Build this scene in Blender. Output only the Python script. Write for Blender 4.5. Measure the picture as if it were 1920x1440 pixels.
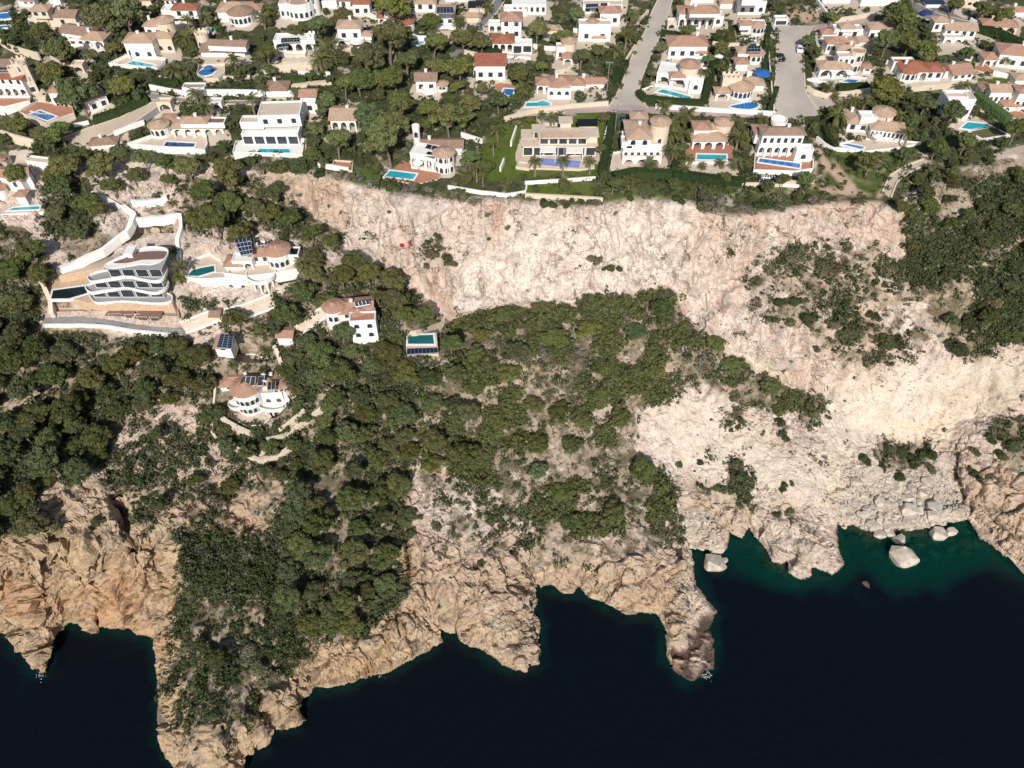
import bpy, bmesh, math, random
import numpy as np
from mathutils import Vector, Matrix
from mathutils.geometry import delaunay_2d_cdt

for o in list(bpy.data.objects):
    bpy.data.objects.remove(o)
SC = bpy.context.scene
COL = SC.collection
rnd = random.Random(7)
R = math.radians

# ------------------------------------------------------------------ camera, sky, sun, exposure
CAMH, PITCH, FPX = 183.0, 49.0, 1461.0          # metres above the sea, degrees down, focal length in photo pixels (1920 wide)
cam = bpy.data.cameras.new('camera'); camo = bpy.data.objects.new('camera', cam); COL.objects.link(camo)
cam.sensor_fit = 'HORIZONTAL'; cam.angle = 2 * math.atan(960 / FPX)
cam.clip_start = 1.0; cam.clip_end = 6000
camo.location = (0, 0, CAMH); camo.rotation_euler = (R(90 - PITCH), 0, 0)
SC.camera = camo

SUN_EL, SUN_AZ = 36.5, 1.5                        # the sun stands behind the camera; shadows run away from it, a little to the right
world = bpy.data.worlds.new('World'); SC.world = world; world.use_nodes = True
nt = world.node_tree
sky = nt.nodes.new('ShaderNodeTexSky'); sky.sky_type = 'NISHITA'; sky.sun_disc = False
sky.sun_elevation = R(SUN_EL); sky.sun_rotation = R(180 + SUN_AZ)
sky.air_density = 1.0; sky.dust_density = 1.0; sky.ozone_density = 1.0
bg = nt.nodes['Background']; bg.inputs['Strength'].default_value = 0.088
nt.links.new(sky.outputs['Color'], bg.inputs['Color'])
sl = bpy.data.lights.new('sun', 'SUN'); sl.energy = 4.2; sl.angle = R(0.53); sl.color = (1.0, 0.955, 0.89)
so = bpy.data.objects.new('sun', sl); COL.objects.link(so)
ld = Vector((math.sin(R(SUN_AZ)) * math.cos(R(SUN_EL)), math.cos(R(SUN_AZ)) * math.cos(R(SUN_EL)), -math.sin(R(SUN_EL))))
so.rotation_euler = ld.to_track_quat('-Z', 'Y').to_euler(); so.location = (0, -200, 400)
vs = SC.view_settings
vs.view_transform = 'Standard'; vs.look = 'None'; vs.gamma = 1.0; vs.exposure = 0.12
vs.use_curve_mapping = False

# ------------------------------------------------------------------ photo pixel -> place
CT, ST = math.cos(R(PITCH)), math.sin(R(PITCH))

def ray_np(px, py):
    dx = (px - 960.0) / FPX; dv = (720.0 - py) / FPX
    return dx, CT + dv * ST, -ST + dv * CT

def hit_np(px, py, E):
    dx, dy, dz = ray_np(px, py)
    t = (E - CAMH) / dz
    return np.stack([dx * t, dy * t, E + 0 * t], -1)

def to_px(p):
    x, y, z = p[0], p[1], p[2] - CAMH
    f = y * CT - z * ST; u = y * ST + z * CT
    return 960 + FPX * x / f, 720 - FPX * u / f

def tanphi(py):
    return math.tan(R(PITCH) + math.atan((py - 720.0) / FPX))

def scale_at(px, py, E):
    """photo pixels per metre (across, up a wall, along the ground)"""
    dz = -ST + (720 - py) / FPX * CT
    t = (E - CAMH) / dz
    ph = R(PITCH) + math.atan((py - 720.0) / FPX)
    s = FPX / t
    return s, s * math.cos(ph), s * math.sin(ph)

# ------------------------------------------------------------------ noise
def _hash(ix, iy, iz, seed):
    h = (ix.astype(np.uint32) * np.uint32(374761393) + iy.astype(np.uint32) * np.uint32(668265263)
         + iz.astype(np.uint32) * np.uint32(2147483647) + np.uint32(seed * 1274126177 & 0xffffffff))
    h = (h ^ (h >> np.uint32(13))) * np.uint32(1274126177)
    h = (h ^ (h >> np.uint32(16))) * np.uint32(2246822519)
    return h ^ (h >> np.uint32(15))

def h01(h):
    return h.astype(np.float64) / 4294967295.0

def vnoise(p, seed=0):
    """smooth value noise, -1..1"""
    f = np.floor(p); u = p - f; i = f.astype(np.int64)
    u = u * u * u * (u * (u * 6 - 15) + 10)
    out = 0
    for a in (0, 1):
        wa = u[..., 0] if a else 1 - u[..., 0]
        for b in (0, 1):
            wb = u[..., 1] if b else 1 - u[..., 1]
            for c in (0, 1):
                wc = u[..., 2] if c else 1 - u[..., 2]
                out = out + wa * wb * wc * h01(_hash(i[..., 0] + a, i[..., 1] + b, i[..., 2] + c, seed))
    return out * 2 - 1

def fbm(p, octs=4, seed=0, gain=0.5, ridge=False):
    o = 0; a = 1.0; tot = 0
    for k in range(octs):
        n = vnoise(p * (2.03 ** k) + 17.3 * k, seed + k)
        if ridge: n = 1 - 2 * np.abs(n)
        o = o + a * n; tot += a; a *= gain
    return o / tot

def facets(p, seed=0):
    """fractured-rock relief: each cell is a tilted plane of its own"""
    f = np.floor(p); i = f.astype(np.int64)
    best = np.full(p.shape[:-1], 9.0); val = np.zeros(p.shape[:-1]); sec = best.copy()
    for a in (-1, 0, 1):
        for b in (-1, 0, 1):
            for c in (-1, 0, 1):
                jx, jy, jz = i[..., 0] + a, i[..., 1] + b, i[..., 2] + c
                h = _hash(jx, jy, jz, seed); h2 = _hash(jx, jy, jz, seed + 51); h3 = _hash(jx, jy, jz, seed + 77)
                dx = p[..., 0] - (f[..., 0] + a + h01(h)); dy = p[..., 1] - (f[..., 1] + b + h01(h2)); dz = p[..., 2] - (f[..., 2] + c + h01(h3))
                d = dx * dx + dy * dy + dz * dz
                g = h01(_hash(jx, jy, jz, seed + 5)) - .5; g2 = h01(_hash(jx, jy, jz, seed + 6)) - .5; g3 = h01(_hash(jx, jy, jz, seed + 8)) - .5
                v = g * 0.8 + 1.6 * (g2 * dx + g3 * dy + g * dz)
                m = d < best
                sec = np.where(m, best, np.minimum(sec, d)); best = np.where(m, d, best); val = np.where(m, v, val)
    return val, np.clip(1 - (np.sqrt(sec) - np.sqrt(best)) / .10, 0, 1)

# ------------------------------------------------------------------ the lie of the land: photo pixel, metres above the sea
WATER = [(-260,1150),(-120,1170),(0,1183),(26,1196),(34,1224),(54,1226),(66,1251),(88,1264),(92,1237),(97,1211),(108,1190),(127,1170),(150,1172),(172,1191),
 (186,1189),(187,1176),(210,1181),(240,1177),(259,1191),(289,1198),(294,1237),(298,1275),(298,1350),(304,1391),(315,1421),(330,1450),(400,1490),(452,1470),
 (459,1440),(461,1417),(478,1402),(502,1399),(510,1372),(517,1369),(555,1365),(572,1356),(559,1331),(566,1312),(592,1288),(615,1290),(645,1286),(686,1270),
 (730,1262),(794,1226),(824,1207),(822,1181),(842,1189),(857,1185),(865,1206),(910,1222),(940,1245),(970,1258),(991,1264),(996,1247),(1013,1249),(1015,1222),
 (1011,1177),(1000,1147),(1009,1132),(1000,1110),(1004,1095),(1037,1099),(1056,1116),(1075,1114),(1084,1099),(1097,1117),(1142,1134),(1176,1155),(1199,1149),
 (1232,1153),(1244,1174),(1251,1187),(1246,1204),(1247,1226),(1266,1260),(1296,1279),(1311,1271),(1319,1256),(1339,1256),(1339,1200),(1330,1181),(1337,1166),
 (1343,1147),(1307,1099),(1300,1065),(1289,1027),(1312,1030),(1340,1035),(1361,1030),(1365,997),(1387,1009),(1404,990),(1414,1009),(1436,1031),(1444,1054),
 (1462,1061),(1474,1054),(1477,1076),(1500,1087),(1522,1080),(1521,1065),(1564,1080),(1584,1059),(1575,1042),(1571,1012),(1569,984),(1594,986),(1631,997),
 (1687,994),(1732,990),(1762,982),(1815,975),(1826,990),(1837,1009),(1875,1039),(1897,1057),(1920,1076),(2060,1130),(2300,1200)]
TOP = [(480,316),(555,322),(604,322),(675,347),(742,360),(799,369),(840,375),(930,371),(1005,379),(1080,388),(1136,382),(1200,369),(1294,379),(1369,405),
 (1440,395),(1537,381),(1650,379),(1691,400)]
BASE = [(480,345),(529,356),(562,401),(604,416),(649,439),(656,465),(690,472),(720,490),(725,517),(772,540),(817,577),(840,600),(885,592),(915,562),(979,577),
 (1042,570),(1117,547),(1192,544),(1256,525),(1267,562),(1301,596),(1350,656),(1440,716),(1537,739)]
LOW = [(-300,300,62),(0,300,62),(150,280,63),(300,300,62.5),(400,300,63.5),(0,450,53),(100,420,54.5),(200,420,55.5),(330,400,57),(430,400,57),
 (-300,450,53),(-300,620,42),(-300,780,33),(-300,950,27),(520,420,56),(590,450,54),
 (100,520,50),(240,520,50),(330,530,49.5),(450,520,50),(560,500,51),(630,490,52),(0,620,42),(100,600,44),(240,610,44),(350,610,44),(450,600,45),(560,590,45),
 (660,620,43),(760,590,46),(800,650,42),(600,660,40),(480,700,36),(430,720,35),(540,740,34),(480,790,30),
 (0,780,33),(150,780,32),(300,780,30),(400,820,28),(520,860,25),(640,760,32),(760,740,34),(880,700,36),(1000,680,37),(1120,660,37.5),(1230,640,38),
 (0,950,27),(150,950,27),(250,960,23.5),(340,1000,24),(480,980,21),(640,940,23),(760,900,22),(900,850,23),(1050,800,26),(1180,760,27),(1290,690,31),(1380,720,27),
 (340,1150,24),(420,1150,21),(520,1130,18),(640,1120,15),(740,1080,14),(380,1300,19),(480,1250,14),(560,1250,9),(400,1420,13),(440,1400,9),
 (850,1000,17),(950,950,17),(1050,980,13),(1180,980,13),(1240,920,15),(1200,860,19),(1230,780,22),
 (1300,760,22),(1400,800,17),(1300,900,11),(1400,900,11),(1330,960,6),(1450,960,8),(1500,900,12),(1480,790,17),(1545,820,14),(1540,960,8),
 (1580,860,11),(1580,920,6),(1600,960,3),(1700,960,2.4),(1700,900,6),(1790,950,2.4),(1780,880,8),
 (1600,800,13),(1700,825,9),(1780,800,12),(1820,785,14),(1560,715,24.5),(1620,690,28),(1700,682,30),(1800,690,30),(1860,662,31),(1920,650,31),(2200,640,31),
 (1850,810,17),(1900,780,21),(1840,880,12),(1900,880,14),(1860,960,8),(1920,980,9),(2200,900,16),(2200,1050,8),
 (1450,480,54),(1600,480,53),(1560,600,41),(1640,560,44),(1450,600,41),(1600,650,35),(1680,620,37),
 (1750,450,56),(1850,450,54),(1920,450,54),(1750,560,44),(1850,580,42),(1920,580,42),(2200,580,42),(2200,450,54),
 (1720,375,63.5),(1800,320,65),(1920,290,66),(2200,290,66)]
UP = []
for x in range(-300, 2300, 250):
    UP += [(x, -700, 80), (x, -150, 76), (x, 0, 73), (x, 150, 70)]
    if 380 < x < 1750: UP.append((x, 250, 67.3))
UP += [(-300,240,65),(0,240,65),(200,230,66),(1850,240,67),(2200,240,67)]
WALLS_LOW = []

def interp_line(L, x):
    xs = [a[0] for a in L]; ys = [a[1] for a in L]
    return float(np.interp(x, xs, ys))

ctrl = list(LOW) + UP
for (x, y) in TOP: ctrl.append((x, y, 65.0))
for (x, y) in BASE:
    t = tanphi(y); dT = (CAMH - 65) / tanphi(interp_line(TOP, x)); k = 2.0
    ctrl.append((x, y, min(62, (65 + k * CAMH / t - k * dT) / (1 + k / t))))
for x in range(-300, 2300, 200): ctrl.append((x, 1700, -14))

# the grid: columns and rows of the photo, finer below the plateau
gx = np.arange(-160, 2081, 2.6)
gy = np.concatenate([np.linspace(-700, -100, 14)[:-1], np.arange(-100, 290, 5.0), np.arange(290, 1300, 2.6), np.arange(1300, 1620, 4.0)])
NX, NY = len(gx), len(gy)
GX, GY = np.meshgrid(gx, gy)

def tri_interp(ctrl):
    v2 = [Vector((c[0], c[1])) for c in ctrl]
    res = delaunay_2d_cdt(v2, [], [], 0, 1e-4)
    vv, tris, orig = res[0], res[2], res[3]
    e = [ctrl[o[0]][2] for o in orig]
    E = np.full(GX.shape, np.nan)
    for t in tris:
        (ax, ay), (bx, by), (cx, cy) = [vv[k] for k in t]
        i0 = max(np.searchsorted(gx, min(ax, bx, cx)) - 1, 0); i1 = np.searchsorted(gx, max(ax, bx, cx)) + 1
        j0 = max(np.searchsorted(gy, min(ay, by, cy)) - 1, 0); j1 = np.searchsorted(gy, max(ay, by, cy)) + 1
        X = GX[j0:j1, i0:i1]; Y = GY[j0:j1, i0:i1]
        den = (by - cy) * (ax - cx) + (cx - bx) * (ay - cy)
        if abs(den) < 1e-9 or X.size == 0: continue
        w0 = ((by - cy) * (X - cx) + (cx - bx) * (Y - cy)) / den
        w1 = ((cy - ay) * (X - cx) + (ax - cx) * (Y - cy)) / den
        w2 = 1 - w0 - w1
        m = (w0 > -1e-6) & (w1 > -1e-6) & (w2 > -1e-6)
        val = w0 * e[t[0]] + w1 * e[t[1]] + w2 * e[t[2]]
        S = E[j0:j1, i0:i1]; S[m] = val[m]
    return E

def blur(A, r):
    def b1(A, ax):
        n = A.shape[ax]
        pad = [(0, 0), (0, 0)]; pad[ax] = (r + 1, r)
        c = np.cumsum(np.pad(A, pad, mode='edge'), axis=ax)
        if ax == 0: return (c[2 * r + 1:2 * r + 1 + n] - c[:n]) / (2 * r + 1)
        return (c[:, 2 * r + 1:2 * r + 1 + n] - c[:, :n]) / (2 * r + 1)
    return b1(b1(A, 0), 1)

def seg_dist(poly, closed=False):
    D = np.full(GX.shape, 1e9)
    n = len(poly)
    for k in range(n if closed else n - 1):
        (ax, ay), (bx, by) = poly[k], poly[(k + 1) % n]
        vx, vy = bx - ax, by - ay; L = vx * vx + vy * vy + 1e-9
        t = np.clip(((GX - ax) * vx + (GY - ay) * vy) / L, 0, 1)
        d = (GX - ax - t * vx) ** 2 + (GY - ay - t * vy) ** 2
        D = np.minimum(D, d)
    return np.sqrt(D)

def inside(poly, X=None, Y=None):
    X = GX if X is None else X; Y = GY if Y is None else Y
    c = np.zeros(X.shape, bool); n = len(poly)
    for k in range(n):
        (ax, ay), (bx, by) = poly[k], poly[(k + 1) % n]
        if ay == by: continue
        c ^= ((ay > Y) != (by > Y)) & (X < (bx - ax) * (Y - ay) / (by - ay) + ax)
    return c

def soft(polys, r=3, amp=10.0, seed=3):
    """soft mask of photo-pixel polygons with a ragged edge"""
    q = np.stack([GX, GY, 0 * GX], -1)
    ox = amp * fbm(q / 38.0, 3, seed); oy = amp * fbm(q / 38.0 + 9.1, 3, seed + 9)
    m = np.zeros(GX.shape)
    for p in polys:
        w = 1.0
        if isinstance(p, tuple) and isinstance(p[0], (int, float)): w, p = p
        m = np.maximum(m, w * inside(p, GX + ox, GY + oy))
    return blur(m, r) if r else m

E0 = tri_interp(ctrl)
E0 = np.where(np.isnan(E0), 70, E0)
E0 = blur(blur(E0, 3), 2)
Q = np.stack([GX, GY, 0 * GX], -1)
jag = 5.0 * fbm(Q / 30.0, 4, 91)
seapoly = WATER + [(2400, 2000), (-400, 2000)]
sea = inside(seapoly, GX + jag, GY + 0.8 * np.roll(jag, 37, 1))
dsh = seg_dist(WATER)
cap = 0.6 + dsh * (0.155 + 0.05 * fbm(Q / 60.0, 2, 5))
cap = cap + np.clip((930 - GY) / 110, 0, 1) ** 2 * 60
land = np.minimum(E0, cap) - 0.35 * np.exp(-np.abs(E0 - cap) / 1.2)
# sea bed: shelves near the cove on the right, steep elsewhere
shelf = 1.3 * np.exp(-((GX - 1715) / 170) ** 2 - ((GY - 1010) / 135) ** 2) + 0.7 * np.exp(-((GX - 1430) / 120) ** 2 - ((GY - 1060) / 60) ** 2)
shelf = np.clip(shelf * (1 + .9 * fbm(Q / 45.0, 4, 55, .6)), 0, 1.3)
bed = -0.5 - dsh * (0.62 - 0.58 * np.clip(shelf, 0, 1)) + 1.2 * fbm(Q / 22.0, 3, 44) * np.clip(dsh / 30, 0, 1)
EE = np.where(sea, np.clip(bed, -16, -0.4), np.maximum(land, 0.25))

P0 = hit_np(GX, GY, EE)

def grid_normals(P):
    du = np.gradient(P, axis=1); dv = np.gradient(P, axis=0)
    n = np.cross(dv, du); n /= np.linalg.norm(n, axis=-1, keepdims=True) + 1e-9
    n *= np.sign(n[..., 2:3] + 1e-6)
    return n

# masks (photo-pixel polygons of what grows or lies where; fixed to the ground from here on)
SCARP = TOP + BASE[::-1] 
scarp = soft([SCARP, [(1430,390),(1690,395),(1710,470),(1760,600),(1640,690),(1540,745),(1440,720),(1300,600)]], 5, 6)
plateau = blur(((GY < np.interp(gx, [a[0] for a in TOP], [a[1] for a in TOP])[None, :]) & (GX > 470) & (GX < 1700)).astype(float), 2)
upl = blur((GY < np.interp(gx, [-200, 100, 300, 470, 480], [330, 300, 290, 312, 316])[None, :]).astype(float), 3)
upr = blur((GY < np.interp(gx, [1690, 1760, 1920, 2100], [372, 330, 285, 280])[None, :]).astype(float), 3)
plateau = np.clip(np.where(GX < 480, upl, np.where(GX > 1690, upr, plateau)), 0, 1)
WOODS = [
 (1.0, [(0,600),(80,615),(340,630),(405,655),(415,800),(340,750),(240,760),(200,880),(80,905),(60,1000),(-160,1060),(-160,600)]),
 (0.5, [(230,760),(340,750),(420,800),(560,900),(520,960),(480,1100),(470,1200),(440,1330),(345,1250),(335,1020),(250,985),(190,900)]),
 (1.0, [(540,900),(600,800),(640,720),(690,670),(860,625),(900,850),(780,850),(760,1000),(745,1110),(640,1190),(560,1170),(480,1080),(520,960)]),
 (1.0, [(550,430),(640,500),(720,500),(760,550),(800,590),(860,620),(700,680),(560,660),(400,640),(520,560),(560,510)]),
 (0.92, [(845,605),(930,572),(1060,575),(1180,548),(1262,535),(1290,600),(1440,715),(1550,745),(1550,775),(1460,770),(1380,745),(1300,725),(1190,770),(1200,860),(1262,900),(1262,975),(1200,985),(1050,1015),(960,965),(940,920),(800,870),(780,840)]),
 (0.95, [(1690,380),(1760,330),(1920,290),(2080,280),(2080,640),(1890,640),(1800,690),(1765,600),(1700,500)]),
 (0.55, [(1400,480),(1500,440),(1660,450),(1720,520),(1780,620),(1700,690),(1600,680),(1480,640),(1390,560)]), (0.5, [(1540,640),(1640,640),(1640,700),(1560,720)]),
 (0.75, [(1440,500),(1480,455),(1560,480),(1640,470),(1700,500),(1640,560),(1560,580),(1650,640),(1600,660),(1530,620),(1450,600),(1400,530)]),
 (0.7, [(1600,600),(1700,600),(1750,620),(1660,660)]),
 (0.8, [(1620,850),(1680,825),(1755,835),(1750,880),(1690,895),(1640,890)]),
 (0.6, [(1440,745),(1550,745),(1550,800),(1470,820)]),
 (0.9, [(1850,800),(1890,785),(2080,780),(2080,900),(1900,880)]),
 (1.0, [(370,1290),(420,1200),(470,1190),(560,1220),(530,1280),(440,1320)]),
 (0.55, [(330,1050),(480,1080),(640,1180),(560,1240),(430,1390),(345,1380),(325,1200)]), (0.9, [(345,1020),(470,1000),(500,1120),(470,1200),(430,1330),(365,1300),(340,1150)]), (0.8, [(490,1040),(560,1080),(760,1100),(700,1190),(560,1210),(500,1160)]),
 (1.0, [(-160,400),(60,430),(130,560),(60,600),(-160,600)]),
 (1.0, [(80,300),(170,290),(180,420),(210,480),(130,490),(85,430)]),
 (1.0, [(330,330),(480,330),(520,360),(600,410),(650,450),(640,480),(560,450),(440,440),(350,440)]),
 (0.85, [(390,640),(560,640),(700,690),(640,760),(600,860),(560,900),(480,890),(415,830),(400,760)]), (0.6, [(330,470),(360,560),(520,560),(400,640),(330,600)]), (0.55, [(100,430),(240,430),(330,330),(330,420),(200,470),(100,500)]),
 (0.62, [(780,850),(960,960),(1060,1010),(1200,985),(1270,960),(1290,1030),(1150,1050),(1000,1050),(860,1020),(790,940)]), (0.35, [(1200,760),(1300,725),(1460,770),(1480,830),(1300,790)]), (0.3, [(1290,850),(1420,850),(1420,950),(1300,930)]),
 (0.8, [(1360,860),(1400,860),(1405,935),(1370,930)]),
 (0.5, [(790,450),(850,430),(850,500),(800,500)]),
]
wood = soft(WOODS, 2, 16, 21)
wood = blur(np.clip(wood * 1.55 + .95 * fbm(Q / 24.0, 4, 23, .6) - .32, 0, 1) * (wood > .02), 1)
wood = np.where(sea, 0, wood)
tan = blur(np.clip((GY - 760) / 260, 0, 1) * np.where(GX < 780, 1.0, np.where(GX < 1290, np.clip((GY - 960) / 120, 0, 1) * .8, 0.15)), 8)
tan = np.maximum(tan, soft([(0.7, [(1800,820),(1850,880),(1920,820),(2080,900),(2080,1120),(1920,1080),(1820,980)]), (0.5, [(1270,900),(1350,900),(1420,960),(1400,1010),(1290,1030)]),
                     (0.5, [(480,320),(640,330),(640,430),(560,400)]), (0.35, [(1740,730),(1920,700),(1920,770),(1760,780)])], 6, 12, 33))
PALE = soft([(1, [(850,480),(1000,420),(1290,390),(1290,520),(1100,560),(860,580)]), (.9, [(1200,760),(1290,740),(1480,850),(1540,830),(1550,930),(1300,930),(1200,850)]),
             (1, [(1540,740),(1700,690),(1900,690),(1900,770),(1780,790),(1560,860)]), (.8, [(1330,680),(1440,700),(1540,735),(1380,640)]), (.7, [(880,1110),(960,1120),(1005,1250),(960,1250),(880,1180)])], 8, 20, 61)
sand = soft([(1, [(1640,790),(1790,775),(1790,830),(1660,830)]), (1, [(1540,860),(1570,850),(1600,940),(1560,950)]), (.8, [(1350,650),(1440,716),(1530,735),(1420,670)])], 4, 6, 71)
lawn = soft([(1.0, [(905,262),(945,235),(1000,230),(1130,205),(1145,215),(1125,330),(905,340),(890,330)]),
             (.45, [(1130,340),(1520,350),(1650,370),(1130,378)]), (.62, [(1530,250),(1560,250),(1600,275),(1720,275),(1700,330),(1640,365),(1560,360)]),
             [(1720,160),(1920,130),(1920,170),(1800,190)], [(975,345),(1115,340),(1115,372),(980,375)], [(205,220),(275,195),(280,205),(215,235)],
             [(660,320),(705,315),(695,345),(665,345)], [(1700,150),(1760,160),(1760,172),(1700,165)]], 1, 2, 81)
lawn = lawn * (GY < 390); pave = 0 * GX
dirt = soft([[(1525,255),(1535,255),(1550,300),(1605,350),(1590,360),(1570,340),(1540,310),(1530,280)], [(1528,300),(1534,300),(1530,350),(1520,360)], [(1560,300),(1565,298),(1612,365),(1600,368)], [(1535,350),(1600,352),(1640,368),(1540,364)], [(1475,15),(1540,15),(1545,40),(1480,45)], [(1545,320),(1552,300),(1545,345),(1538,355)],
             [(1660,340),(1690,310),(1730,300),(1735,307),(1700,322),(1672,345),(1650,372),(1640,372)]], 1, 2, 83)

# relief in metres, along the surface normal
N0 = grid_normals(P0)
stp = 1 - np.clip(N0[..., 2], 0, 1)
amp = (1 - plateau) * np.where(sea, 0.7, 1.0) * np.clip((GY - 300) / 20, 0, 1)
near = np.clip(dsh / 14.0, 0.25, 1)
P3 = P0 * np.array([1.0, 1.0, 0.55])
flute = fbm(P0 * np.array([0.22, 0.22, 0.05]), 4, 11, 0.55)
rdg = fbm(P3 * 0.085, 5, 12, 0.55, ridge=True)
fine = fbm(P0 * 0.8, 3, 13, 0.6)
wrp = np.stack([fbm(P0 * .2, 2, 3), fbm(P0 * .2, 2, 5), fbm(P0 * .2, 2, 7)], -1)
tilt = np.array([[.8, .1, .55], [-.1, .9, .2], [-.6, 0, .9]])
fc1, jt1 = facets((P0 @ tilt) * np.array([.22, .16, .12]) + 0.6 * wrp, 4); fc2, jt2 = facets((P0 @ tilt) * np.array([.62, .5, .4]) + 1.1 * wrp, 9)
strat = np.sin((P0[..., 2] * 1.7 + 0.35 * P0[..., 0] * 0.4 + 2.2 * fbm(P0 * 0.08, 3, 31)) * 1.3)
rc = np.stack([(P0[..., 0] * .6 - P0[..., 1] * .8) * .035, (P0[..., 0] * .8 + P0[..., 1] * .6) * .15, P0[..., 2] * .05], -1)
ribs = fbm(rc + .3 * wrp, 4, 41, .5, ridge=True)
rocky = np.clip(1 - wood * 0.75, 0.2, 1)
crack = np.abs(fbm(P0 * np.array([0.16, 0.16, 0.05]), 4, 77, 0.5)); crack = np.clip(1 - crack / 0.028, 0, 1) * np.clip(fbm(P0 * 0.05, 2, 88) * 3 + .2, 0, 1)
slick = soft([[(1545,740),(1620,695),(1720,685),(1930,655),(2080,650),(2080,760),(1900,770),(1800,800),(1660,835),(1600,880),(1560,930),(1545,850)], [(1200,770),(1300,745),(1500,850),(1540,840),(1560,950),(1440,960),(1290,900)]], 8, 10, 45)
calm = 1 - .55 * np.clip(scarp + PALE, 0, 1)
fc1, fc2, jt1, jt2 = fc1 * calm, fc2 * calm, jt1 * calm, jt2 * calm
disp = amp * near * (rocky * (2.4 * ribs * np.clip(tan + .25 - scarp, 0, 1) + (3.2 * fbm(P0 * np.array([.075, .06, .03]), 3, 19) + 2.2 * fbm(rc * np.array([1.3, 1.0, 1.0]) + .3 * wrp, 3, 43, .5, ridge=True)) * scarp + 2.3 * flute * scarp + 1.7 * rdg * (0.5 + 0.5 * tan) + 1.5 * fc1 + 0.65 * fc2 + 0.22 * fine - (.35 + 1.1 * tan) * jt1 * np.clip(rdg + .7, 0, 1) - (.12 + .2 * tan) * jt2
       + 0.30 * strat * tan * (1 - wood) - 1.5 * crack * np.clip(scarp + tan * .6, 0, 1)) + (1 - rocky) * 1.1 * rdg)
bench = soft([[(60,440),(340,420),(350,560),(720,470),(850,600),(830,680),(640,720),(560,880),(400,860),(400,640),(60,640)]], 10, 0)
disp *= (1 - 0.75 * bench) * (1 - .42 * slick); sand = np.maximum(sand, .36 * slick)
stony = soft([[(1570,950),(1590,925),(1640,905),(1700,890),(1770,905),(1800,960),(1790,985),(1730,992),(1640,995),(1575,985)]], 3, 2); disp *= 1 - .8 * stony
# clefts and gullies
jx, jy = 16 * fbm(Q / 26.0, 4, 95, .6), 16 * fbm(Q / 26.0 + 31, 4, 96, .6)
for line, w_, dep_ in (([(205,885),(222,930),(240,985),(250,1030)], 8, 5), ([(762,1000),(768,1045),(770,1095)], 6, 5), ([(525,1060),(512,1110),(505,1165)], 5, 3.5), ([(965,1030),(985,1060),(1000,1085)], 6, 4), ([(480,1290),(490,1335)], 6, 4), ([(985,1130),(1003,1190),(1005,1220)], 5, 4),
   ([(1060,430),(1065,460),(1045,500)], 2.5, 2), ([(900,495),(903,530),(898,560)], 2.5, 2), ([(1440,420),(1475,445),(1500,460)], 2.5, 2.2), ([(1520,440),(1560,465),(1600,485)], 3, 2.2), ([(1282,440),(1285,480),(1270,520)], 2.5, 2), ([(1350,560),(1352,590)], 3, 2), ([(1790,850),(1800,900),(1806,940)], 5, 3), ([(60,1010),(64,1070)], 5, 3), ([(230,1080),(222,1105)], 6, 3)):
    x_, y_ = GX, GY; GX, GY = GX + jx, GY + jy; dl = seg_dist(line); GX, GY = x_, y_
    disp -= dep_ * np.exp(-(dl / w_) ** 2) * np.clip(.8 + 1.2 * fine, 0, 2) * ~sea * np.clip(dsh / 20, 0, 1)
PF = P0 + N0 * disp[..., None]
PF[..., 2] = np.where(sea, np.minimum(PF[..., 2], -0.25), np.maximum(PF[..., 2], 0.12))

def gidx(px, py):
    i = int(np.clip(np.searchsorted(gx, px), 1, NX - 1)); j = int(np.clip(np.searchsorted(gy, py), 1, NY - 1))
    if px - gx[i - 1] < gx[i] - px: i -= 1
    if py - gy[j - 1] < gy[j] - py: j -= 1
    return j, i

def at(px, py, final=True):
    """the ground under a photo pixel"""
    A = PF if final else P0
    i = int(np.clip(np.searchsorted(gx, px) - 1, 0, NX - 2)); j = int(np.clip(np.searchsorted(gy, py) - 1, 0, NY - 2))
    u = min(max((px - gx[i]) / (gx[i + 1] - gx[i]), 0), 1); v = min(max((py - gy[j]) / (gy[j + 1] - gy[j]), 0), 1)
    p = (A[j, i] * (1 - u) + A[j, i + 1] * u) * (1 - v) + (A[j + 1, i] * (1 - u) + A[j + 1, i + 1] * u) * v
    return Vector(p)

def ground_z(x, y, z0=60.0):
    """height of the ground at a place"""
    z = z0
    for k in range(7):
        px, py = to_px((x, y, z)); z = at(min(max(px, -150), 2070), min(max(py, -690), 1600)).z
    return z

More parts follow.
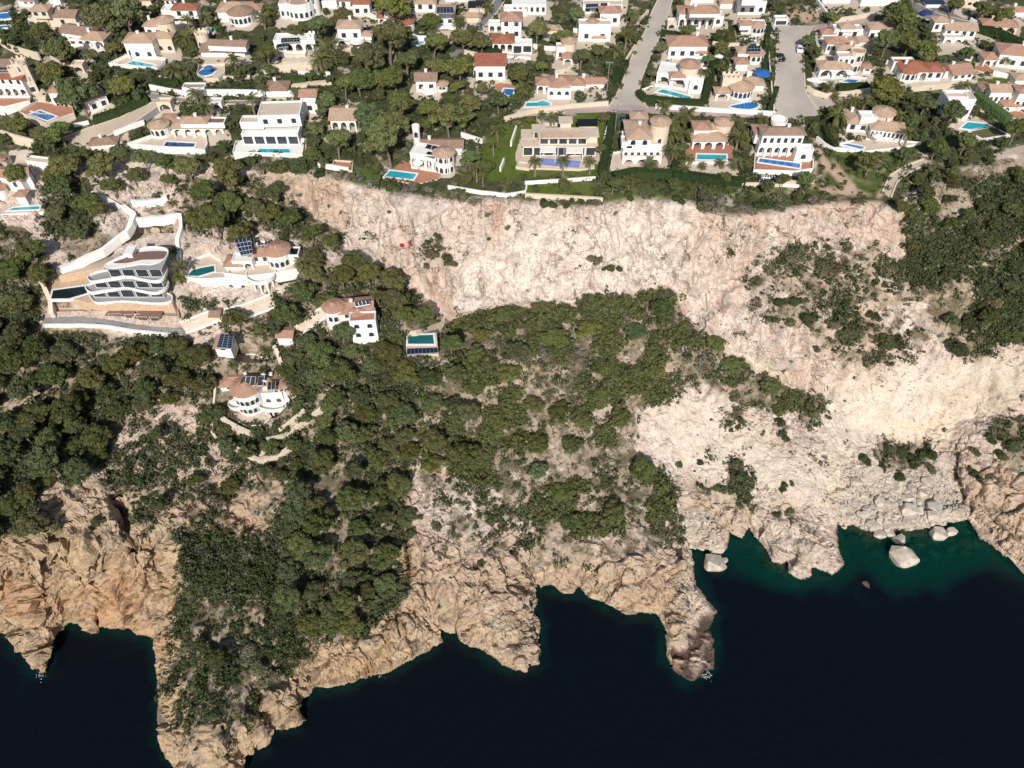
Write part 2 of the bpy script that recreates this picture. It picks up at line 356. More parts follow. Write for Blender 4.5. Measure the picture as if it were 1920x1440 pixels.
# ------------------------------------------------------------------ materials
MATS = {}
class NB:
    def __init__(s, name):
        s.m = bpy.data.materials.new(name); s.m.use_nodes = True; s.t = s.m.node_tree
        s.b = s.t.nodes['Principled BSDF']; s.out = s.t.nodes['Material Output']
        s.b.inputs['Specular IOR Level'].default_value = 0.25
        MATS[name] = s.m
    def n(s, typ, **kw):
        o = s.t.nodes.new(typ)
        for k, v in kw.items(): setattr(o, k, v)
        return o
    def link(s, a, b): s.t.links.new(a, b)
    def put(s, sock, v):
        if isinstance(v, (int, float)): sock.default_value = v
        elif isinstance(v, tuple): sock.default_value = v if len(v) == len(sock.default_value) else v + (1,)
        else: s.link(v, sock)
    def pos(s, scale=(1, 1, 1), obj=False):
        if obj: c = s.n('ShaderNodeTexCoord').outputs['Object']
        else: c = s.n('ShaderNodeNewGeometry').outputs['Position']
        m = s.n('ShaderNodeMapping'); s.link(c, m.inputs['Vector']); m.inputs['Scale'].default_value = scale
        return m.outputs['Vector']
    def noise(s, scale, detail=4, rough=0.55, vec=None, dist=0.0):
        o = s.n('ShaderNodeTexNoise'); o.inputs['Scale'].default_value = scale; o.inputs['Detail'].default_value = detail
        o.inputs['Roughness'].default_value = rough; o.inputs['Distortion'].default_value = dist
        if vec is not None: s.link(vec, o.inputs['Vector'])
        return o.outputs['Fac']
    def ramp(s, f, a, b, lo=0.0, hi=1.0):
        o = s.n('ShaderNodeMapRange'); s.put(o.inputs['Value'], f)
        o.inputs['From Min'].default_value = a; o.inputs['From Max'].default_value = b
        o.inputs['To Min'].default_value = lo; o.inputs['To Max'].default_value = hi
        return o.outputs['Result']
    def mix(s, f, a, b, mode='MIX'):
        o = s.n('ShaderNodeMix'); o.data_type = 'RGBA'; o.blend_type = mode
        s.put(o.inputs['Factor'], f); s.put(o.inputs['A'], a) if False else None
        s.put(o.inputs[6], a); s.put(o.inputs[7], b)
        return o.outputs[2]
    def math(s, op, a, b=0.0):
        o = s.n('ShaderNodeMath'); o.operation = op; s.put(o.inputs[0], a); s.put(o.inputs[1], b)
        return o.outputs[0]
    def bump(s, h, strength=0.5, dist=0.1):
        o = s.n('ShaderNodeBump'); s.link(h, o.inputs['Height']); o.inputs['Strength'].default_value = strength; o.inputs['Distance'].default_value = dist
        s.link(o.outputs['Normal'], s.b.inputs['Normal'])
    def col(s, c): s.put(s.b.inputs['Base Color'], c)
    def rough(s, v): s.put(s.b.inputs['Roughness'], v)

def simple(name, col, rough=0.7, var=0.12, scale=1.5, obj=True, spec=None, metal=0.0, bump=0.0):
    """plain surface with grain and a little wear"""
    b = NB(name); v = b.pos(obj=obj)
    n = b.noise(scale, 5, 0.6, v)
    k = b.ramp(n, 0.3, 0.7, 1 - var, 1 + var)
    c = b.n('ShaderNodeVectorMath'); c.operation = 'SCALE'; c.inputs[0].default_value = col; b.link(k, c.inputs['Scale'])
    b.col(c.outputs[0]); b.rough(rough); b.b.inputs['Metallic'].default_value = metal
    if spec is not None: b.b.inputs['Specular IOR Level'].default_value = spec
    if bump: b.bump(b.noise(scale * 6, 3, .6, v), 0.6, bump)
    return b.m

def make_terrain_mat():
    b = NB('rock_and_soil')
    A = b.n('ShaderNodeAttribute', attribute_name='mask_a'); B = b.n('ShaderNodeAttribute', attribute_name='mask_b')
    sa = b.n('ShaderNodeSeparateColor'); b.link(A.outputs['Color'], sa.inputs[0]); sb = b.n('ShaderNodeSeparateColor'); b.link(B.outputs['Color'], sb.inputs[0])
    wood_, tan_, pale_, lawn_ = sa.outputs[0], sa.outputs[1], sa.outputs[2], A.outputs['Alpha']
    dirt_, sand_, scarp_, plat_ = sb.outputs[0], sb.outputs[1], sb.outputs[2], B.outputs['Alpha']
    p = b.pos(); ps = b.pos((1, 1, 0.16)); pt = b.pos((0.35, 0.35, 1.6))
    big = b.noise(0.045, 3, 0.6, p); med = b.noise(0.22, 5, 0.62, p, 0.6); fin = b.noise(1.6, 4, 0.68, p)
    strk = b.noise(0.35, 4, 0.6, ps, 0.5); layr = b.noise(0.55, 4, 0.6, pt, 0.8)
    pale = b.mix(b.ramp(big, 0.4, 0.62), (0.60, 0.475, 0.395), (0.69, 0.585, 0.50))
    pale = b.mix(b.ramp(strk, 0.50, 0.66, 0, 0.8), pale, (0.49, 0.345, 0.265))
    red = b.noise(0.12, 3, .6, ps)
    pale = b.mix(b.math('MULTIPLY', b.ramp(red, 0.54, 0.70), b.math('MULTIPLY', scarp_, 0.6)), pale, (0.52, 0.30, 0.205))
    pale = b.mix(b.ramp(b.math('ADD', b.math('MULTIPLY', med, .6), b.math('MULTIPLY', big, .4)), 0.50, 0.60, 0, 0.75), pale, (0.39, 0.335, 0.285))
    pale = b.mix(b.math('MULTIPLY', pale_, b.ramp(med, 0.62, 0.42, 0.15, 0.95)), pale, (0.72, 0.635, 0.55))
    tanc = b.mix(b.ramp(layr, 0.38, 0.62), (0.40, 0.27, 0.16), (0.51, 0.385, 0.25))
    tanc = b.mix(b.ramp(med, 0.52, 0.72, 0, 0.7), tanc, (0.32, 0.27, 0.22))
    tanc = b.mix(b.ramp(big, 0.55, 0.7, 0, 0.6), tanc, (0.48, 0.255, 0.125))
    rock = b.mix(tan_, pale, tanc)
    rock = b.mix(b.ramp(fin, 0.55, 0.75, 0, 0.45), rock, (0.24, 0.195, 0.155))
    for vv, sc, wd, am in ((ps, .22, .016, .55), (p, .16, .012, .5), (pt, .30, .015, .4)):
        ln = b.math('ABSOLUTE', b.math('SUBTRACT', b.noise(sc, 5, .6, vv, .4), .5)); rock = b.mix(b.ramp(ln, 0.0, wd, am, 0.0), rock, (0.15, 0.115, 0.09))
    rock = b.mix(sand_, rock, b.mix(b.ramp(fin, 0.4, 0.6), (0.58, 0.475, 0.355), (0.67, 0.575, 0.445)))
    # soil, litter and low scrub between the bushes
    soil = b.mix(b.ramp(med, 0.42, 0.60), (0.15, 0.12, 0.078), (0.40, 0.315, 0.235))
    soil = b.mix(b.ramp(b.noise(0.9, 3, .65, p), 0.52, 0.64), soil, (0.068, 0.070, 0.038))
    wfac = b.ramp(b.math('ADD', wood_, b.math('MULTIPLY', b.math('SUBTRACT', b.noise(0.30, 4, .68, p), 0.5), 1.7)), 0.30, 0.62)
    wfac = b.math('MULTIPLY', wfac, b.ramp(wood_, 0.03, 0.2))
    c = b.mix(wfac, rock, soil)
    # the settled plateau: pale paving and dust, dry grass, planted beds
    pl = b.mix(b.ramp(b.noise(0.16, 4, .5, p, .4), 0.56, 0.64), (0.070, 0.073, 0.034), (0.46, 0.39, 0.305))
    pl = b.mix(b.ramp(med, 0.55, 0.66, 0, .8), pl, (0.22, 0.18, 0.115))
    c = b.mix(plat_, c, pl)
    gr = b.mix(b.ramp(b.noise(0.5, 3, .65, p), 0.35, 0.65), (0.070, 0.105, 0.016), (0.105, 0.135, 0.030))
    gr = b.mix(b.ramp(big, 0.55, 0.7, 0, .6), gr, (0.15, 0.13, 0.055))
    c = b.mix(lawn_, c, gr)
    c = b.mix(dirt_, c, b.mix(b.ramp(med, .4, .6), (0.42, 0.285, 0.20), (0.50, 0.37, 0.27)))
    PV = b.n('ShaderNodeAttribute', attribute_name='pave')
    c = b.mix(b.ramp(b.math('ADD', PV.outputs['Fac'], b.math('MULTIPLY', b.math('SUBTRACT', med, 0.5), 1.2)), .38, .50), c, b.mix(b.ramp(big, .4, .6), (0.50, 0.42, 0.33), (0.58, 0.49, 0.40)))
    # wave-washed foot of the cliffs, weed-brown, and the bed below it
    z = b.n('ShaderNodeSeparateXYZ'); g = b.n('ShaderNodeNewGeometry'); b.link(g.outputs['Position'], z.inputs[0])
    zz = b.math('ADD', z.outputs[2], b.math('MULTIPLY', b.math('SUBTRACT', med, 0.5), 1.4))
    c = b.mix(b.ramp(zz, 1.15, 0.35, 0, .92), c, (0.085, 0.050, 0.036))
    c = b.mix(b.ramp(zz, -0.9, -1.8, 0, 1), c, b.mix(b.ramp(med, .44, .58), (0.035, 0.045, 0.038), (0.20, 0.23, 0.19)))
    b.col(c); b.rough(0.92); b.b.inputs['Specular IOR Level'].default_value = 0.12
    h = b.math('ADD', b.math('MULTIPLY', fin, 0.6), b.math('MULTIPLY', b.noise(0.7, 6, .7, p), 1.0))
    bp = b.n('ShaderNodeBump'); b.link(h, bp.inputs['Height']); bp.inputs['Distance'].default_value = 0.55
    b.link(b.math('MULTIPLY', b.math('SUBTRACT', 1.0, b.math('MULTIPLY', plat_, 0.85)), 0.75), bp.inputs['Strength']); b.link(bp.outputs['Normal'], b.b.inputs['Normal'])
    return b.m

def make_water_mat():
    b = NB('sea_water')
    A = b.n('ShaderNodeAttribute', attribute_name='deep'); p = b.pos()
    d = b.math('ADD', A.outputs['Fac'], b.math('MULTIPLY', b.math('SUBTRACT', b.noise(0.11, 5, .65, p, .8), 0.5), 0.34))
    c = b.mix(b.ramp(d, 0.20, 0.93), (0.002, 0.064, 0.046), (0.0026, 0.0048, 0.0078))
    b.col(c); b.rough(0.16); b.b.inputs['IOR'].default_value = 1.333; b.b.inputs['Specular IOR Level'].default_value = 0.32
    tr = b.n('ShaderNodeBsdfTransparent'); b.put(tr.inputs['Color'], b.mix(b.ramp(d, 0.0, 0.5), (0.62, 0.80, 0.70), (0.05, 0.42, 0.33)))
    mx = b.n('ShaderNodeMixShader'); b.link(b.ramp(d, 0.0, 0.80, 0.08, 1.0), mx.inputs[0]); b.link(tr.outputs[0], mx.inputs[1]); b.link(b.b.outputs[0], mx.inputs[2])
    b.link(mx.outputs[0], b.out.inputs['Surface'])
    w = b.math('ADD', b.noise(0.9, 4, .6, p, .3), b.math('MULTIPLY', b.noise(0.25, 3, .5, p, .3), 1.5))
    b.bump(w, 0.45, 0.4)
    return b.m

def make_leaf_mat(name, c1, c2, c3):
    b = NB(name)
    A = b.n('ShaderNodeAttribute', attribute_name='tint'); oi = b.n('ShaderNodeObjectInfo')
    c = b.mix(A.outputs['Fac'], c1, c2)
    c = b.mix(b.ramp(b.noise(0.9, 3, .6, b.pos()), .45, .7, 0, .7), c, c3)
    v = b.n('ShaderNodeMix'); v.data_type = 'RGBA'; v.blend_type = 'MULTIPLY'; v.inputs[0].default_value = 1.0
    b.link(c, v.inputs[6]); b.link(oi.outputs['Color'], v.inputs[7])
    b.col(v.outputs[2]); b.rough(0.75); b.b.inputs['Specular IOR Level'].default_value = 0.15
    tl = b.n('ShaderNodeBsdfTranslucent'); b.link(v.outputs[2], tl.inputs['Color'])
    mx = b.n('ShaderNodeMixShader'); mx.inputs[0].default_value = 0.14; b.link(b.b.outputs[0], mx.inputs[1]); b.link(tl.outputs[0], mx.inputs[2]); b.link(mx.outputs[0], b.out.inputs['Surface'])
    return b.m

def make_tile_mat(name, c1, c2, c3):
    """clay pan tiles: rolls down the slope and courses across it, weathered in patches"""
    b = NB(name); tc = b.n('ShaderNodeUVMap'); tc.uv_map = 'uv'
    sx = b.n('ShaderNodeSeparateXYZ'); b.link(tc.outputs[0], sx.inputs[0])
    roll = b.math('SINE', b.math('MULTIPLY', sx.outputs[0], 6.2832 / 0.36)); crs = b.math('FRACT', b.math('DIVIDE', sx.outputs[1], 0.42))
    p = b.pos(obj=True)
    c = b.mix(b.ramp(b.noise(0.8, 6, .65, p, .3), .38, .62), c1, c2)
    c = b.mix(b.ramp(b.noise(5, 3, .6, p), .5, .68, 0, .8), c, c3)
    c = b.mix(b.ramp(roll, -0.2, -1.0, 0, .35), c, (0.13, 0.085, 0.06)); c = b.mix(b.ramp(crs, 0.86, 1.0, 0, .35), c, (0.15, 0.10, 0.075))
    b.col(c); b.rough(0.85)
    b.bump(b.math('ADD', roll, b.math('MULTIPLY', crs, -0.8)), 0.8, 0.06)
    return b.m

make_terrain_mat(); make_water_mat()
make_leaf_mat('pine_needles', (0.080, 0.094, 0.036), (0.142, 0.150, 0.056), (0.070, 0.076, 0.034))
make_leaf_mat('broad_leaves', (0.046, 0.064, 0.026), (0.090, 0.108, 0.042), (0.056, 0.062, 0.032))
make_leaf_mat('dry_scrub', (0.100, 0.106, 0.056), (0.170, 0.152, 0.095), (0.080, 0.084, 0.044))
make_leaf_mat('grey_twigs', (0.19, 0.165, 0.135), (0.25, 0.215, 0.18), (0.11, 0.10, 0.065))
make_leaf_mat('palm_fronds', (0.105, 0.122, 0.045), (0.175, 0.175, 0.070), (0.10, 0.085, 0.035))
make_leaf_mat('hedge_leaves', (0.030, 0.055, 0.018), (0.060, 0.095, 0.028), (0.035, 0.045, 0.018))
make_leaf_mat('red_blossom', (0.42, 0.030, 0.055), (0.55, 0.06, 0.10), (0.16, 0.05, 0.03))
make_tile_mat('roof_tiles_sand', (0.56, 0.375, 0.26), (0.66, 0.475, 0.345), (0.46, 0.29, 0.19))
make_tile_mat('roof_tiles_rose', (0.50, 0.275, 0.19), (0.60, 0.37, 0.265), (0.42, 0.21, 0.14))
make_tile_mat('roof_tiles_brown', (0.37, 0.235, 0.17), (0.46, 0.31, 0.225), (0.28, 0.18, 0.13))
make_tile_mat('roof_tiles_red', (0.40, 0.14, 0.085), (0.48, 0.20, 0.125), (0.30, 0.10, 0.06))
simple('white_render', (0.80, 0.775, 0.73), 0.85, 0.05, 0.5, bump=0.01)
simple('cream_render', (0.66, 0.555, 0.43), 0.88, 0.08, 0.5, bump=0.01)
simple('white_paint', (0.80, 0.79, 0.77), 0.5, 0.04, 0.7)
simple('stone_facing', (0.56, 0.40, 0.27), 0.9, 0.25, 2.2, bump=0.05)
simple('paving_cream', (0.60, 0.49, 0.385), 0.85, 0.10, 0.8)
simple('paving_red', (0.42, 0.20, 0.13), 0.85, 0.12, 1.2)
simple('paving_grey', (0.33, 0.32, 0.31), 0.8, 0.10, 0.8)
simple('gravel', (0.30, 0.27, 0.23), 0.95, 0.2, 2.5, bump=0.04)
simple('brown_deck', (0.21, 0.125, 0.10), 0.8, 0.12, 1.0)
simple('timber', (0.22, 0.125, 0.07), 0.7, 0.2, 2.0)
simple('dark_opening', (0.055, 0.048, 0.042), 0.8, 0.2, 1.0)
simple('window_glass', (0.035, 0.045, 0.055), 0.08, 0.15, 0.5, spec=0.6)
simple('solar_cells', (0.012, 0.018, 0.045), 0.12, 0.25, 1.0, spec=0.6)
simple('black_collector', (0.012, 0.012, 0.014), 0.4, 0.2, 1.0)
simple('grey_metal', (0.42, 0.43, 0.45), 0.4, 0.08, 1.0, metal=0.6)
simple('pool_water', (0.030, 0.36, 0.43), 0.07, 0.10, 0.6, spec=0.5)
simple('pool_water_blue', (0.020, 0.17, 0.42), 0.07, 0.10, 0.6, spec=0.5)
simple('pool_water_navy', (0.012, 0.060, 0.17), 0.07, 0.10, 0.6, spec=0.5)
simple('pool_water_lilac', (0.23, 0.29, 0.60), 0.09, 0.06, 0.6, spec=0.5)
simple('pool_water_green', (0.018, 0.13, 0.13), 0.07, 0.10, 0.6, spec=0.5)
simple('pool_water_black', (0.014, 0.024, 0.024), 0.06, 0.10, 0.6, spec=0.5)
simple('pool_cover', (0.13, 0.115, 0.05), 0.8, 0.1, 0.6)
simple('bark', (0.20, 0.155, 0.12), 0.95, 0.25, 3.0)
simple('palm_bark', (0.25, 0.19, 0.13), 0.95, 0.25, 3.0)
simple('dry_limestone', (0.52, 0.45, 0.37), 0.92, 0.28, 0.9, obj=False, bump=0.25)
simple('grey_limestone', (0.40, 0.365, 0.32), 0.92, 0.3, 0.9, obj=False, bump=0.25)
simple('wet_rock', (0.12, 0.065, 0.05), 0.7, 0.25, 0.8, obj=False, bump=0.06)
simple('car_black', (0.012, 0.012, 0.014), 0.25, 0.1, 1.0, spec=0.6)
simple('car_white', (0.78, 0.78, 0.78), 0.25, 0.03, 1.0, spec=0.6)
simple('car_blue', (0.02, 0.06, 0.20), 0.25, 0.1, 1.0, spec=0.6)
simple('rubber', (0.02, 0.02, 0.02), 0.8, 0.1, 1.0)
simple('canvas_blue', (0.03, 0.14, 0.38), 0.8, 0.1, 1.0)
simple('canvas_white', (0.75, 0.74, 0.71), 0.8, 0.05, 1.0)
simple('sea_foam', (0.72, 0.75, 0.76), 0.9, 0.1, 1.0)
def road_mat(name, col):
    b = NB(name); p = b.pos()
    n = b.noise(0.09, 5, .6, p); f = b.noise(4.0, 4, .6, p)
    c = b.mix(b.ramp(n, .42, .62), col, tuple(x * 0.82 for x in col)); c = b.mix(b.ramp(f, .5, .75, 0, .35), c, tuple(x * .7 for x in col))
    c = b.mix(b.ramp(b.noise(0.5, 6, .6, p, 2.0), .64, .70, 0, .5), c, tuple(x * .55 for x in col))
    b.col(c); b.rough(.9); return b.m
road_mat('road_pale', (0.50, 0.435, 0.375)); road_mat('road_grey', (0.22, 0.21, 0.205)); road_mat('road_pink', (0.44, 0.34, 0.31)); road_mat('cobbles', (0.50, 0.41, 0.32))

# ------------------------------------------------------------------ mesh helpers
def mesh(name, verts, faces, mat, tint=None, uv=None, smooth=False):
    me = bpy.data.meshes.new(name)
    me.from_pydata([tuple(v) for v in verts], [], [tuple(f) for f in faces])
    for m in (mat if isinstance(mat, (list, tuple)) else [mat]): me.materials.append(MATS[m])
    if tint is not None:
        a = me.attributes.new('tint', 'FLOAT', 'POINT'); a.data.foreach_set('value', np.asarray(tint, dtype=np.float32))
    if uv is not None:
        u = me.uv_layers.new(name='uv'); u.data.foreach_set('uv', np.asarray(uv, dtype=np.float32).ravel())
    if smooth: me.polygons.foreach_set('use_smooth', [True] * len(me.polygons))
    me.update()
    return me

def fast_mesh(name, V, F, mat, tint=None, smooth=False):
    """numpy triangles or quads"""
    me = bpy.data.meshes.new(name); n = F.shape[1]
    me.vertices.add(len(V)); me.vertices.foreach_set('co', V.astype(np.float32).ravel())
    me.loops.add(F.size); me.loops.foreach_set('vertex_index', F.astype(np.int32).ravel())
    me.polygons.add(len(F)); me.polygons.foreach_set('loop_start', np.arange(0, F.size, n, dtype=np.int32))
    for m in (mat if isinstance(mat, (list, tuple)) else [mat]): me.materials.append(MATS[m])
    if tint is not None:
        a = me.attributes.new('tint', 'FLOAT', 'POINT'); a.data.foreach_set('value', np.asarray(tint, dtype=np.float32))
    me.polygons.foreach_set('use_smooth', np.full(len(F), bool(smooth)))
    me.update(calc_edges=True); me.validate()
    return me

def link(name, me, parent=None, loc=None, rz=None):
    o = bpy.data.objects.new(name, me); COL.objects.link(o)
    if parent is not None: o.parent = parent
    if loc is not None: o.location = loc
    if rz is not None: o.rotation_euler = (0, 0, rz)
    return o

LABELS = {}
def tag(o, label, cat, group=None, kind=None):
    if label: o['label'] = label
    if cat: o['category'] = cat
    if group: o['group'] = group
    if kind: o['kind'] = kind
    return o

def thing(name, label, cat, loc, rz=0.0, group=None):
    return tag(link(name, None, None, loc, rz), label, cat, group)

def structure(name, me, label=None):
    o = link(name, me); o['kind'] = 'structure'
    if label: o['label'] = label
    return o

# ------------------------------------------------------------------ the ground
def build_ground():
    V = PF.reshape(-1, 3)
    j, i = np.meshgrid(np.arange(NY - 1), np.arange(NX - 1), indexing='ij')
    a = (j * NX + i).ravel()
    F = np.stack([a, a + NX, a + NX + 1, a + 1], -1)
    me = fast_mesh('ground', V, F, 'rock_and_soil', smooth=False)
    sm = ((plateau + wood) > .5)[:-1, :-1].ravel(); me.polygons.foreach_set('use_smooth', sm)
    for nm, ch in (('mask_a', (wood * .74, tan, PALE, lawn)), ('mask_b', (dirt, sand, scarp, plateau))):
        at_ = me.attributes.new(nm, 'FLOAT_COLOR', 'POINT')
        at_.data.foreach_set('color', np.stack(ch, -1).astype(np.float32).ravel())
    me.attributes.new('pave', 'FLOAT', 'POINT')
    global GROUND
    GROUND = me
    return structure('ground', me, 'pale limestone cliffs, scrub slopes and the settled plateau above the sea')
build_ground()

def build_water():
    xs = np.arange(-420, 421, 2.0); ys = np.arange(-190, 181, 2.0)
    X, Y = np.meshgrid(xs, ys); x = X; f = Y * CT + CAMH * ST; u = Y * ST - CAMH * CT
    px = 960 + FPX * X / f; py = 720 - FPX * u / f
    i = np.clip(np.searchsorted(gx, px), 0, NX - 1); j = np.clip(np.searchsorted(gy, py), 0, NY - 1)
    dep = np.clip(-EE[j, i], 0, 16); dep = np.where(py > 1590, 16, dep); shf = np.clip(shelf[j, i] * 1.3, 0, 1) * (py < 1590)
    dist = np.where(py > 1590, 300, dsh[j, i]); clear = np.maximum(.07 * np.exp(-dist / 60), 0) + blur(shf * np.exp(-dep / 6.0) + (1 - shf) * np.exp(-dep / 0.7) * .35, 1)
    V = np.stack([X, Y, 0 * X], -1).reshape(-1, 3); nx = len(xs); ny = len(ys)
    jj, ii = np.meshgrid(np.arange(ny - 1), np.arange(nx - 1), indexing='ij'); a = (jj * nx + ii).ravel()
    F = np.stack([a, a + 1, a + nx + 1, a + nx], -1)
    me = fast_mesh('sea', V, F, 'sea_water', smooth=True)
    at_ = me.attributes.new('deep', 'FLOAT', 'POINT'); at_.data.foreach_set('value', np.clip(1 - clear, 0, 1).astype(np.float32).ravel())
    return structure('sea', me, 'dark blue sea with emerald shallows in the cove')
build_water()

# ------------------------------------------------------------------ building kit
KEEPOUT = []
HOUSEPADS = []
TERR = []       # paved terraces: picture outline, place outline, height
UP3 = Vector((0, 0, 1))
WM = {'w': 'white_render', 'c': 'cream_render', 's': 'stone_facing'}
RM = {'s': 'roof_tiles_sand', 'r': 'roof_tiles_rose', 'b': 'roof_tiles_brown', 'R': 'roof_tiles_red'}
HOUSES = []     # (short name, px, py)

def wpt(px, py, z):
    dx, dy, dz = ray_np(px, py); t = (z - CAMH) / dz
    return Vector((dx * t, dy * t, z))

class Tile:
    """reads positions off one enlarged part of the photograph"""
    def __init__(s, ox, oy, k): s.ox, s.oy, s.k = ox, oy, k
    def x(s, v): return s.ox + v * s.k
    def y(s, v): return s.oy + v * s.k
T1, T2, T3, T4 = Tile(0, 0, .25), Tile(480, 0, .25), Tile(960, 0, .25), Tile(1440, 0, .25)
T5, T6, T7, T8 = Tile(0, 300, .25), Tile(320, 400, 520 / 1920), Tile(360, 560, .25), Tile(660, 180, 520 / 1920)
TF = Tile(0, 0, 1.0)

def uv_faces(V, F):
    """u along the eaves, v up the slope, in metres"""
    uv = []
    for f in F:
        p = [V[i] for i in f]; n = Vector((0, 0, 0))
        for a in range(len(p)): n += p[a].cross(p[(a + 1) % len(p)])
        n = n.normalized() if n.length > 1e-9 else UP3.copy()
        e = UP3.cross(n); e = e.normalized() if e.length > 1e-3 else Vector((1, 0, 0)); g = n.cross(e)
        uv += [(q.dot(e), q.dot(g)) for q in p]
    return uv

def prism(pts, z0, z1):
    """outline (list of Vectors) between two heights: V, side faces, top, bottom"""
    n = len(pts); V = [Vector((p.x, p.y, z0)) for p in pts] + [Vector((p.x, p.y, z1)) for p in pts]
    S = [(i, (i + 1) % n, n + (i + 1) % n, n + i) for i in range(n)]
    return V, S, [tuple(range(n, 2 * n))], [tuple(range(n - 1, -1, -1))]

def prism_mesh(name, pts, z0, z1, side, top=None):
    V, S, Tp, Bt = prism(pts, z0, z1)
    if top is None or top == side: return mesh(name, V, S + Tp + Bt, side)
    me = mesh(name, V, S + Tp + Bt, [side, top]); me.polygons[len(S)].material_index = 1
    return me

class Bld:
    """collects the parts of one building; root is an Empty at its base"""
    def __init__(s, tile, name, label, cat, ax, ay, short=None, dz=0.0):
        s.t = tile; s.px, s.py = tile.x(ax), tile.y(ay)
        g = at(s.px, s.py); s.zg = g.z + dz; s.loc = Vector((g.x, g.y, s.zg))
        s.root = thing(name, label, cat, s.loc)
        s.sc = scale_at(s.px, s.py, s.zg)
        HOUSES.append((short or label, s.px, s.py))
    def p(s, x, y, z=0.0): return wpt(s.t.x(x), s.t.y(y), s.zg + z)
    def rel(s, pts): return [q - s.loc for q in pts]
    def add(s, name, V, F, mat, parent=None, uv=False):
        R_ = s.rel(V); me = mesh(name, R_, F, mat, uv=uv_faces(R_, F) if uv else None)
        return link(name, me, parent if parent is not None else s.root)
    def opening(s, c, un, out, w, h, arch, kind='window', glass='window_glass', parent=None):
        """frame and pane on a wall: c centre of the sill"""
        n = 6 if arch else 1
        prof = [(-w / 2, 0)]
        if arch: prof += [(-w / 2 * math.cos(math.pi * i / n), h - w / 2 + w / 2 * math.sin(math.pi * i / n)) for i in range(n + 1)]
        else: prof += [(-w / 2, h), (w / 2, h)]
        prof.append((w / 2, 0))
        f = 0.12; V, F = [], []; m = len(prof)
        for (a, b_) in prof: V.append(c + un * a + UP3 * b_ + out * .03)
        cx, cy = 0, h / 2
        for (a, b_) in prof: V.append(c + un * (a * (1 + 2 * f / w)) + UP3 * (b_ + (f if b_ > 0.01 else -f * .6)) + out * .09)
        for (a, b_) in prof: V.append(c + un * (a * (1 + 2 * f / w)) + UP3 * (b_ + (f if b_ > 0.01 else -f * .6)) - out * .02)
        F.append(tuple(range(m)))
        for i in range(m):
            j = (i + 1) % m; F.append((i, j, m + j, m + i)); F.append((m + i, m + j, 2 * m + j, 2 * m + i))
        R_ = s.rel(V); me = mesh(kind, R_, F, [glass, 'white_paint'])
        me.polygons.foreach_set('material_index', [0] + [1] * (len(F) - 1))
        return link(kind, me, parent if parent is not None else s.root)
    def chimney(s, c, parent, mat, h=1.1):
        V, S, Tp, B = prism([c + Vector(q) for q in ((-.35, -.3, 0), (.35, -.3, 0), (.35, .3, 0), (-.35, .3, 0))], c.z - .5, c.z + h)
        V2, S2, T_, B2 = prism([c + Vector(q) for q in ((-.45, -.4, 0), (.45, -.4, 0), (.45, .4, 0), (-.45, .4, 0))], c.z + h + .003, c.z + h + .15)
        s.add('chimney', V + V2, S + Tp + [tuple(i + 8 for i in q) for q in S2 + T_ + B2], mat, parent)
    def roof(s, A, un, v, w, d, z, kind, mat, wallmat):
        if kind[0] in 'hgGsp':
            o = .45; C = [A + un * -o + v * -o, A + un * (w + o) + v * -o, A + un * (w + o) + v * (d + o), A + un * -o + v * (d + o)]
            C = [Vector((c.x, c.y, z)) for c in C]; W, D = w + 2 * o, d + 2 * o; rise = min(W, D) / 2 * .36
            top = [c + UP3 * .14 for c in C]
            if kind[0] == 'h':
                if W >= D: r1 = (top[0] + top[3]) / 2 + un * D / 2 * .96; r2 = (top[1] + top[2]) / 2 - un * D / 2 * .96
                else: r1 = (top[0] + top[1]) / 2 + v * W / 2 * .96; r2 = (top[3] + top[2]) / 2 - v * W / 2 * .96
                r1 = r1 + UP3 * rise; r2 = r2 + UP3 * rise
                V = C + top + [r1, r2]
                if W >= D: F = [(4, 5, 9, 8), (5, 6, 9), (6, 7, 8, 9), (7, 4, 8)]
                else: F = [(4, 5, 8), (5, 6, 9, 8), (6, 7, 9), (7, 4, 8, 9)]
            elif kind[0] == 'g':
                rise = D / 2 * .34; V = C + top + [(top[0] + top[3]) / 2 + UP3 * rise, (top[1] + top[2]) / 2 + UP3 * rise]; F = [(4, 5, 9, 8), (6, 7, 8, 9), (5, 6, 9), (7, 4, 8)]
            elif kind[0] == 'G':
                rise = W / 2 * .34; V = C + top + [(top[0] + top[1]) / 2 + UP3 * rise, (top[3] + top[2]) / 2 + UP3 * rise]; F = [(5, 6, 9, 8), (7, 4, 8, 9), (4, 5, 8), (6, 7, 9)]
            elif kind[0] == 's':
                rise = D * .2; V = C + top[:2] + [top[2] + UP3 * rise, top[3] + UP3 * rise]; F = [(4, 5, 6, 7)]; 
            else:
                V = C + top; F = [(4, 5, 6, 7)]
            F = F + [(0, 1, 5, 4), (1, 2, 6, 5), (2, 3, 7, 6), (3, 0, 4, 7), (3, 2, 1, 0)]
            r = s.add('roof', V, F, RM.get(kind[1:] or 's', kind[1:] or 'roof_tiles_sand'), None, True)
            if kind[0] in 'hgG' and w > 5:
                q = A + un * w * rnd.uniform(.15, .85) + v * d * rnd.uniform(.5, .75); s.chimney(Vector((q.x, q.y, z + rise * .6)), r, wallmat)
            # ridge and hip tiles
            if kind[0] in 'hg':
                a, b_ = V[8], V[9]; dirv = (b_ - a).normalized(); sd = dirv.cross(UP3) * .16
                s.add('ridge', [a - sd, b_ - sd, b_ + sd, a + sd, a + UP3 * .12, b_ + UP3 * .12], [(0, 1, 5, 4), (3, 2, 5, 4), (0, 4, 3), (1, 2, 5)], RM.get(kind[1:] or 's', 'roof_tiles_sand'), r, True)
            return r
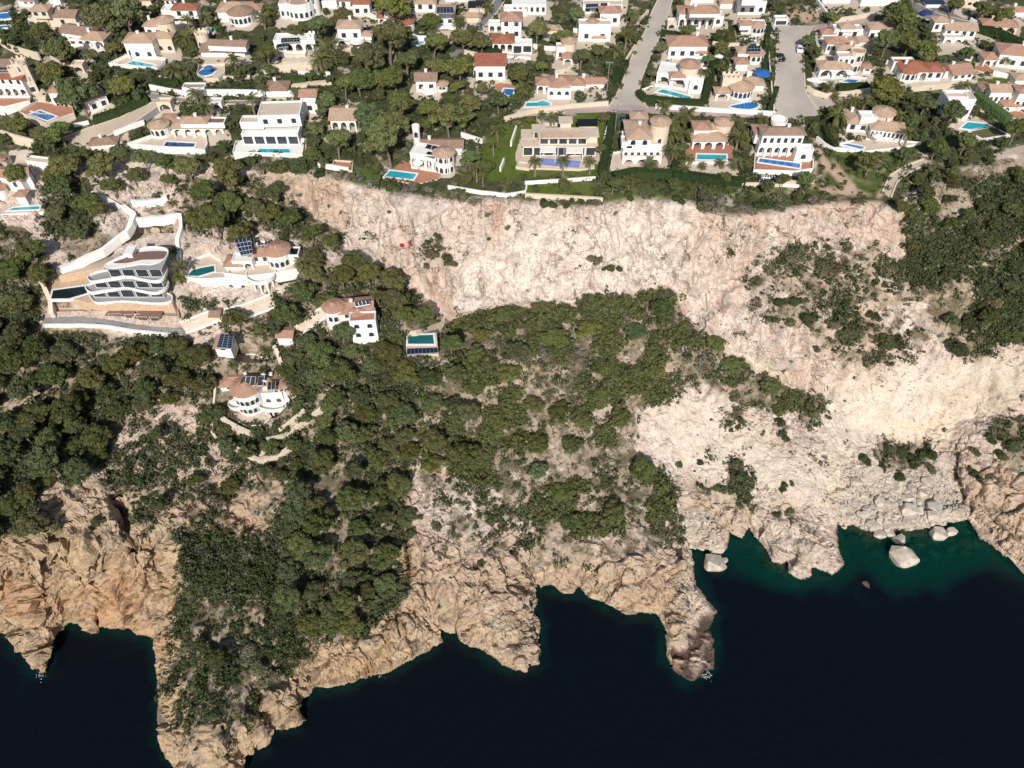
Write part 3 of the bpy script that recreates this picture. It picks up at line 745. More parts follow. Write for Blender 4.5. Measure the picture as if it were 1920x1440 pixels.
        if kind[0] in 'fm':
            hp = .45 if kind[0] == 'f' else .35; th = .28
            def ring(a): return [A + un * a + v * a, A + un * (w - a) + v * a, A + un * (w - a) + v * (d - a), A + un * a + v * (d - a)]
            o_, i_ = ring(-.03), ring(th)
            V = [Vector((q.x, q.y, z - .04)) for q in o_] + [Vector((q.x, q.y, z + hp)) for q in o_] + [Vector((q.x, q.y, z + hp)) for q in i_] + [Vector((q.x, q.y, z + .06)) for q in i_]
            F = []
            for a in range(4):
                b_ = (a + 1) % 4; F += [(a, b_, 4 + b_, 4 + a), (4 + a, 4 + b_, 8 + b_, 8 + a), (8 + a, 8 + b_, 12 + b_, 12 + a)]
            s.add('parapet', V, F, wallmat)
            r = s.add('roof', [Vector((q.x, q.y, z + .07)) for q in i_], [(0, 1, 2, 3)], kind[1:] if len(kind) > 1 else ('paving_cream' if rnd.random() < .5 else 'white_render'))
            if kind[0] == 'm':
                for e in range(4):
                    a, b_ = o_[e], o_[(e + 1) % 4]; n = max(2, int((b_ - a).length / 1.3)); dr = (b_ - a).normalized(); nn = Vector((-dr.y, dr.x, 0))
                    for q in range(n):
                        c = a + (b_ - a) * ((q + .5) / n); pts = [c - dr * .3, c + dr * .3, c + dr * .3 + nn * .28, c - dr * .3 + nn * .28]
                        V, S, Tp, B = prism(pts, z + hp + .002, z + hp + .6); s.add('merlon', V, S + Tp, wallmat, r)
            return r
        C = [A, A + un * w, A + un * w + v * d, A + v * d]
        return s.add('roof', [Vector((q.x, q.y, z + .01)) for q in C], [(0, 1, 2, 3)], kind[1:] or 'paving_cream')
    def block(s, x0, x1, yb, yt, ye, z=0.0, roof='hs', mat='w', front='', down=None, glass='window_glass'):
        yl, yr = yb if isinstance(yb, tuple) else (yb, yb); k = s.t.k
        A = s.p(x0, yl, z); B = s.p(x1, yr, z); u = B - A; w = u.length; un = u.normalized(); v = Vector((-un.y, un.x, 0))
        if v.y < 0: v = -v
        ym = (yl + yr) / 2; S_ = scale_at(s.t.x((x0 + x1) / 2), s.t.y(ym), s.zg + z)
        h = max(.6, (ym - yt) * k / S_[1]); d = max(2.6, (yt - ye) * k / S_[2]); wm = WM.get(mat, mat)
        dn = (2.8 if z <= 0.01 else 0.05) if down is None else down; z0 = A.z - dn; z1 = A.z + h
        KEEPOUT.append([(s.t.x(x0) - 3, s.t.y(ym) + 4), (s.t.x(x1) + 3, s.t.y(ym) + 4), (s.t.x(x1) + 3, s.t.y(ye) - 2), (s.t.x(x0) - 3, s.t.y(ye) - 2)])
        if z < 1: HOUSEPADS.append([(s.t.x(x0) - 10, s.t.y(ym) + 8), (s.t.x(x1) + 10, s.t.y(ym) + 8), (s.t.x(x1) + 8, s.t.y(ym) - 10), (s.t.x(x0) - 8, s.t.y(ym) - 10)])
        arc = front[:1] == 'a'; n = int(front[1:] or 0) if front else 0
        L = lambda a, b_, c: Vector((A.x, A.y, 0)) + un * a + v * b_ + UP3 * c
        if arc and n and h > 1.9:
            dep = min(2.2, d * .4); hh = min(h, 3.3) if h < 5.2 else 3.0; base = A.z if h < 5.2 else A.z + .0
            pts = [L(0, dep, 0), L(w, dep, 0), L(w, d, 0), L(0, d, 0)]
            V, S, Tp, B_ = prism(pts, z0, z1); s.add('wall', V, S + Tp, wm)
            # arcade: piers and arches in front of a shaded porch
            bw = w / n; pier = min(.5, bw * .16); V, F = [], []
            for q in range(n):
                xa, xb = q * bw, (q + 1) * bw; ow = bw - 2 * pier; r_ = ow / 2; sp = max(.9, hh - .45 - r_); ry = min(r_, hh - .45 - sp + .001)
                prof = [(xa + pier, 0)] + [(xa + bw / 2 - r_ * math.cos(math.pi * i / 8), sp + max(.35, min(r_, hh - .35 - sp)) * math.sin(math.pi * i / 8)) for i in range(9)] + [(xb - pier, 0)]
                outl = [(xa, 0)] + [(xa + (xb - xa) * i / 8, z1 - A.z) for i in range(9)] + [(xb, 0)]
                for yy in (0.0, .35):
                    o = len(V); m = len(prof)
                    V += [L(a, yy, A.z + b_) for a, b_ in prof] + [L(a, yy, A.z + b_) for a, b_ in outl]
                    F += [(o + i, o + i + 1, o + m + i + 1, o + m + i) for i in range(m - 1)]
                o2 = len(V) - 4 * len(prof); m = len(prof)
                F += [(o2 + i, o2 + i + 1, o2 + 2 * m + i + 1, o2 + 2 * m + i) for i in range(m - 1)]
            o = len(V); V += [L(0, 0, z0), L(w, 0, z0), L(w, 0, A.z), L(0, 0, A.z), L(0, dep, z0), L(0, dep, z1), L(0, 0, z1), L(w, dep, z0), L(w, dep, z1), L(w, 0, z1), L(0, dep, A.z + .02), L(w, dep, A.z + .02)]
            F += [(o, o + 1, o + 2, o + 3), (o, o + 4, o + 5, o + 6), (o + 1, o + 7, o + 8, o + 9), (o + 3, o + 2, o + 11, o + 10), (o + 6, o + 9, o + 8, o + 5)]
            s.add('arcade', V, F, wm)
            for q in range(n):
                if bw > 1.5: s.opening(L((q + .5) * bw, dep, A.z + .05), un, -v, min(2.0, bw * .6), 2.1, False, 'patio_door', 'window_glass', None)
            if h > 5.2:
                for q in range(n): s.opening(L((q + .5) * bw, 0, A.z + 4.1), un, -v, min(1.1, bw * .4), 1.3, True, 'window', glass)
        else:
            pts = [L(0, 0, 0), L(w, 0, 0), L(w, d, 0), L(0, d, 0)]
            V, S, Tp, B_ = prism(pts, z0, z1); s.add('wall', V, S + Tp, wm)
            if n and h > 1.6:
                rows = [.9] if h < 5.0 else [.8, 3.8]
                for zr in rows:
                    for q in range(n):
                        big = front[0] == 'g'; ww = w / n * .82 if big else min(1.25, w / n * .5); wh = min(h - .5, 2.2) if big else min(1.4, h - zr - .35, 1.4)
                        if wh < .5: continue
                        s.opening(L((q + .5) * w / n, 0, A.z + (.25 if big else zr)), un, -v, ww, wh, front[0] == 'A', 'window', glass)
        # a window on the gable side that faces the middle of the picture
        side = 1 if s.px < 900 else -1
        if d > 4.2 and h > 2.2 and s.px < 860 or s.px > 1100 and d > 4.2 and h > 2.2:
            c = L(w if side > 0 else 0, d * .55, A.z + .9); s.opening(c, v * (1 if side > 0 else -1), un * side, 1.0, 1.2, False, 'window', glass)
        s.roof(Vector((A.x, A.y, 0)), un, v, w, d, z1, roof, mat, wm)
        s.last = (A, un, v, w, d, z1, h)
        return s
    def tower(s, cx, r, yb, yt, z=0.0, roof='cs', mat='w', front='', down=None):
        k = s.t.k; F0 = s.p(cx, yb, z); S_ = scale_at(s.t.x(cx), s.t.y(yb), s.zg + z); rr = r * k / S_[0]; h = max(1.0, (yb - yt) * k / S_[1])
        c = F0 + Vector((0, rr, 0)); N = 18; wm = WM.get(mat, mat); dn = (2.8 if z <= .01 else .05) if down is None else down
        ring = lambda a, zz: [Vector((c.x + a * math.cos(2 * math.pi * i / N), c.y + a * math.sin(2 * math.pi * i / N), zz)) for i in range(N)]
        KEEPOUT.append([(s.t.x(cx - r) - 2, s.t.y(yb) + 4), (s.t.x(cx + r) + 2, s.t.y(yb) + 4), (s.t.x(cx + r) + 2, s.t.y(yt - r * .6)), (s.t.x(cx - r) - 2, s.t.y(yt - r * .6))])
        V, S, Tp, B = prism(ring(rr, 0), F0.z - dn, F0.z + h); s.add('tower_wall', V, S + Tp, wm)
        zt = F0.z + h
        if roof[0] == 'c':
            e = ring(rr + .4, zt); e2 = ring(rr + .4, zt + .13); V = e + e2 + [Vector((c.x, c.y, zt + .13 + rr * .42))]
            F = [(i, (i + 1) % N, N + (i + 1) % N, N + i) for i in range(N)] + [(N + i, N + (i + 1) % N, 2 * N) for i in range(N)] + [tuple(range(N - 1, -1, -1))]
            s.add('roof', V, F, RM[roof[1:] or 's'], None, True)
        else:
            o_, o2, i2, i_ = ring(rr + .04, zt - .1), ring(rr + .04, zt + .5), ring(rr - .25, zt + .5), ring(rr - .25, zt + .05)
            V = o_ + o2 + i2 + i_; F = []
            for q in range(3): F += [(q * N + i, q * N + (i + 1) % N, (q + 1) * N + (i + 1) % N, (q + 1) * N + i) for i in range(N)]
            s.add('parapet', V, F, wm)
            rf = s.add('roof', i_, [tuple(range(N))], {'s': 'roof_tiles_sand', '': 'paving_cream'}.get(roof[1:], roof[1:] or 'paving_cream'), None, True)
            if roof[0] == 'm':
                for i in range(0, N, 2):
                    a = 2 * math.pi * i / N; q = c + Vector((math.cos(a), math.sin(a), 0)) * (rr - .1); dr = Vector((-math.sin(a), math.cos(a), 0)); nn = Vector((math.cos(a), math.sin(a), 0))
                    V, S, Tp, B = prism([q - dr * .3 - nn * .12, q + dr * .3 - nn * .12, q + dr * .3 + nn * .14, q - dr * .3 + nn * .14], zt + .502, zt + 1.15); s.add('merlon', V, S + Tp, wm, rf)
        n = int(front[1:] or 0) if front else 0
        rows = [.9] if h < 5 else [.9, 3.9]
        for zr in rows:
            for q in range(n):
                a = -math.pi / 2 + (q - (n - 1) / 2) * min(.55, 2.2 / max(n, 1)); out = Vector((math.cos(a), math.sin(a), 0)); un = Vector((-math.sin(a), math.cos(a), 0))
                wh = min(1.6, h - zr - .3)
                if wh > .5: s.opening(Vector((c.x, c.y, F0.z + zr)) + out * (rr + .01), un, out, min(.95, 1.6 * rr * 2 / max(n, 1) / 2), wh, front[0] == 'A')
        return s
    def terrace(s, pts, z=0.0, mat='paving_cream', side='w', down=3.5, rail=0.0, name='terrace', lift=.06):
        if name in ('terrace', 'forecourt') and s.py < 390:      # stands clear of the garden at its front edge
            ym = max(y for x, y in pts); fr = [at(s.t.x(x), s.t.y(y)).z for x, y in pts if y > ym - 60]
            z = max(z, sum(fr) / len(fr) - s.zg + .1)
        P = [s.p(x, y, z + lift) for x, y in pts]; z1 = s.zg + z + lift
        if down > 1: TERR.append(([(s.t.x(x), s.t.y(y)) for x, y in pts], P, z1))
        KEEPOUT.append([(s.t.x(x), s.t.y(y)) for x, y in pts])
        me = prism_mesh(name, s.rel(P), z1 - down - s.zg, z1 - s.zg, WM.get(side, side), mat); o = link(name, me, s.root)
        if rail: s.rail(P, z1, rail, True, WM.get(side, side))
        return s
    def rail(s, P, z, h, closed, mat, name='balustrade', th=.2):
        n = len(P); V, F = [], []
        for i in range(n if closed else n - 1):
            a, b_ = P[i], P[(i + 1) % n]; d = (b_ - a); d.z = 0
            if d.length < .05: continue
            d.normalize(); nn = Vector((-d.y, d.x, 0)) * th / 2; o = len(V)
            v, S, Tp, B = prism([a - nn, b_ - nn, b_ + nn, a + nn], z + .004, z + h); V += v; F += [tuple(q + o for q in f) for f in S + Tp]
        s.add(name, V, F, mat)
    def balcony(s, cx, cy, r, z, cols=0, drop=3.2, mat='w', ratio=1.0):
        k = s.t.k; c = s.p(cx, cy, z); S_ = scale_at(s.t.x(cx), s.t.y(cy), s.zg + z); rr = r * k / S_[0]; N = 20
        ring = [Vector((c.x + rr * math.cos(2 * math.pi * i / N), c.y + rr * ratio * math.sin(2 * math.pi * i / N), 0)) for i in range(N)]
        V, S, Tp, B = prism(ring, c.z - .35, c.z); s.add('balcony', V, S + Tp + B, WM[mat]); s.rail([Vector((q.x, q.y, 0)) for q in ring], c.z, .9, True, WM[mat])
        for q in range(cols):
            a = math.pi * (1.15 + .7 * q / max(1, cols - 1)); b_ = c + Vector((math.cos(a) * rr * .85, math.sin(a) * rr * ratio * .85, 0))
            V, F = tube([(b_.x, b_.y, c.z - .352), (b_.x, b_.y, c.z - drop)], [.28, .28], 8); s.add('column', V, F, WM[mat])
        return s
    def panels(s, a, b_, c, d, z1, z2, nx, ny, mat='solar_cells', name='solar_panel'):
        """near edge a-b, far edge d-c (picture points), panels proud of the roof"""
        A, B, C, D = s.p(*a, z1), s.p(*b_, z1), s.p(*c, z2), s.p(*d, z2); g = .05
        f = lambda u, v: (A * (1 - u) + B * u) * (1 - v) + (D * (1 - u) + C * u) * v
        for i in range(nx):
            for j in range(ny):
                q = [f((i + g) / nx, (j + g) / ny), f((i + 1 - g) / nx, (j + g) / ny), f((i + 1 - g) / nx, (j + 1 - g) / ny), f((i + g) / nx, (j + 1 - g) / ny)]
                n = (q[1] - q[0]).cross(q[3] - q[0]).normalized() * .08
                R_ = s.rel([e - n for e in q] + q); F = [(4, 5, 6, 7), (0, 1, 5, 4), (1, 2, 6, 5), (2, 3, 7, 6), (3, 0, 4, 7)]
                me = mesh(name, R_, F, [mat, 'grey_metal']); me.polygons.foreach_set('material_index', [0, 1, 1, 1, 1]); link(name, me, s.root)
        # the frame that carries them
        KEEPOUT.append([(s.t.x(x), s.t.y(y) + 3) for x, y in (a, b_)] + [(s.t.x(x), s.t.y(y)) for x, y in (c, d)]); TERR.append(([], [A, B, C, D], min(z1, z2) + s.zg - .3))
        E = [f(0, 0), f(1, 0), f(1, 1), f(0, 1)]; s.add('panel_frame', [e - UP3 * .1 for e in E] + [e - UP3 * .35 for e in E], [(0, 1, 2, 3), (0, 1, 5, 4), (1, 2, 6, 5), (2, 3, 7, 6), (3, 0, 4, 7)], 'grey_metal')
        return s
    def dish(s, x, y, z, r=.5):
        c = s.p(x, y, z); V, F = [], []; N = 12
        for rr, dd in ((0, .12), (r * .6, .06), (r, 0)):
            for i in range(N): V.append(c + Vector((rr * math.cos(6.283 * i / N), -.3 - dd * -1 + rr * math.sin(6.283 * i / N) * -.35, rr * math.sin(6.283 * i / N))))
        for q in range(2): F += [(q * N + i, q * N + (i + 1) % N, (q + 1) * N + (i + 1) % N, (q + 1) * N + i) for i in range(N)]
        V2, F2 = tube([c - UP3 * 1.2, c], [.06, .05], 5)
        v, f = join([(V, F), (V2, F2)]); s.add('satellite_dish', v, f, 'white_paint'); return s

def tube(path, radii, sides=6):
    V, F = [], []
    for k, (p, r) in enumerate(zip(path, radii)):
        p = Vector(p); d = (Vector(path[min(k + 1, len(path) - 1)]) - Vector(path[max(k - 1, 0)])).normalized()
        a = d.orthogonal().normalized(); b_ = d.cross(a)
        for s in range(sides):
            t = 2 * math.pi * s / sides; V.append(p + (a * math.cos(t) + b_ * math.sin(t)) * r)
        if k:
            o = (k - 1) * sides
            for s in range(sides): F.append((o + s, o + (s + 1) % sides, o + sides + (s + 1) % sides, o + sides + s))
    return V, F

def join(parts):
    V, F = [], []
    for v, f in parts:
        o = len(V); V += list(v); F += [tuple(i + o for i in q) for q in f]
    return V, F

def pool(tile, pts, label, mat='pool_water', z=None, dz=.06, round_=False, cope='white_paint', coping=.45):
    """swimming pool: picture outline of the water; rim and water"""
    P = [(tile.x(x), tile.y(y)) for x, y in pts]
    KEEPOUT.append(P); cx = sum(a for a, b_ in P) / len(P); cy = sum(b_ for a, b_ in P) / len(P)
    zz = (max(at(a, b_).z for a, b_ in P) if z is None else z) + dz
    for poly, W_, zt in TERR:
        if inside(poly, np.array([cx]), np.array([cy]))[0]: zz = zt + .01
    Wp = [wpt(a, b_, zz) for a, b_ in P]; c = sum(Wp, Vector((0, 0, 0))) / len(Wp)
    if round_:
        Q = []
        n = len(Wp)
        for i in range(n):
            p0, p1, p2, p3 = Wp[(i - 1) % n], Wp[i], Wp[(i + 1) % n], Wp[(i + 2) % n]
            for t in (0, .25, .5, .75):
                Q.append(.5 * ((2 * p1) + (p2 - p0) * t + (2 * p0 - 5 * p1 + 4 * p2 - p3) * t * t + (3 * p1 - p0 - 3 * p2 + p3) * t ** 3))
        Wp = Q
    TERR.append(([], Wp, zz - .05))
    n = len(Wp); o = thing('swimming_pool', label, 'swimming pool', (c.x, c.y, zz))
    sg = sum((Wp[i].x * Wp[(i + 1) % n].y - Wp[(i + 1) % n].x * Wp[i].y) for i in range(n)); sgn = 1 if sg > 0 else -1
    out = []
    for i in range(n):
        d1 = (Wp[i] - Wp[i - 1]); d2 = (Wp[(i + 1) % n] - Wp[i]); d1.z = d2.z = 0; d1.normalize(); d2.normalize()
        n1 = Vector((d1.y, -d1.x, 0)) * sgn; n2 = Vector((d2.y, -d2.x, 0)) * sgn; b_ = (n1 + n2)
        b_ = b_ / max(.5, b_.length_squared / 2) if b_.length > .01 else n1
        out.append(Wp[i] + b_ * coping)
    V = [q - c + UP3 * .12 for q in Wp] + [q - c + UP3 * .12 for q in out] + [q - c - UP3 * .6 for q in out] + [q - c + UP3 * .01 for q in Wp]
    F = []
    for i in range(n):
        j = (i + 1) % n; F += [(i, j, n + j, n + i), (n + i, n + j, 2 * n + j, 2 * n + i), (i, j, 3 * n + j, 3 * n + i)]
    link('coping', mesh('coping', V, F, cope), o)
    link('water', mesh('pool_surface', [q - c + UP3 * .035 for q in Wp], [tuple(range(n))], mat), o)
    return o

def wall_line(pts, label, h=1.6, th=.4, mat='cream_render', name='garden_wall', cat='wall', cap=True, down=1.2, sub=3):
    """wall that follows the ground along picture points"""
    Pp = []
    for (a, b_), (c, d) in zip(pts[:-1], pts[1:]):
        m = max(1, int(math.hypot(c - a, d - b_) / 10)) if sub else 1
        for q in range(m): Pp.append((a + (c - a) * q / m, b_ + (d - b_) * q / m))
    Pp.append(pts[-1]); P = [at(a, b_) for a, b_ in Pp]; c = P[0].copy(); V, F = [], []; n = len(P)
    for i in range(n):
        d = P[min(i + 1, n - 1)] - P[max(i - 1, 0)]; d.z = 0; d.normalize(); nn = Vector((-d.y, d.x, 0)) * th / 2; q = P[i] - c
        V += [q - nn - UP3 * down, q + nn - UP3 * down, q + nn + UP3 * h, q - nn + UP3 * h]
    for i in range(n - 1):
        a, b_ = 4 * i, 4 * i + 4; F += [(a + k, a + (k + 1) % 4, b_ + (k + 1) % 4, b_ + k) for k in range(4)]
    F += [(0, 1, 2, 3), (4 * n - 1, 4 * n - 2, 4 * n - 3, 4 * n - 4)]
    o = link(name, mesh(name, V, F, mat), None, c); tag(o, label, cat)
    return o

def strip(name, left, right, mat, label=None, lift=.10, kerb=.0, kerbmat='paving_cream', smooth_n=None):
    """road or path between two picture edges, laid on the ground"""
    def resample(L, n):
        d = [0]
        for a, b_ in zip(L[:-1], L[1:]): d.append(d[-1] + math.hypot(b_[0] - a[0], b_[1] - a[1]))
        t = np.linspace(0, d[-1], n); return list(zip(np.interp(t, d, [q[0] for q in L]), np.interp(t, d, [q[1] for q in L])))
    n = smooth_n or max(6, int(max(math.hypot(left[-1][0] - left[0][0], left[-1][1] - left[0][1]), 60) / 6)); m = 5
    Lp, Rp = resample(left, n), resample(right, n); V, F = [], []
    for a, b_ in zip(Lp, Rp):
        for q in range(m):
            t = q / (m - 1); p = at(a[0] + (b_[0] - a[0]) * t, a[1] + (b_[1] - a[1]) * t); V.append(p + UP3 * lift)
    for i in range(n - 1):
        for q in range(m - 1): F.append((i * m + q, i * m + q + 1, (i + 1) * m + q + 1, (i + 1) * m + q))
    # skirts so that the edge is closed
    for side in (0, m - 1):
        o = len(V); V += [V[i * m + side] - UP3 * 1.0 for i in range(n)]
        F += [(i * m + side, (i + 1) * m + side, o + i + 1, o + i) for i in range(n - 1)]
    o = structure(name, mesh(name, V, F, mat), label)
    KEEPOUT.append(list(left) + list(right)[::-1])
    if kerb:
        V, F = [], []
        for side in (0, m - 1):
            o0 = len(V)
            for i in range(n):
                e = Vector(o.data.vertices[i * m + side].co); inn = Vector(o.data.vertices[i * m + (1 if side == 0 else m - 2)].co); d = (e - inn); d.z = 0; d.normalize()
                V += [e - UP3 * .02, e + UP3 * kerb, e + d * .45 + UP3 * kerb, e + d * .45 - UP3 * .4]
            for i in range(n - 1):
                a, b_ = o0 + 4 * i, o0 + 4 * i + 4; F += [(a + k, a + k + 1, b_ + k + 1, b_ + k) for k in range(3)]
        structure('kerb', mesh('kerb', V, F, kerbmat))
    return o

def hedge(pts, label, w=1.6, h=1.8, mat='hedge_leaves', tone=1.0):
    """clipped hedge of leaf-sized faces along picture points"""
    r = np.random.default_rng(int(pts[0][0] * 7 + pts[0][1])); P = []
    for (a, b_), (c, d) in zip(pts[:-1], pts[1:]):
        m = max(1, int(math.hypot(c - a, d - b_) / 7))
        for q in range(m): P.append((a + (c - a) * q / m, b_ + (d - b_) * q / m))
    P.append(pts[-1]); P = [at(a, b_) for a, b_ in P]; c = P[0].copy(); n = len(P); V, F, Tn = [], [], []
    for i in range(n):
        d = P[min(i + 1, n - 1)] - P[max(i - 1, 0)]; d.z = 0; d.normalize(); nn = Vector((-d.y, d.x, 0)) * w / 2 * .86; q = P[i] - c
        for e in (q - nn - UP3 * .5, q + nn - UP3 * .5, q + nn * .9 + UP3 * h * .93, q - nn * .9 + UP3 * h * .93): V.append(e); Tn.append(.2)
    for i in range(n - 1):
        a, b_ = 4 * i, 4 * i + 4; F += [(a + k, a + (k + 1) % 4, b_ + (k + 1) % 4, b_ + k) for k in range(4)]
    F += [(0, 1, 2, 3), (4 * n - 1, 4 * n - 2, 4 * n - 3, 4 * n - 4)]
    for i in range(n - 1):
        d = P[i + 1] - P[i]; L = d.length; d.z = 0; d.normalize(); nn = Vector((-d.y, d.x, 0))
        for q in range(int(L * 16)):
            t = r.random(); a = r.uniform(-1.5, 1.5); side = min(max(a, -.5), .5) * w; z = h * (1 - max(0, abs(a) - .5) * .95)
            e = P[i] + (P[i + 1] - P[i]) * t - c + nn * side + UP3 * z; sz = r.uniform(.16, .36); x, y = Vector(r.normal(size=3)).normalized() * sz, Vector(r.normal(size=3)).normalized() * sz
            o = len(V); V += [e - x, e + x, e + y + UP3 * .1]; F.append((o, o + 1, o + 2)); Tn += [r.random()] * 3
    o = link('hedge', mesh('hedge', V, F, mat, Tn), None, c); o.color = (tone, tone, tone, 1); tag(o, label, 'hedge')
    KEEPOUT.append([(a, b_ - 5) for a, b_ in pts] + [(a, b_ + 4) for a, b_ in pts[::-1]])
    return o

def cut_ground():
    """the ground is dug away where a terrace or pool lies in the slope"""
    for poly, P, z in TERR:
        xs = [q.x for q in P]; ys = [q.y for q in P]
        m = (PF[..., 0] > min(xs) - 1) & (PF[..., 0] < max(xs) + 1) & (PF[..., 1] > min(ys) - 1) & (PF[..., 1] < max(ys) + 1) & (PF[..., 2] > z - .4)
        jj, ii = np.nonzero(m)
        if len(jj) == 0: continue
        c = sum(P, Vector((0, 0, 0))) / len(P); G = [((q.x - c.x) * 1.04 + c.x, (q.y - c.y) * 1.04 + c.y) for q in P]
        k = inside(G, PF[jj, ii, 0], PF[jj, ii, 1]); PF[jj[k], ii[k], 2] = np.minimum(PF[jj[k], ii[k], 2], z - .35)
    oc = np.zeros(GX.shape, bool)
    for poly in HOUSEPADS: oc |= inside([(a, b_ + (4 if b_ > sum(q[1] for q in poly) / len(poly) else 0)) for a, b_ in poly])
    pv = np.clip(blur(oc.astype(float), 2) * 1.7, 0, 1) * plateau
    GROUND.attributes['pave'].data.foreach_set('value', pv.astype(np.float32).ravel())
    GROUND.vertices.foreach_set('co', PF.astype(np.float32).ravel()); GROUND.update()

# ------------------------------------------------------------------ roads and paths
def tp(t, pts): return [(t.x(a), t.y(b_)) for a, b_ in pts]
strip('road', tp(T3, [(1110,-20),(1055,90),(1000,250),(945,330),(885,480),(825,640),(775,740),(720,815)]), tp(T3, [(1205,-20),(1170,90),(1130,200),(1080,330),(1012,470),(962,600),(942,700),(1010,815)]), 'road_pale', 'pale concrete road running straight inland between villas', .10, .12)
strip('road', [(960,206),(1060,200),(1140,196),(1180,197),(1225,201),(1300,206),(1452,213)], [(960,220),(1060,213),(1140,210),(1180,211),(1225,213),(1300,217),(1452,222)], 'road_pink', 'pinkish lane behind the front row of villas', .12, .0)
strip('road', tp(T4, [(75,185),(72,350),(62,600),(45,720),(40,885)]), tp(T4, [(335,195),(262,330),(262,500),(272,690),(395,870)]), 'road_pale', 'wide pale road ending in a turning place', .10, .12)
strip('road', tp(T4, [(300,700),(400,742),(560,735),(740,700),(900,690)]), tp(T4, [(330,850),(440,800),(590,775),(760,735),(900,705)]), 'road_pale', 'pale lane leaving the turning place to the right', .13)
strip('road', tp(T4, [(330,195),(450,178),(600,160),(790,128)]), tp(T4, [(330,235),(470,212),(620,190),(800,160)]), 'road_pink', 'lane below the bare orange plot', .13)
strip('road', [(935,-10),(915,22),(893,46)], [(952,-10),(930,25),(905,52)], 'road_grey', 'dark asphalt street at the top of the plateau', .1, .1)
strip('road', [(855,92),(838,102)], [(872,94),(852,108)], 'road_grey', 'dark asphalt street end between the pines', .1)
strip('road', tp(T4, [(1100,20),(1290,110),(1480,160),(1600,170)]), tp(T4, [(1090,110),(1230,160),(1420,190),(1600,205)]), 'road_grey', 'grey street curving past the villas at the right', .1, .1)
strip('road', tp(T4, [(1150,-10),(1330,70),(1500,160)]), tp(T4, [(1060,-10),(1260,90),(1440,175)]), 'road_grey', 'grey street entering at the top right', .12)
strip('road', tp(T1, [(470,1040),(700,950),(900,885),(1050,805),(1165,765)]), tp(T1, [(590,1105),(740,1035),(860,995),(1000,920),(1100,850),(1195,785)]), 'cobbles', 'cobbled drive climbing between garden walls', .1, .1)
strip('road', tp(T1, [(870,1005),(1010,925),(1110,855),(1200,785),(1150,745)]), tp(T1, [(900,1015),(1040,950),(1150,880),(1300,770),(1290,735)]), 'road_grey', 'grey lane beside the cobbled drive', .14)
strip('road', tp(T1, [(1080,690),(1180,705),(1330,735),(1500,755),(1700,760),(1990,760)]), tp(T1, [(1130,745),(1230,755),(1380,765),(1520,775),(1700,780),(1990,782)]), 'road_grey', 'dark lane under the long white garden wall', .1, .1)
strip('road', tp(T5, [(340,1190),(560,1185),(760,1200),(1000,1240),(1200,1265),(1390,1270)]), tp(T5, [(330,1235),(560,1235),(800,1245),(1000,1275),(1200,1295),(1390,1310)]), 'road_grey', 'grey lane below the curved white villa', .35)
strip('path', tp(T6, [(70,770),(280,690),(500,650),(710,570)]), tp(T6, [(110,830),(330,750),(520,730),(730,650)]), 'paving_cream', 'pale ramp under the white villa with solar panels', .4, .25, 'white_render')
strip('path', tp(T6, [(860,800),(960,720),(1080,650)]), tp(T6, [(900,850),(1010,770),(1110,690)]), 'paving_cream', 'pale ramp to the villa with the rose roof', .4, .25, 'white_render')
strip('path', tp(T6, [(1880,690),(1870,760),(1760,800),(1640,830)]), tp(T6, [(1900,700),(1890,790),(1840,850),(1640,850)]), 'paving_cream', 'pale path curving down to the green pool', .35)
strip('path', [(1920,272),(1880,283),(1862,290)], [(1920,285),(1890,292),(1870,300)], 'cobbles', 'sandy cliff path at the right edge', .1)
strip('path', [(1738,298),(1700,312),(1668,332),(1655,362)], [(1740,306),(1706,322),(1680,342),(1668,372)], 'cobbles', 'sandy cliff path with a low edge', .12, .3, 'cream_render')

# ------------------------------------------------------------------ villas, left part of the plateau
Bv = lambda t, label, ax, ay, short, name='villa', cat='house', dz=0.0: Bld(t, name, label, cat, ax, ay, short, dz)
b = Bv(T1, 'cream villa with a tan gabled roof at the far top left', 400, 195, 'the cream villa at the far top left')
b.block(385,590,(200,205),135,85,0,'gb','c','w1').block(235,380,205,155,110,0,'f','c','a3').block(255,375,140,88,48,3.2,'hs','c','w2')
pool(T1, [(0,105),(60,98),(105,112),(80,135),(0,142)], 'oval blue pool at the top left edge', 'pool_water_blue', round_=True)
pool(T1, [(-10,195),(70,190),(80,205),(-10,212)], 'narrow blue pool under the cream villa at the left edge', 'pool_water_blue')
b = Bv(T1, 'small white house with rose roof at the top left corner', 220, 50, 'the small white corner house'); b.block(185,270,50,12,-15,0,'hr','w','w2').block(150,195,45,25,5,0,'f','w','')
b = Bv(T1, 'white villa with long brown roof and a tan front wing', 600, 350, 'the white villa with the brown roof')
b.block(480,690,(320,350),262,205,0,'gb','w','A4').block(640,800,(370,380),305,250,0,'hs','w','a2').block(530,650,350,305,270,0,'f','w','w2')
b = Bv(T1, 'large cream-and-white villa with round tan turret above a raised pool terrace', 1080, 440, 'the turret villa above the raised pool')
b.terrace([(820,490),(960,425),(1160,440),(1250,455),(1240,480),(1180,525)],0,'paving_cream','w',5.0,.8).block(970,1180,440,330,262,0,'hs','w','a3').block(1105,1235,280,205,155,3.4,'hs','w','w2').tower(1248,68,290,190,3.4,'cs','c','A3').block(1185,1320,400,295,250,0,'hs','c','A2').block(1000,1180,445,385,340,0,'f','w','A2')
pool(T1, [(950,480),(1000,457),(1160,487),(1115,512)], 'turquoise pool on the raised cream terrace of the turret villa', 'pool_water', b.zg)
b = Bv(T1, 'white villa with round battlemented tower and brown arcade roofs', 1660, 425, 'the villa with the battlemented round tower')
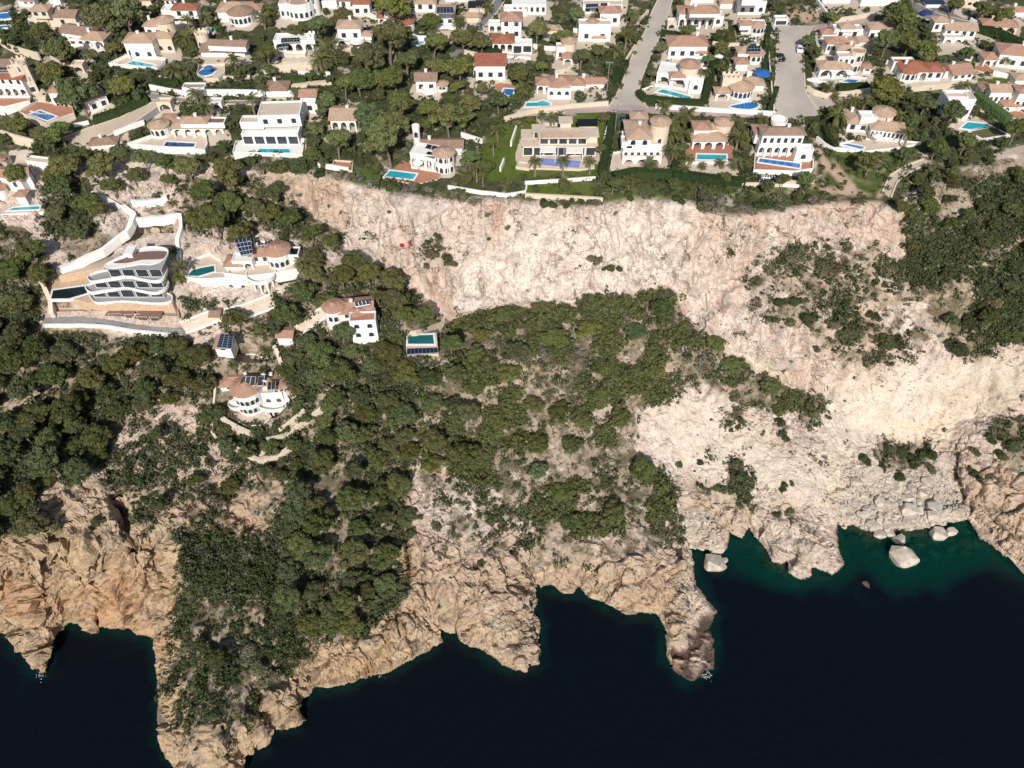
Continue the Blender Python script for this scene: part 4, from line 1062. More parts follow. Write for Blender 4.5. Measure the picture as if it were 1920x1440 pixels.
b.block(1570,1850,(380,390),345,310,2.6,'gb','w','').block(1515,1840,425,392,350,0,'sb','w','a6').tower(1528,48,380,290,0,'m','c','A2').terrace([(1480,560),(1500,500),(1690,490),(1690,560),(1640,600),(1540,600)],-.5,'paving_cream','c',4.5,.7)
pool(T1, [(1490,545),(1540,515),(1612,520),(1590,555),(1525,568)], 'kidney-shaped blue pool on a round terrace', 'pool_water_blue', b.zg - .5, round_=True)
b = Bv(T1, 'white house with small red roof at the top, beside a tall palm', 1340, 180, 'the white house with the small red roof')
b.block(1240,1420,180,95,55,0,'f','w','w3').block(1310,1490,140,80,40,2.5,'hR','w','w2').block(1250,1330,60,5,-30,0,'hr','w','w2')
b = Bv(T1, 'white villa with a half-round columned front and tan roofs', 1770, 210, 'the villa with the half-round front')
b.block(1650,1880,170,95,30,0,'hs','w','').tower(1800,92,205,130,0,'cb','w','A6')
pool(T1, [(1530,222),(1560,207),(1620,225),(1600,248)], 'small turquoise pool left of the half-round villa', 'pool_water')
b = Bv(T1, 'white villa with two storeys of arches and blue solar roof at the left edge', 80, 715, 'the two-storey arched villa at the left edge')
b.block(-60,225,(720,735),600,540,0,'sR','w','a5').block(-40,170,560,530,480,5.6,'sb','w','').tower(195,52,640,505,3,'m','c','A1').block(160,300,(730,700),535,515,0,'fpaving_cream','c','w2').terrace([(-60,800),(-60,735),(235,735),(225,770),(40,815)],-.2,'paving_red','w',4.5,.7).panels((-40,545),(105,540),(110,505),(-30,505),6.6,7.5,5,2)
pool(T1, [(-40,835),(-30,812),(20,815),(25,845)], 'turquoise pool cut by the left edge, below the arched villa', 'pool_water')
b = Bv(T1, 'house with a red paved pool terrace half hidden behind a big pine', 470, 800, 'the house behind the big pine')
b.block(405,540,790,700,640,0,'hr','w','w2').terrace([(150,850),(290,762),(540,800),(560,860),(430,905),(350,935)],0,'paving_red','c',4.0,.7)
pool(T1, [(220,860),(300,830),(420,875),(360,905)], 'blue pool on red paving behind a balustrade', 'pool_water_blue', b.zg)
b = Bv(T1, 'small grey gabled house in tree shade beside the cobbled drive', 760, 840, 'the grey gabled house'); b.block(690,830,(850,800),740,660,0,'Gb','w','w2')
b = Bv(T1, 'white villa with tan roofs and arched porch over a navy pool terrace', 1400, 1040, 'the villa over the navy pool')
b.terrace([(960,1095),(1120,1040),(1250,1000),(1550,1020),(1560,1100),(1540,1140),(1200,1115)],0,'paving_cream','w',4.0,.9).tower(1195,72,1045,975,0,'cs','w','A3').block(1310,1690,1030,965,900,0,'hs','w','a5').block(1360,1560,960,925,880,3,'hs','w','w2').block(1560,1690,960,935,890,3,'fbrown_deck','w','').block(1230,1330,960,905,865,0,'hr','w','').dish(1340,880,4.5)
pool(T1, [(1225,1100),(1250,1064),(1465,1076),(1455,1103)], 'navy blue pool behind a white balustrade near the cliff edge', 'pool_water_navy', b.zg)
b = Bv(T1, 'small white garage with hipped tan roof beside the cobbled drive', 780, 1125, 'the white garage', 'garage', 'garage'); b.block(690,885,(1125,1110),1085,1035,0,'hb','w','w1')
b = Bv(T1, 'cream arched gateway under the pines at the left', 600, 545, 'the cream arched gateway', 'gatehouse', 'gatehouse'); b.block(555,640,548,500,465,0,'f','c','a1')
b = Bv(T1, 'cream garage with one wide arch at the top of the cobbled drive', 1250, 840, 'the arched garage', 'garage', 'garage'); b.block(1195,1300,840,780,755,0,'f','c','a1')
b = Bv(T1, 'white gate arch between palms on the dark lane', 1630, 830, 'the white gate arch', 'gatehouse', 'gatehouse'); b.block(1590,1675,830,780,755,0,'f','w','a1')
b = Bv(T1, 'low white outbuilding with flat grey roof on the long white wall', 1460, 722, 'the low outbuilding', 'outbuilding', 'outbuilding'); b.block(1385,1550,722,672,635,0,'fgravel','w','A1')
b = Bv(T5, 'white house with orange roof above a tall white pool wall at the left edge', 100, 215, 'the white house at the left edge')
b.block(-40,195,(190,235),135,75,0,'gr','w','w2').block(140,265,(225,200),115,70,0,'gr','w','w1').block(135,205,310,275,245,-1,'hr','w','w1').tower(-5,50,290,235,-1,'cr','w','')
b.terrace([(5,405),(15,345),(300,330),(345,385)],-2.2,'paving_cream','w',7.5,.0)
pool(T5, [(60,380),(100,358),(300,346),(292,370)], 'turquoise pool along the top of a tall white wall', 'pool_water', b.zg - 2.2)
b = Bv(T1, 'row of low white outbuildings among pines at the left', 290, 1255, 'the low white outbuildings', 'outbuilding', 'outbuilding'); b.block(215,380,(1250,1270),1225,1190,0,'f','w','w2').block(100,230,1190,1165,1135,0,'f','w','a2')

# ------------------------------------------------------------------ villas, middle of the plateau
b = Bv(T2, 'white modern cubic villa with a long turquoise pool on the cliff edge', 150, 1085, 'the cubic white villa')
b.terrace([(-170,1150),(-150,1065),(365,1050),(350,1165)],0,'white_render','w',4.5,.5).block(-90,330,1085,1020,900,0,'fwhite_render','w','g5').block(30,345,(955,945),880,775,3.6,'fpaving_cream','w','w3').block(-110,60,965,930,880,3.4,'f','w','w2')
pool(T2, [(20,1145),(25,1116),(250,1118),(258,1148)], 'long turquoise pool on the white cubic villa terrace', 'pool_water', b.zg)
b = Bv(T2, 'tall narrow white house with small rose roof behind the cubic villa', 410, 850, 'the narrow white house'); b.block(355,470,850,735,682,0,'gr','w','w1')
b = Bv(T2, 'low dark-roofed garden house behind white wall', 160, 725, 'the dark-roofed garden house'); b.block(85,240,725,680,615,0,'hb','w','a3')
b = Bv(T2, 'white house with sand-coloured roof and three arches between pines', 660, 990, 'the house between the pines'); b.block(572,760,990,905,808,0,'gs','w','a3')
b = Bv(T2, 'two-storey white house with curved balcony and tan hipped roof', 730, 370, 'the house with the curved balcony')
b.block(610,870,370,305,250,0,'f','w','a3').block(622,795,305,220,165,3.1,'hs','w','w2').block(790,868,300,270,240,3.1,'hs','w','w1').balcony(755,300,62,3.1,0)
b = Bv(T2, 'flat-roofed white villa with dark solar arrays above a garden pool', 300, 400, 'the villa with dark solar arrays')
b.block(150,440,400,320,270,0,'f','w','a4').panels((185,318),(330,312),(325,280),(190,285),3.9,4.6,6,2,'black_collector').panels((172,355),(240,348),(238,325),(178,328),2.9,3.4,3,1).block(395,445,330,290,270,3.3,'m','w','').block(200,380,465,425,395,-1.5,'f','c','a3')
b.terrace([(60,545),(200,480),(430,470),(560,500),(440,530)],-2,'paving_cream','c',5.0,.6)
pool(T2, [(205,520),(235,496),(330,492),(400,490),(420,508),(330,518)], 'dark blue curved pool behind a cream wall', 'pool_water_navy', b.zg - 2, round_=True)
b = Bv(T2, 'round white villa with two drum towers at the top', 330, 160, 'the round drum villa'); b.tower(330,108,160,62,0,'fs','w','A6').tower(430,52,125,-5,0,'f','w','A2').block(190,270,140,50,0,0,'f','w','w2')
b = Bv(T2, 'white house with two red roofs at the top', 750, 120, 'the house with two red roofs'); b.block(735,860,120,38,-5,0,'hR','w','w2').block(630,760,70,12,-15,0,'hR','w','w2')
b = Bv(T2, 'white villa with three small red roofs and a round wing', 1040, 240, 'the villa with three small red roofs')
b.block(920,1085,190,138,92,0,'hR','w','a3').block(965,1030,135,88,60,3.0,'hR','w','A1').tower(1125,64,260,192,-.5,'cR','w','A3')
pool(T2, [(1170,328),(1195,312),(1245,310),(1260,322),(1220,336)], 'small turquoise pool beneath the villa with three red roofs', 'pool_water', round_=True)
b = Bv(T2, 'white house with tan roof at the top edge left of a solar-roofed house', 1270, 90, 'the white house at the top edge'); b.block(1195,1350,90,32,0,0,'hs','w','w2')
b = Bv(T2, 'white two-storey house whose roof is a blue solar array', 1420, 200, 'the solar-roofed house'); b.block(1360,1490,200,105,55,0,'p','w','w2').panels((1356,98),(1482,96),(1478,52),(1356,52),6.2,7.0,5,3).block(1340,1500,260,215,190,-1,'f','w','a1')
b = Bv(T2, 'open carport with black solar roof at the top', 1660, 95, 'the black-roofed carport', 'carport', 'carport'); b.block(1600,1720,95,58,22,0,'pblack_collector','c','a2')
b = Bv(T2, 'white villa with rose hipped roof right of the dark street', 1880, 240, 'the villa right of the dark street'); b.block(1840,1990,290,170,110,0,'hr','w','w2').block(1745,1850,240,190,165,0,'f','w','a2')
b = Bv(T2, 'white villa with red roofs and flat wing behind a pine hedge', 1850, 400, 'the villa with red roofs and flat wing'); b.block(1775,1930,400,330,268,0,'hR','w','a3').block(1925,2070,405,345,308,0,'f','w','g2').terrace([(1750,420),(1780,395),(2070,405),(2060,440)],-.3,'paving_cream','w',3,.5)
b = Bv(T2, 'white house with one long red roof and a glazed porch', 1760, 600, 'the house with one long red roof'); b.block(1650,1870,600,500,445,0,'sR','w','w3').block(1632,1735,590,525,492,-.2,'f','w','g3').terrace([(1780,640),(1830,615),(1950,640),(1930,730),(1850,720)],-.8,'paving_red','c',3,0)
pool(T2, [(1850,692),(1862,666),(1930,668),(1925,715),(1885,716)], 'blue pool on red paving below the long red roof', 'pool_water_blue')
b = Bv(T2, 'white house with brown gable and a half-round balcony among pines', 1270, 690, 'the house with the half-round balcony'); b.block(1205,1355,690,612,552,0,'gb','w','w2').tower(1398,42,695,650,0,'cs','w','A2').tower(1295,58,718,682,-.4,'f','w','')
b = Bv(T2, 'white castle-like villa with black roof collectors above red terrace', 1320, 1270, 'the castle-like villa')
b.block(1245,1550,1175,1110,1050,0,'gb','w','').block(1165,1440,(1255,1300),1180,1100,0,'f','w','a5').tower(1415,76,1325,1192,-1,'cs','w','A4').tower(1212,27,1130,992,0,'m','w','A1').panels((1265,1110),(1440,1150),(1455,1115),(1285,1078),4.4,5.3,4,1,'black_collector','roof_collector').panels((1265,1165),(1335,1185),(1360,1150),(1290,1132),4.3,4.8,2,1,'black_collector','roof_collector')
b.terrace([(950,1335),(1100,1200),(1180,1245),(1390,1300),(1360,1345),(1190,1380)],-.8,'paving_red','c',4.5,0)
pool(T2, [(968,1325),(1008,1280),(1205,1305),(1180,1346)], 'bright turquoise pool on a red terrace at the cliff edge', 'pool_water', b.zg - .8)
b = Bv(T2, 'small rose-paved cliff patio with low wall under the pines', 650, 1280, 'the rose patio', 'patio', 'patio'); b.terrace([(565,1265),(590,1210),(730,1220),(722,1290)],.1,'paving_red','c',3,.5)

b = Bv(T3, 'wide flat white villa with many windows at the top', 120, 110, 'the wide flat villa at the top'); b.block(0,255,110,50,0,0,'f','w','w6').block(-60,110,120,85,50,0,'f','w','')
b = Bv(T3, 'white villa with flat roof solar rows and a rose wing', 650, 150, 'the villa with solar rows'); b.block(530,820,110,52,12,0,'f','w','w4').panels((552,56),(652,52),(648,26),(556,28),3.4,4.0,5,1).panels((662,46),(738,44),(735,20),(668,22),3.6,4.1,4,1).block(655,805,190,105,62,0,'hr','w','w2')
b = Bv(T3, 'white house with cream half-tower and small rose porch roof', 620, 310, 'the house with the cream half-tower'); b.block(495,735,310,205,165,0,'f','w','w2').tower(600,54,285,195,.5,'cr','c','').block(605,690,315,285,255,0,'hs','w','')
b = Bv(T3, 'slim white house with round cream tower in the trees', 410, 480, 'the slim house with the cream tower'); b.tower(425,54,450,340,0,'cs','c','A2').block(330,400,450,372,338,0,'f','w','w1').block(380,452,495,440,400,-.5,'hr','w','a1')
b = Bv(T3, 'long low white villa with a row of rose roofs left of the road', 330, 720, 'the long low villa left of the road')
b.block(185,300,705,642,590,0,'hr','w','a2').block(295,440,690,640,578,.5,'hr','w','').block(430,540,680,640,580,.5,'hr','w','').tower(328,54,722,672,0,'cr','w','A3').block(500,690,660,628,588,.5,'gr','w','w3').block(265,440,735,680,640,0,'f','w','A3')
b.terrace([(40,835),(160,715),(440,735),(430,800),(300,838)],-.4,'paving_cream','c',2.5,0)
pool(T3, [(102,800),(110,770),(190,768),(235,754),(290,776),(280,796)], 'turquoise pool with a round end left of the road', 'pool_water', round_=False)
b = Bv(T3, 'large white villa with rose roofs at the top right of the road', 1370, 215, 'the large villa right of the road'); b.block(1240,1510,215,112,62,0,'hr','w','a5').block(1500,1575,200,140,100,0,'f','w','A1').block(1330,1545,130,100,60,5.5,'hr','w','w2').block(1160,1225,230,182,150,0,'f','c','a1')
pool(T3, [(1228,192),(1240,180),(1400,192),(1398,206)], 'narrow blue-green pool in front of the large villa', 'pool_water_green')
b = Bv(T3, 'white villa with rose roofs and an entrance turret over a white pool terrace', 1310, 440, 'the villa with the entrance turret')
b.block(1165,1450,440,352,282,0,'hr','w','w4').tower(1328,50,432,358,0,'cr','w','A2').block(1380,1450,445,400,370,0,'hr','w','a1').terrace([(1195,492),(1200,438),(1445,438),(1432,492)],-.3,'paving_cream','w',3.5,.6)
pool(T3, [(1262,445),(1272,428),(1412,442),(1402,464)], 'turquoise pool on the white terrace below the entrance turret', 'pool_water', b.zg - .3)
b = Bv(T3, 'white flat-roofed villa with round rose turret at the road corner', 1240, 670, 'the corner villa with the round turret')
b.block(1075,1420,(640,690),585,500,0,'f','w','a3').tower(1330,74,600,522,2.8,'cr','c','').block(1320,1420,695,632,580,0,'f','w','A1').block(1190,1290,600,580,555,3,'hr','w','').terrace([(960,685),(1080,640),(1420,695),(1410,762),(1300,758),(980,725)],-.4,'paving_cream','w',2.5,.5)
pool(T3, [(1085,690),(1130,670),(1345,725),(1318,750),(1200,716)], 'long turquoise pool behind a clipped hedge at the road corner', 'pool_water', b.zg - .4)
b = Bv(T3, 'cream castle villa with square battlements and fan-shaped front roof', 1680, 740, 'the cream castle villa')
b.block(1560,1700,705,602,570,0,'m','c','w2').block(1690,1880,690,642,585,0,'hs','w','w1').tower(1720,90,762,695,-.3,'cs','w','A6').block(1520,1625,755,702,662,-.3,'hs','w','a1').terrace([(1480,800),(1520,750),(1640,770),(1860,760),(1880,800),(1800,835),(1640,830)],-.6,'paving_cream','w',2.5,0)
pool(T3, [(1635,800),(1700,782),(1790,766),(1850,788),(1800,818),(1700,815)], 'curved blue pool in front of the cream castle villa', 'pool_water_blue', b.zg - .6, round_=True)
b = Bv(T3, 'white villa with solar panel, rose gable and tan turret', 1750, 475, 'the villa with the tan turret and solar panel'); b.block(1680,1855,475,402,362,0,'hs','w','A1').panels((1768,388),(1866,386),(1862,342),(1772,342),4.3,5.3,4,2).tower(1822,68,485,428,0,'cs','w','A4').block(1668,1758,540,482,442,-.6,'hr','w','')
b = Bv(T3, 'white villa with small tan turret below the top right white house', 1800, 270, 'the villa with the small tan turret'); b.block(1710,1890,255,202,165,0,'f','w','w2').tower(1840,54,272,217,0,'cs','w','A3').block(1705,1790,225,190,165,2.4,'hr','w','w1')
pool(T3, [(1755,292),(1770,280),(1830,284),(1825,298)], 'small blue pool under the small tan turret', 'pool_water_blue')
b = Bv(T3, 'tall plain white house at the top between two roads', 1790, 110, 'the tall plain white house'); b.block(1690,1890,110,32,-15,0,'f','w','A3').block(1720,1870,40,5,-30,5.8,'f','w','w2')

# the modern house on the lawn
b = Bv(T3, 'modern cream house with flat terraces and lilac pool on a green lawn', 340, 1170, 'the modern house on the lawn')
b.terrace([(45,1255),(60,1130),(110,1095),(620,1120),(620,1255),(500,1270)],0,'paving_cream','c',3.2,0)
b.block(80,625,1170,1095,1000,0,'ppaving_cream','c','g7',None).block(205,560,(1085,1085),1035,970,3.4,'ppaving_cream','c','g5')
b.terrace([(208,1140),(212,1098),(330,1098),(330,1140)],3.1,'white_render','w',.3,0,'canopy').terrace([(405,1146),(408,1104),(535,1104),(532,1146)],3.1,'white_render','w',.3,0,'canopy')
for q in (214, 326, 410, 530):
    V, F = tube([tuple(b.p(q, 1138, 3.05)), tuple(b.p(q, 1138, 3.05) - Vector((0, 0, 3)))], [.12, .12], 6); b.add('column', V, F, 'white_render')
b.block(540,630,1150,1030,960,0,'ppaving_cream','c','g2').block(80,210,1120,1040,985,0,'ppaving_cream','c','g2')
b.block(160,240,1040,990,945,3.2,'ppaving_cream','c','g1').block(360,440,985,925,905,4.4,'ppaving_cream','c','').block(500,625,1000,945,920,3.4,'pblack_collector','c','').block(340,410,1170,1100,1085,0.02,'ppaving_cream','c','g1')
b.terrace([(225,1035),(218,985),(555,985),(555,1032)],6.6,'roof_tiles_sand','c',.3,0,'roof_slab')
b.terrace([(30,1262),(50,1225),(140,1235),(130,1275)],-.4,'paving_cream','c',3,.6)
pool(T3, [(190,1182),(515,1206),(500,1262),(232,1240),(200,1215)], 'lilac-blue infinity pool before the modern house on the lawn', 'pool_water_lilac', b.zg, cope='paving_cream')
b.terrace([(185,905),(195,860),(260,845),(390,860),(400,910),(350,940),(240,940)],0,'road_pink','c',2,.8,'forecourt')
b.tower(290,42,905,890,.1,'f','c','')
# front row
b = Bv(T3, 'white three-tier villa with broad round tower right of the lawn', 980, 1180, 'the three-tier villa with the broad tower')
b.terrace([(735,1285),(760,1150),(1180,1150),(1190,1285)],-1.6,'paving_cream','w',4.5,.6).block(825,1110,1200,1100,1000,0,'f','w','w6').block(860,1035,1110,1045,910,3.6,'hs','w','A2').tower(1088,70,1180,965,0,'cs','c','A1').block(890,1005,960,900,845,3.6,'hs','w','').block(820,900,1110,1080,1030,3.6,'f','w','').block(820,1110,1262,1190,1160,-1.6,'f','w','a3')
b.panels((805,905),(888,905),(888,872),(810,872),1.8,3.0,4,1).panels((788,850),(888,850),(888,828),(792,828),1.8,2.8,5,1).panels((900,850),(1000,850),(998,826),(902,826),2.2,3.2,5,1)
b = Bv(T3, 'white villa with fan-shaped arched loggia and round roof among palms', 1470, 1110, 'the villa with the arched loggia')
b.terrace([(1290,1210),(1310,1090),(1650,1090),(1660,1210)],0,'paving_red','w',4.0,0).block(1345,1590,1118,1060,1000,0,'hs','w','a3').tower(1575,65,1070,955,0,'cs','c','A1').block(1360,1480,1020,975,915,2.6,'hr','w','').tower(1500,46,1000,972,2.6,'cs','w','').terrace([(1240,1300),(1280,1215),(1680,1215),(1720,1345),(1400,1330)],-3.2,'paving_cream','w',3,0)
pool(T3, [(1385,1196),(1390,1157),(1605,1162),(1606,1200)], 'rectangular turquoise pool below the arched loggia', 'pool_water', b.zg)
b = Bv(T4, 'tall white villa with brown roof and arched terrace left of the dirt path', 100, 1165, 'the tall white villa by the dirt path')
b.terrace([(-110,1290),(-100,1165),(230,1165),(335,1210),(330,1280),(200,1300)],0,'paving_red','w',4.5,.8).block(-90,200,1178,1095,1055,0,'f','w','a5').block(-60,250,1095,1015,962,3.6,'hb','w','w6').block(190,315,1215,1135,1105,0,'f','w','A1').block(-110,-10,1075,1010,945,2.5,'hr','w','w1').balcony(80,915,60,2,0)
pool(T4, [(-70,1216),(-62,1188),(240,1228),(235,1262)], 'long blue pool with wavy edge on the tall white villa terrace', 'pool_water_blue', b.zg)
b2 = Bv(T4, 'tilted bank of blue solar panels below the tall white villa', 20, 1365, 'the tilted solar bank', 'solar_bank', 'solar panels'); b2.panels((-55,1355),(92,1362),(90,1318),(-45,1308),.3,1.6,7,2); b2.terrace([(-70,1385),(-60,1345),(240,1375),(230,1400)],-.6,'paving_cream','w',2.5,.6)

# ------------------------------------------------------------------ villas, right part
b = Bv(T4, 'white villa with rose roofs and slit windows beside the wide road', 540, 395, 'the slit-window villa'); b.block(425,650,400,332,290,0,'hr','w','A6').block(640,760,350,315,285,0,'hs','w','a1').block(520,650,(395,395),375,345,2.6,'hs','w','')
b = Bv(T4, 'white villa with cream drum tower and small blue pool by the road bend', 520, 585, 'the villa with the cream drum tower')
b.block(370,600,592,522,470,0,'hs','w','a2').block(510,640,500,442,402,2.6,'f','w','w3').tower(640,54,560,425,0,'fs','c','A3').terrace([(290,600),(380,595),(500,565),(745,595),(735,645),(560,645)],-.4,'paving_cream','w',3,.5)
pool(T4, [(550,612),(600,594),(690,601),(640,622)], 'small blue pool by the road bend', 'pool_water_blue', b.zg - .4)
b = Bv(T4, 'low white house with several small roofs at the top of the wide road', 580, 290, 'the low house with several small roofs'); b.block(480,690,292,235,200,0,'f','w','w2').block(545,640,240,215,185,2.4,'hs','w','').block(400,490,290,255,225,0,'hr','w','a1')
b = Bv(T4, 'white house with tan hipped roof between pines near the top right', 840, 300, 'the hipped-roof house between pines'); b.block(740,855,305,225,180,0,'hs','w','w2').block(840,965,290,222,172,0,'hs','w','')
b = Bv(T4, 'cream two-part villa with sand roofs at the right', 1380, 300, 'the two-part sand-roof villa'); b.block(1310,1540,(285,295),232,180,0,'gs','w','w4').block(1225,1330,240,172,137,1,'hs','w','w2').block(1300,1450,345,295,268,-1,'f','w','a2')
b = Bv(T4, 'cream bungalow with rose roof behind a thick dark hedge', 1720, 250, 'the bungalow behind the dark hedge'); b.block(1590,1850,(240,260),200,157,0,'hr','c','a3')
b = Bv(T4, 'white villa with bright red fan-shaped roof beside a lawn', 1100, 605, 'the villa with the bright red fan roof'); b.block(985,1180,610,542,465,0,'hR','w','a3').block(1170,1290,605,542,478,0,'hR','w','w2').block(915,1075,545,480,445,0,'f','w','').tower(1050,70,625,560,-.2,'cR','w','A4')
b = Bv(T4, 'white house with rose gable right of the red fan roof', 1440, 610, 'the rose-gabled white house'); b.block(1370,1520,(615,600),560,482,0,'gr','w','w3').block(1310,1400,590,552,530,0,'f','w','')
b = Bv(T4, 'white villa with rose roofs and porch at the right edge', 1780, 510, 'the villa at the right edge'); b.block(1700,1930,(500,520),420,342,0,'hr','w','w3').block(1600,1725,505,450,402,-.3,'hr','w','a2').terrace([(1540,520),(1600,470),(1720,540),(1700,560)],-.6,'paving_red','c',2,0)
pool(T4, [(1440,430),(1455,418),(1525,430),(1515,448)], 'small navy pool on a lawn at the right', 'pool_water_navy')
b = Bv(T4, 'long white villa with grey glass gable and rose porch at the right', 1720, 790, 'the villa with the grey glass gable'); b.block(1630,1830,785,695,640,0,'gs','w','w5').block(1562,1632,745,670,640,0,'Gb','grey_metal','g1').block(1745,1870,850,800,755,-1,'hr','w','a2').block(1825,1970,820,705,655,0,'hr','w','w3').terrace([(1720,850),(1880,830),(1960,880),(1900,890),(1800,880)],-1.4,'paving_red','c',2,0)
pool(T4, [(1790,885),(1860,882),(1880,900),(1800,905)], 'sliver of turquoise pool at the right edge behind yellow hedge', 'pool_water')
b = Bv(T4, 'white and sand villa with dark colonnade windows above a cream pool terrace', 760, 1040, 'the colonnade villa')
b.block(580,740,(990,1000),932,835,0,'hs','w','w2').block(680,800,940,892,845,2.4,'f','w','').tower(850,78,1000,885,0,'cs','c','').block(750,1000,(1040,1065),985,915,0,'hs','w','A8').terrace([(530,1085),(690,1045),(1000,1062),(1150,1075),(1000,1110),(730,1140)],-.3,'paving_cream','w',3,.4)
pool(T4, [(550,1090),(600,1080),(720,1105),(640,1126)], 'kidney-shaped blue pool at the colonnade villa', 'pool_water_blue', b.zg - .3, round_=True)
b = Bv(T4, 'white stepped villa behind dark pines with a turquoise pool', 1400, 880, 'the stepped villa behind the pines')
b.block(1295,1500,880,765,695,0,'f','w','w3').block(1330,1480,780,740,700,3.5,'f','w','w2').terrace([(1380,980),(1470,880),(1560,870),(1820,1020),(1600,1055)],-1,'paving_cream','w',3.5,0)
pool(T4, [(1445,962),(1500,916),(1640,930),(1662,950),(1520,972)], 'turquoise pool beside a covered green rectangle', 'pool_water', b.zg - 1)
pool(T4, [(1515,988),(1680,952),(1795,1010),(1605,1040)], 'pool basin under a flat olive cover', 'pool_cover', b.zg - 1)
b = Bv(T4, 'cream flat house at the top right among trees', 1500, 60, 'the cream flat house at the top right'); b.block(1440,1560,60,15,-15,0,'f','c','w1')
b = Bv(T4, 'blue-roofed carports beside the grey street at the top right', 1240, 60, 'the blue-roofed carports', 'carport', 'carport'); b.block(1180,1310,60,30,0,0,'psolar_cells','w','a2')
b = Bv(T4, 'white garage with dark door at the head of the wide road', 90, 192, 'the garage at the road head', 'garage', 'garage'); b.block(45,140,192,155,130,0,'f','w','g1')
b = Bv(T4, 'white flat house cut by the top edge, right of the orange plot', 560, 25, 'the flat house at the top edge'); b.block(400,610,25,5,-30,0,'f','w','').block(690,960,40,5,-25,0,'f','w','w3')
b = Bv(T4, 'white carport with solar roof at the left verge of the wide road', 0, 265, 'the verge carport', 'carport', 'carport'); b.block(-30,25,265,235,215,0,'psolar_cells','w','a1')
b = Bv(T3, 'white villa cut by the top edge left of the straight road', 700, 5, 'the villa cut by the top edge'); b.block(560,830,8,-25,-60,0,'hr','w','w3')
b = Bv(T3, 'white house cut by the top edge right of the straight road', 1420, 20, 'the house cut by the top edge'); b.block(1340,1510,22,-15,-45,0,'hr','w','w3')
b = Bv(T2, 'pink-roofed house cut by the top edge left of the dark street', 1540, 10, 'the house at the head of the dark street'); b.block(1420,1600,12,-20,-50,0,'hr','w','w2')

b = Bv(T1, 'pink-roofed house at the top edge between tall pines', 1085, 40, 'the pink-roofed house at the top edge'); b.block(1030,1140,42,5,-20,0,'hr','c','w2')
b = Bv(T1, 'small flat white house at the top edge right of the corner house', 425, 40, 'the small flat house at the top edge'); b.block(385,465,42,8,-15,0,'f','w','w2')
b = Bv(T2, 'white cottage with rose roof left of the drum villa', 20, 130, 'the cottage left of the drum villa'); b.block(-60,45,130,75,40,0,'hr','w','w2')
b = Bv(T2, 'low white garden house behind the round drum villa', 560, 60, 'the garden house behind the drum villa'); b.block(500,610,62,25,0,0,'f','w','a2')
b = Bv(T1, 'white house with small tower at the left edge below the tall cream wall', 20, 1260, 'the house below the tall cream wall'); b.block(-50,70,1262,1215,1175,0,'hr','w','w2').tower(30,28,1275,1215,0,'cr','w','A1')
b = Bv(T3, 'cream pavilion with tan roof left of the half-tower house', 310, 250, 'the cream pavilion'); b.block(272,350,252,225,200,0,'hs','c','a1')
b = Bv(T3, 'white house with tan roof behind the tall plain house gardens', 1620, 30, 'the tan-roofed house behind the gardens'); b.block(1560,1660,60,25,0,0,'hs','w','w2')
b = Bv(T4, 'white pool house with tan roof below the drum-tower villa', 735, 560, 'the pool house'); b.block(705,765,555,515,485,0,'hr','w','w1')
b = Bv(T2, 'white house with rose roofs among pines at the middle top', 1590, 150, 'the house among pines at the middle top'); b.block(1560,1690,165,130,105,0,'hs','c','a2')
b = Bv(T4, 'villa with rose roof at the far right corner behind trees', 1880, 60, 'the villa at the far right corner'); b.block(1800,1930,120,90,60,0,'hr','w','w2')
b = Bv(T4, 'pale villa with sand roof at the right edge below the dark hedge', 1890, 600, 'the pale villa below the dark hedge'); b.block(1840,1960,640,600,560,0,'hs','w','w2')
# ------------------------------------------------------------------ the villas below the plateau
def wave_slab(b, name, pts, z, th, mat, top, rail=0.0):
    P = [b.p(x, y, z) for x, y in pts]; n = len(P); Q = []
    for i in range(n):
        p0, p1, p2, p3 = P[(i - 1) % n], P[i], P[(i + 1) % n], P[(i + 2) % n]
        for t in (0, .25, .5, .75): Q.append(.5 * ((2 * p1) + (p2 - p0) * t + (2 * p0 - 5 * p1 + 4 * p2 - p3) * t * t + (3 * p1 - p0 - 3 * p2 + p3) * t ** 3))
    o = link(name, prism_mesh(name, b.rel(Q), z - th, z, mat, top), b.root)
    if rail: b.rail(Q, b.zg + z, rail, True, mat, 'parapet', .25)
b = Bv(T5, 'modern white villa with three wave-shaped balcony tiers on the slope', 960, 1060, 'the wave-balcony villa', dz=1.0)
KEEPOUT.append(tp(T5, [(300,1300),(320,800),(640,720),(1000,440),(1390,440),(1330,700),(1400,1310)]))
b.terrace([(350,1000),(345,930),(660,850),(720,830),(1250,780),(1300,1060),(1290,1075),(700,1075)],-.05,'stone_facing','s',5,0,'stone_terrace')
wave_slab(b, 'deck', [(690,1045),(700,1005),(960,985),(1245,1000),(1292,1050),(1200,1078),(930,1062),(740,1074)], .35, .5, 'white_render', 'paving_grey', .35)
b.block(705,1240,1032,970,930,.4,'ppaving_grey','grey_metal','g5').block(720,1240,962,902,850,3.35,'ppaving_grey','grey_metal','g5').block(830,1235,880,815,750,6.65,'ppaving_grey','grey_metal','g4')
wave_slab(b, 'balcony', [(645,962),(700,932),(830,912),(1000,898),(1245,905),(1250,965),(1170,1003),(1060,988),(950,968),(800,985),(690,1000)], 3.3, .4, 'white_render', 'paving_grey', .6)
wave_slab(b, 'balcony', [(665,885),(720,852),(820,830),(960,810),(1235,795),(1243,870),(1190,915),(1080,905),(960,880),(800,905),(690,918)], 6.6, .4, 'white_render', 'paving_grey', .6)
wave_slab(b, 'roof', [(785,795),(870,745),(990,695),(1110,655),(1250,668),(1243,735),(1150,782),(1060,782),(960,798),(850,812)], 9.8, .45, 'white_render', 'white_render', .25)
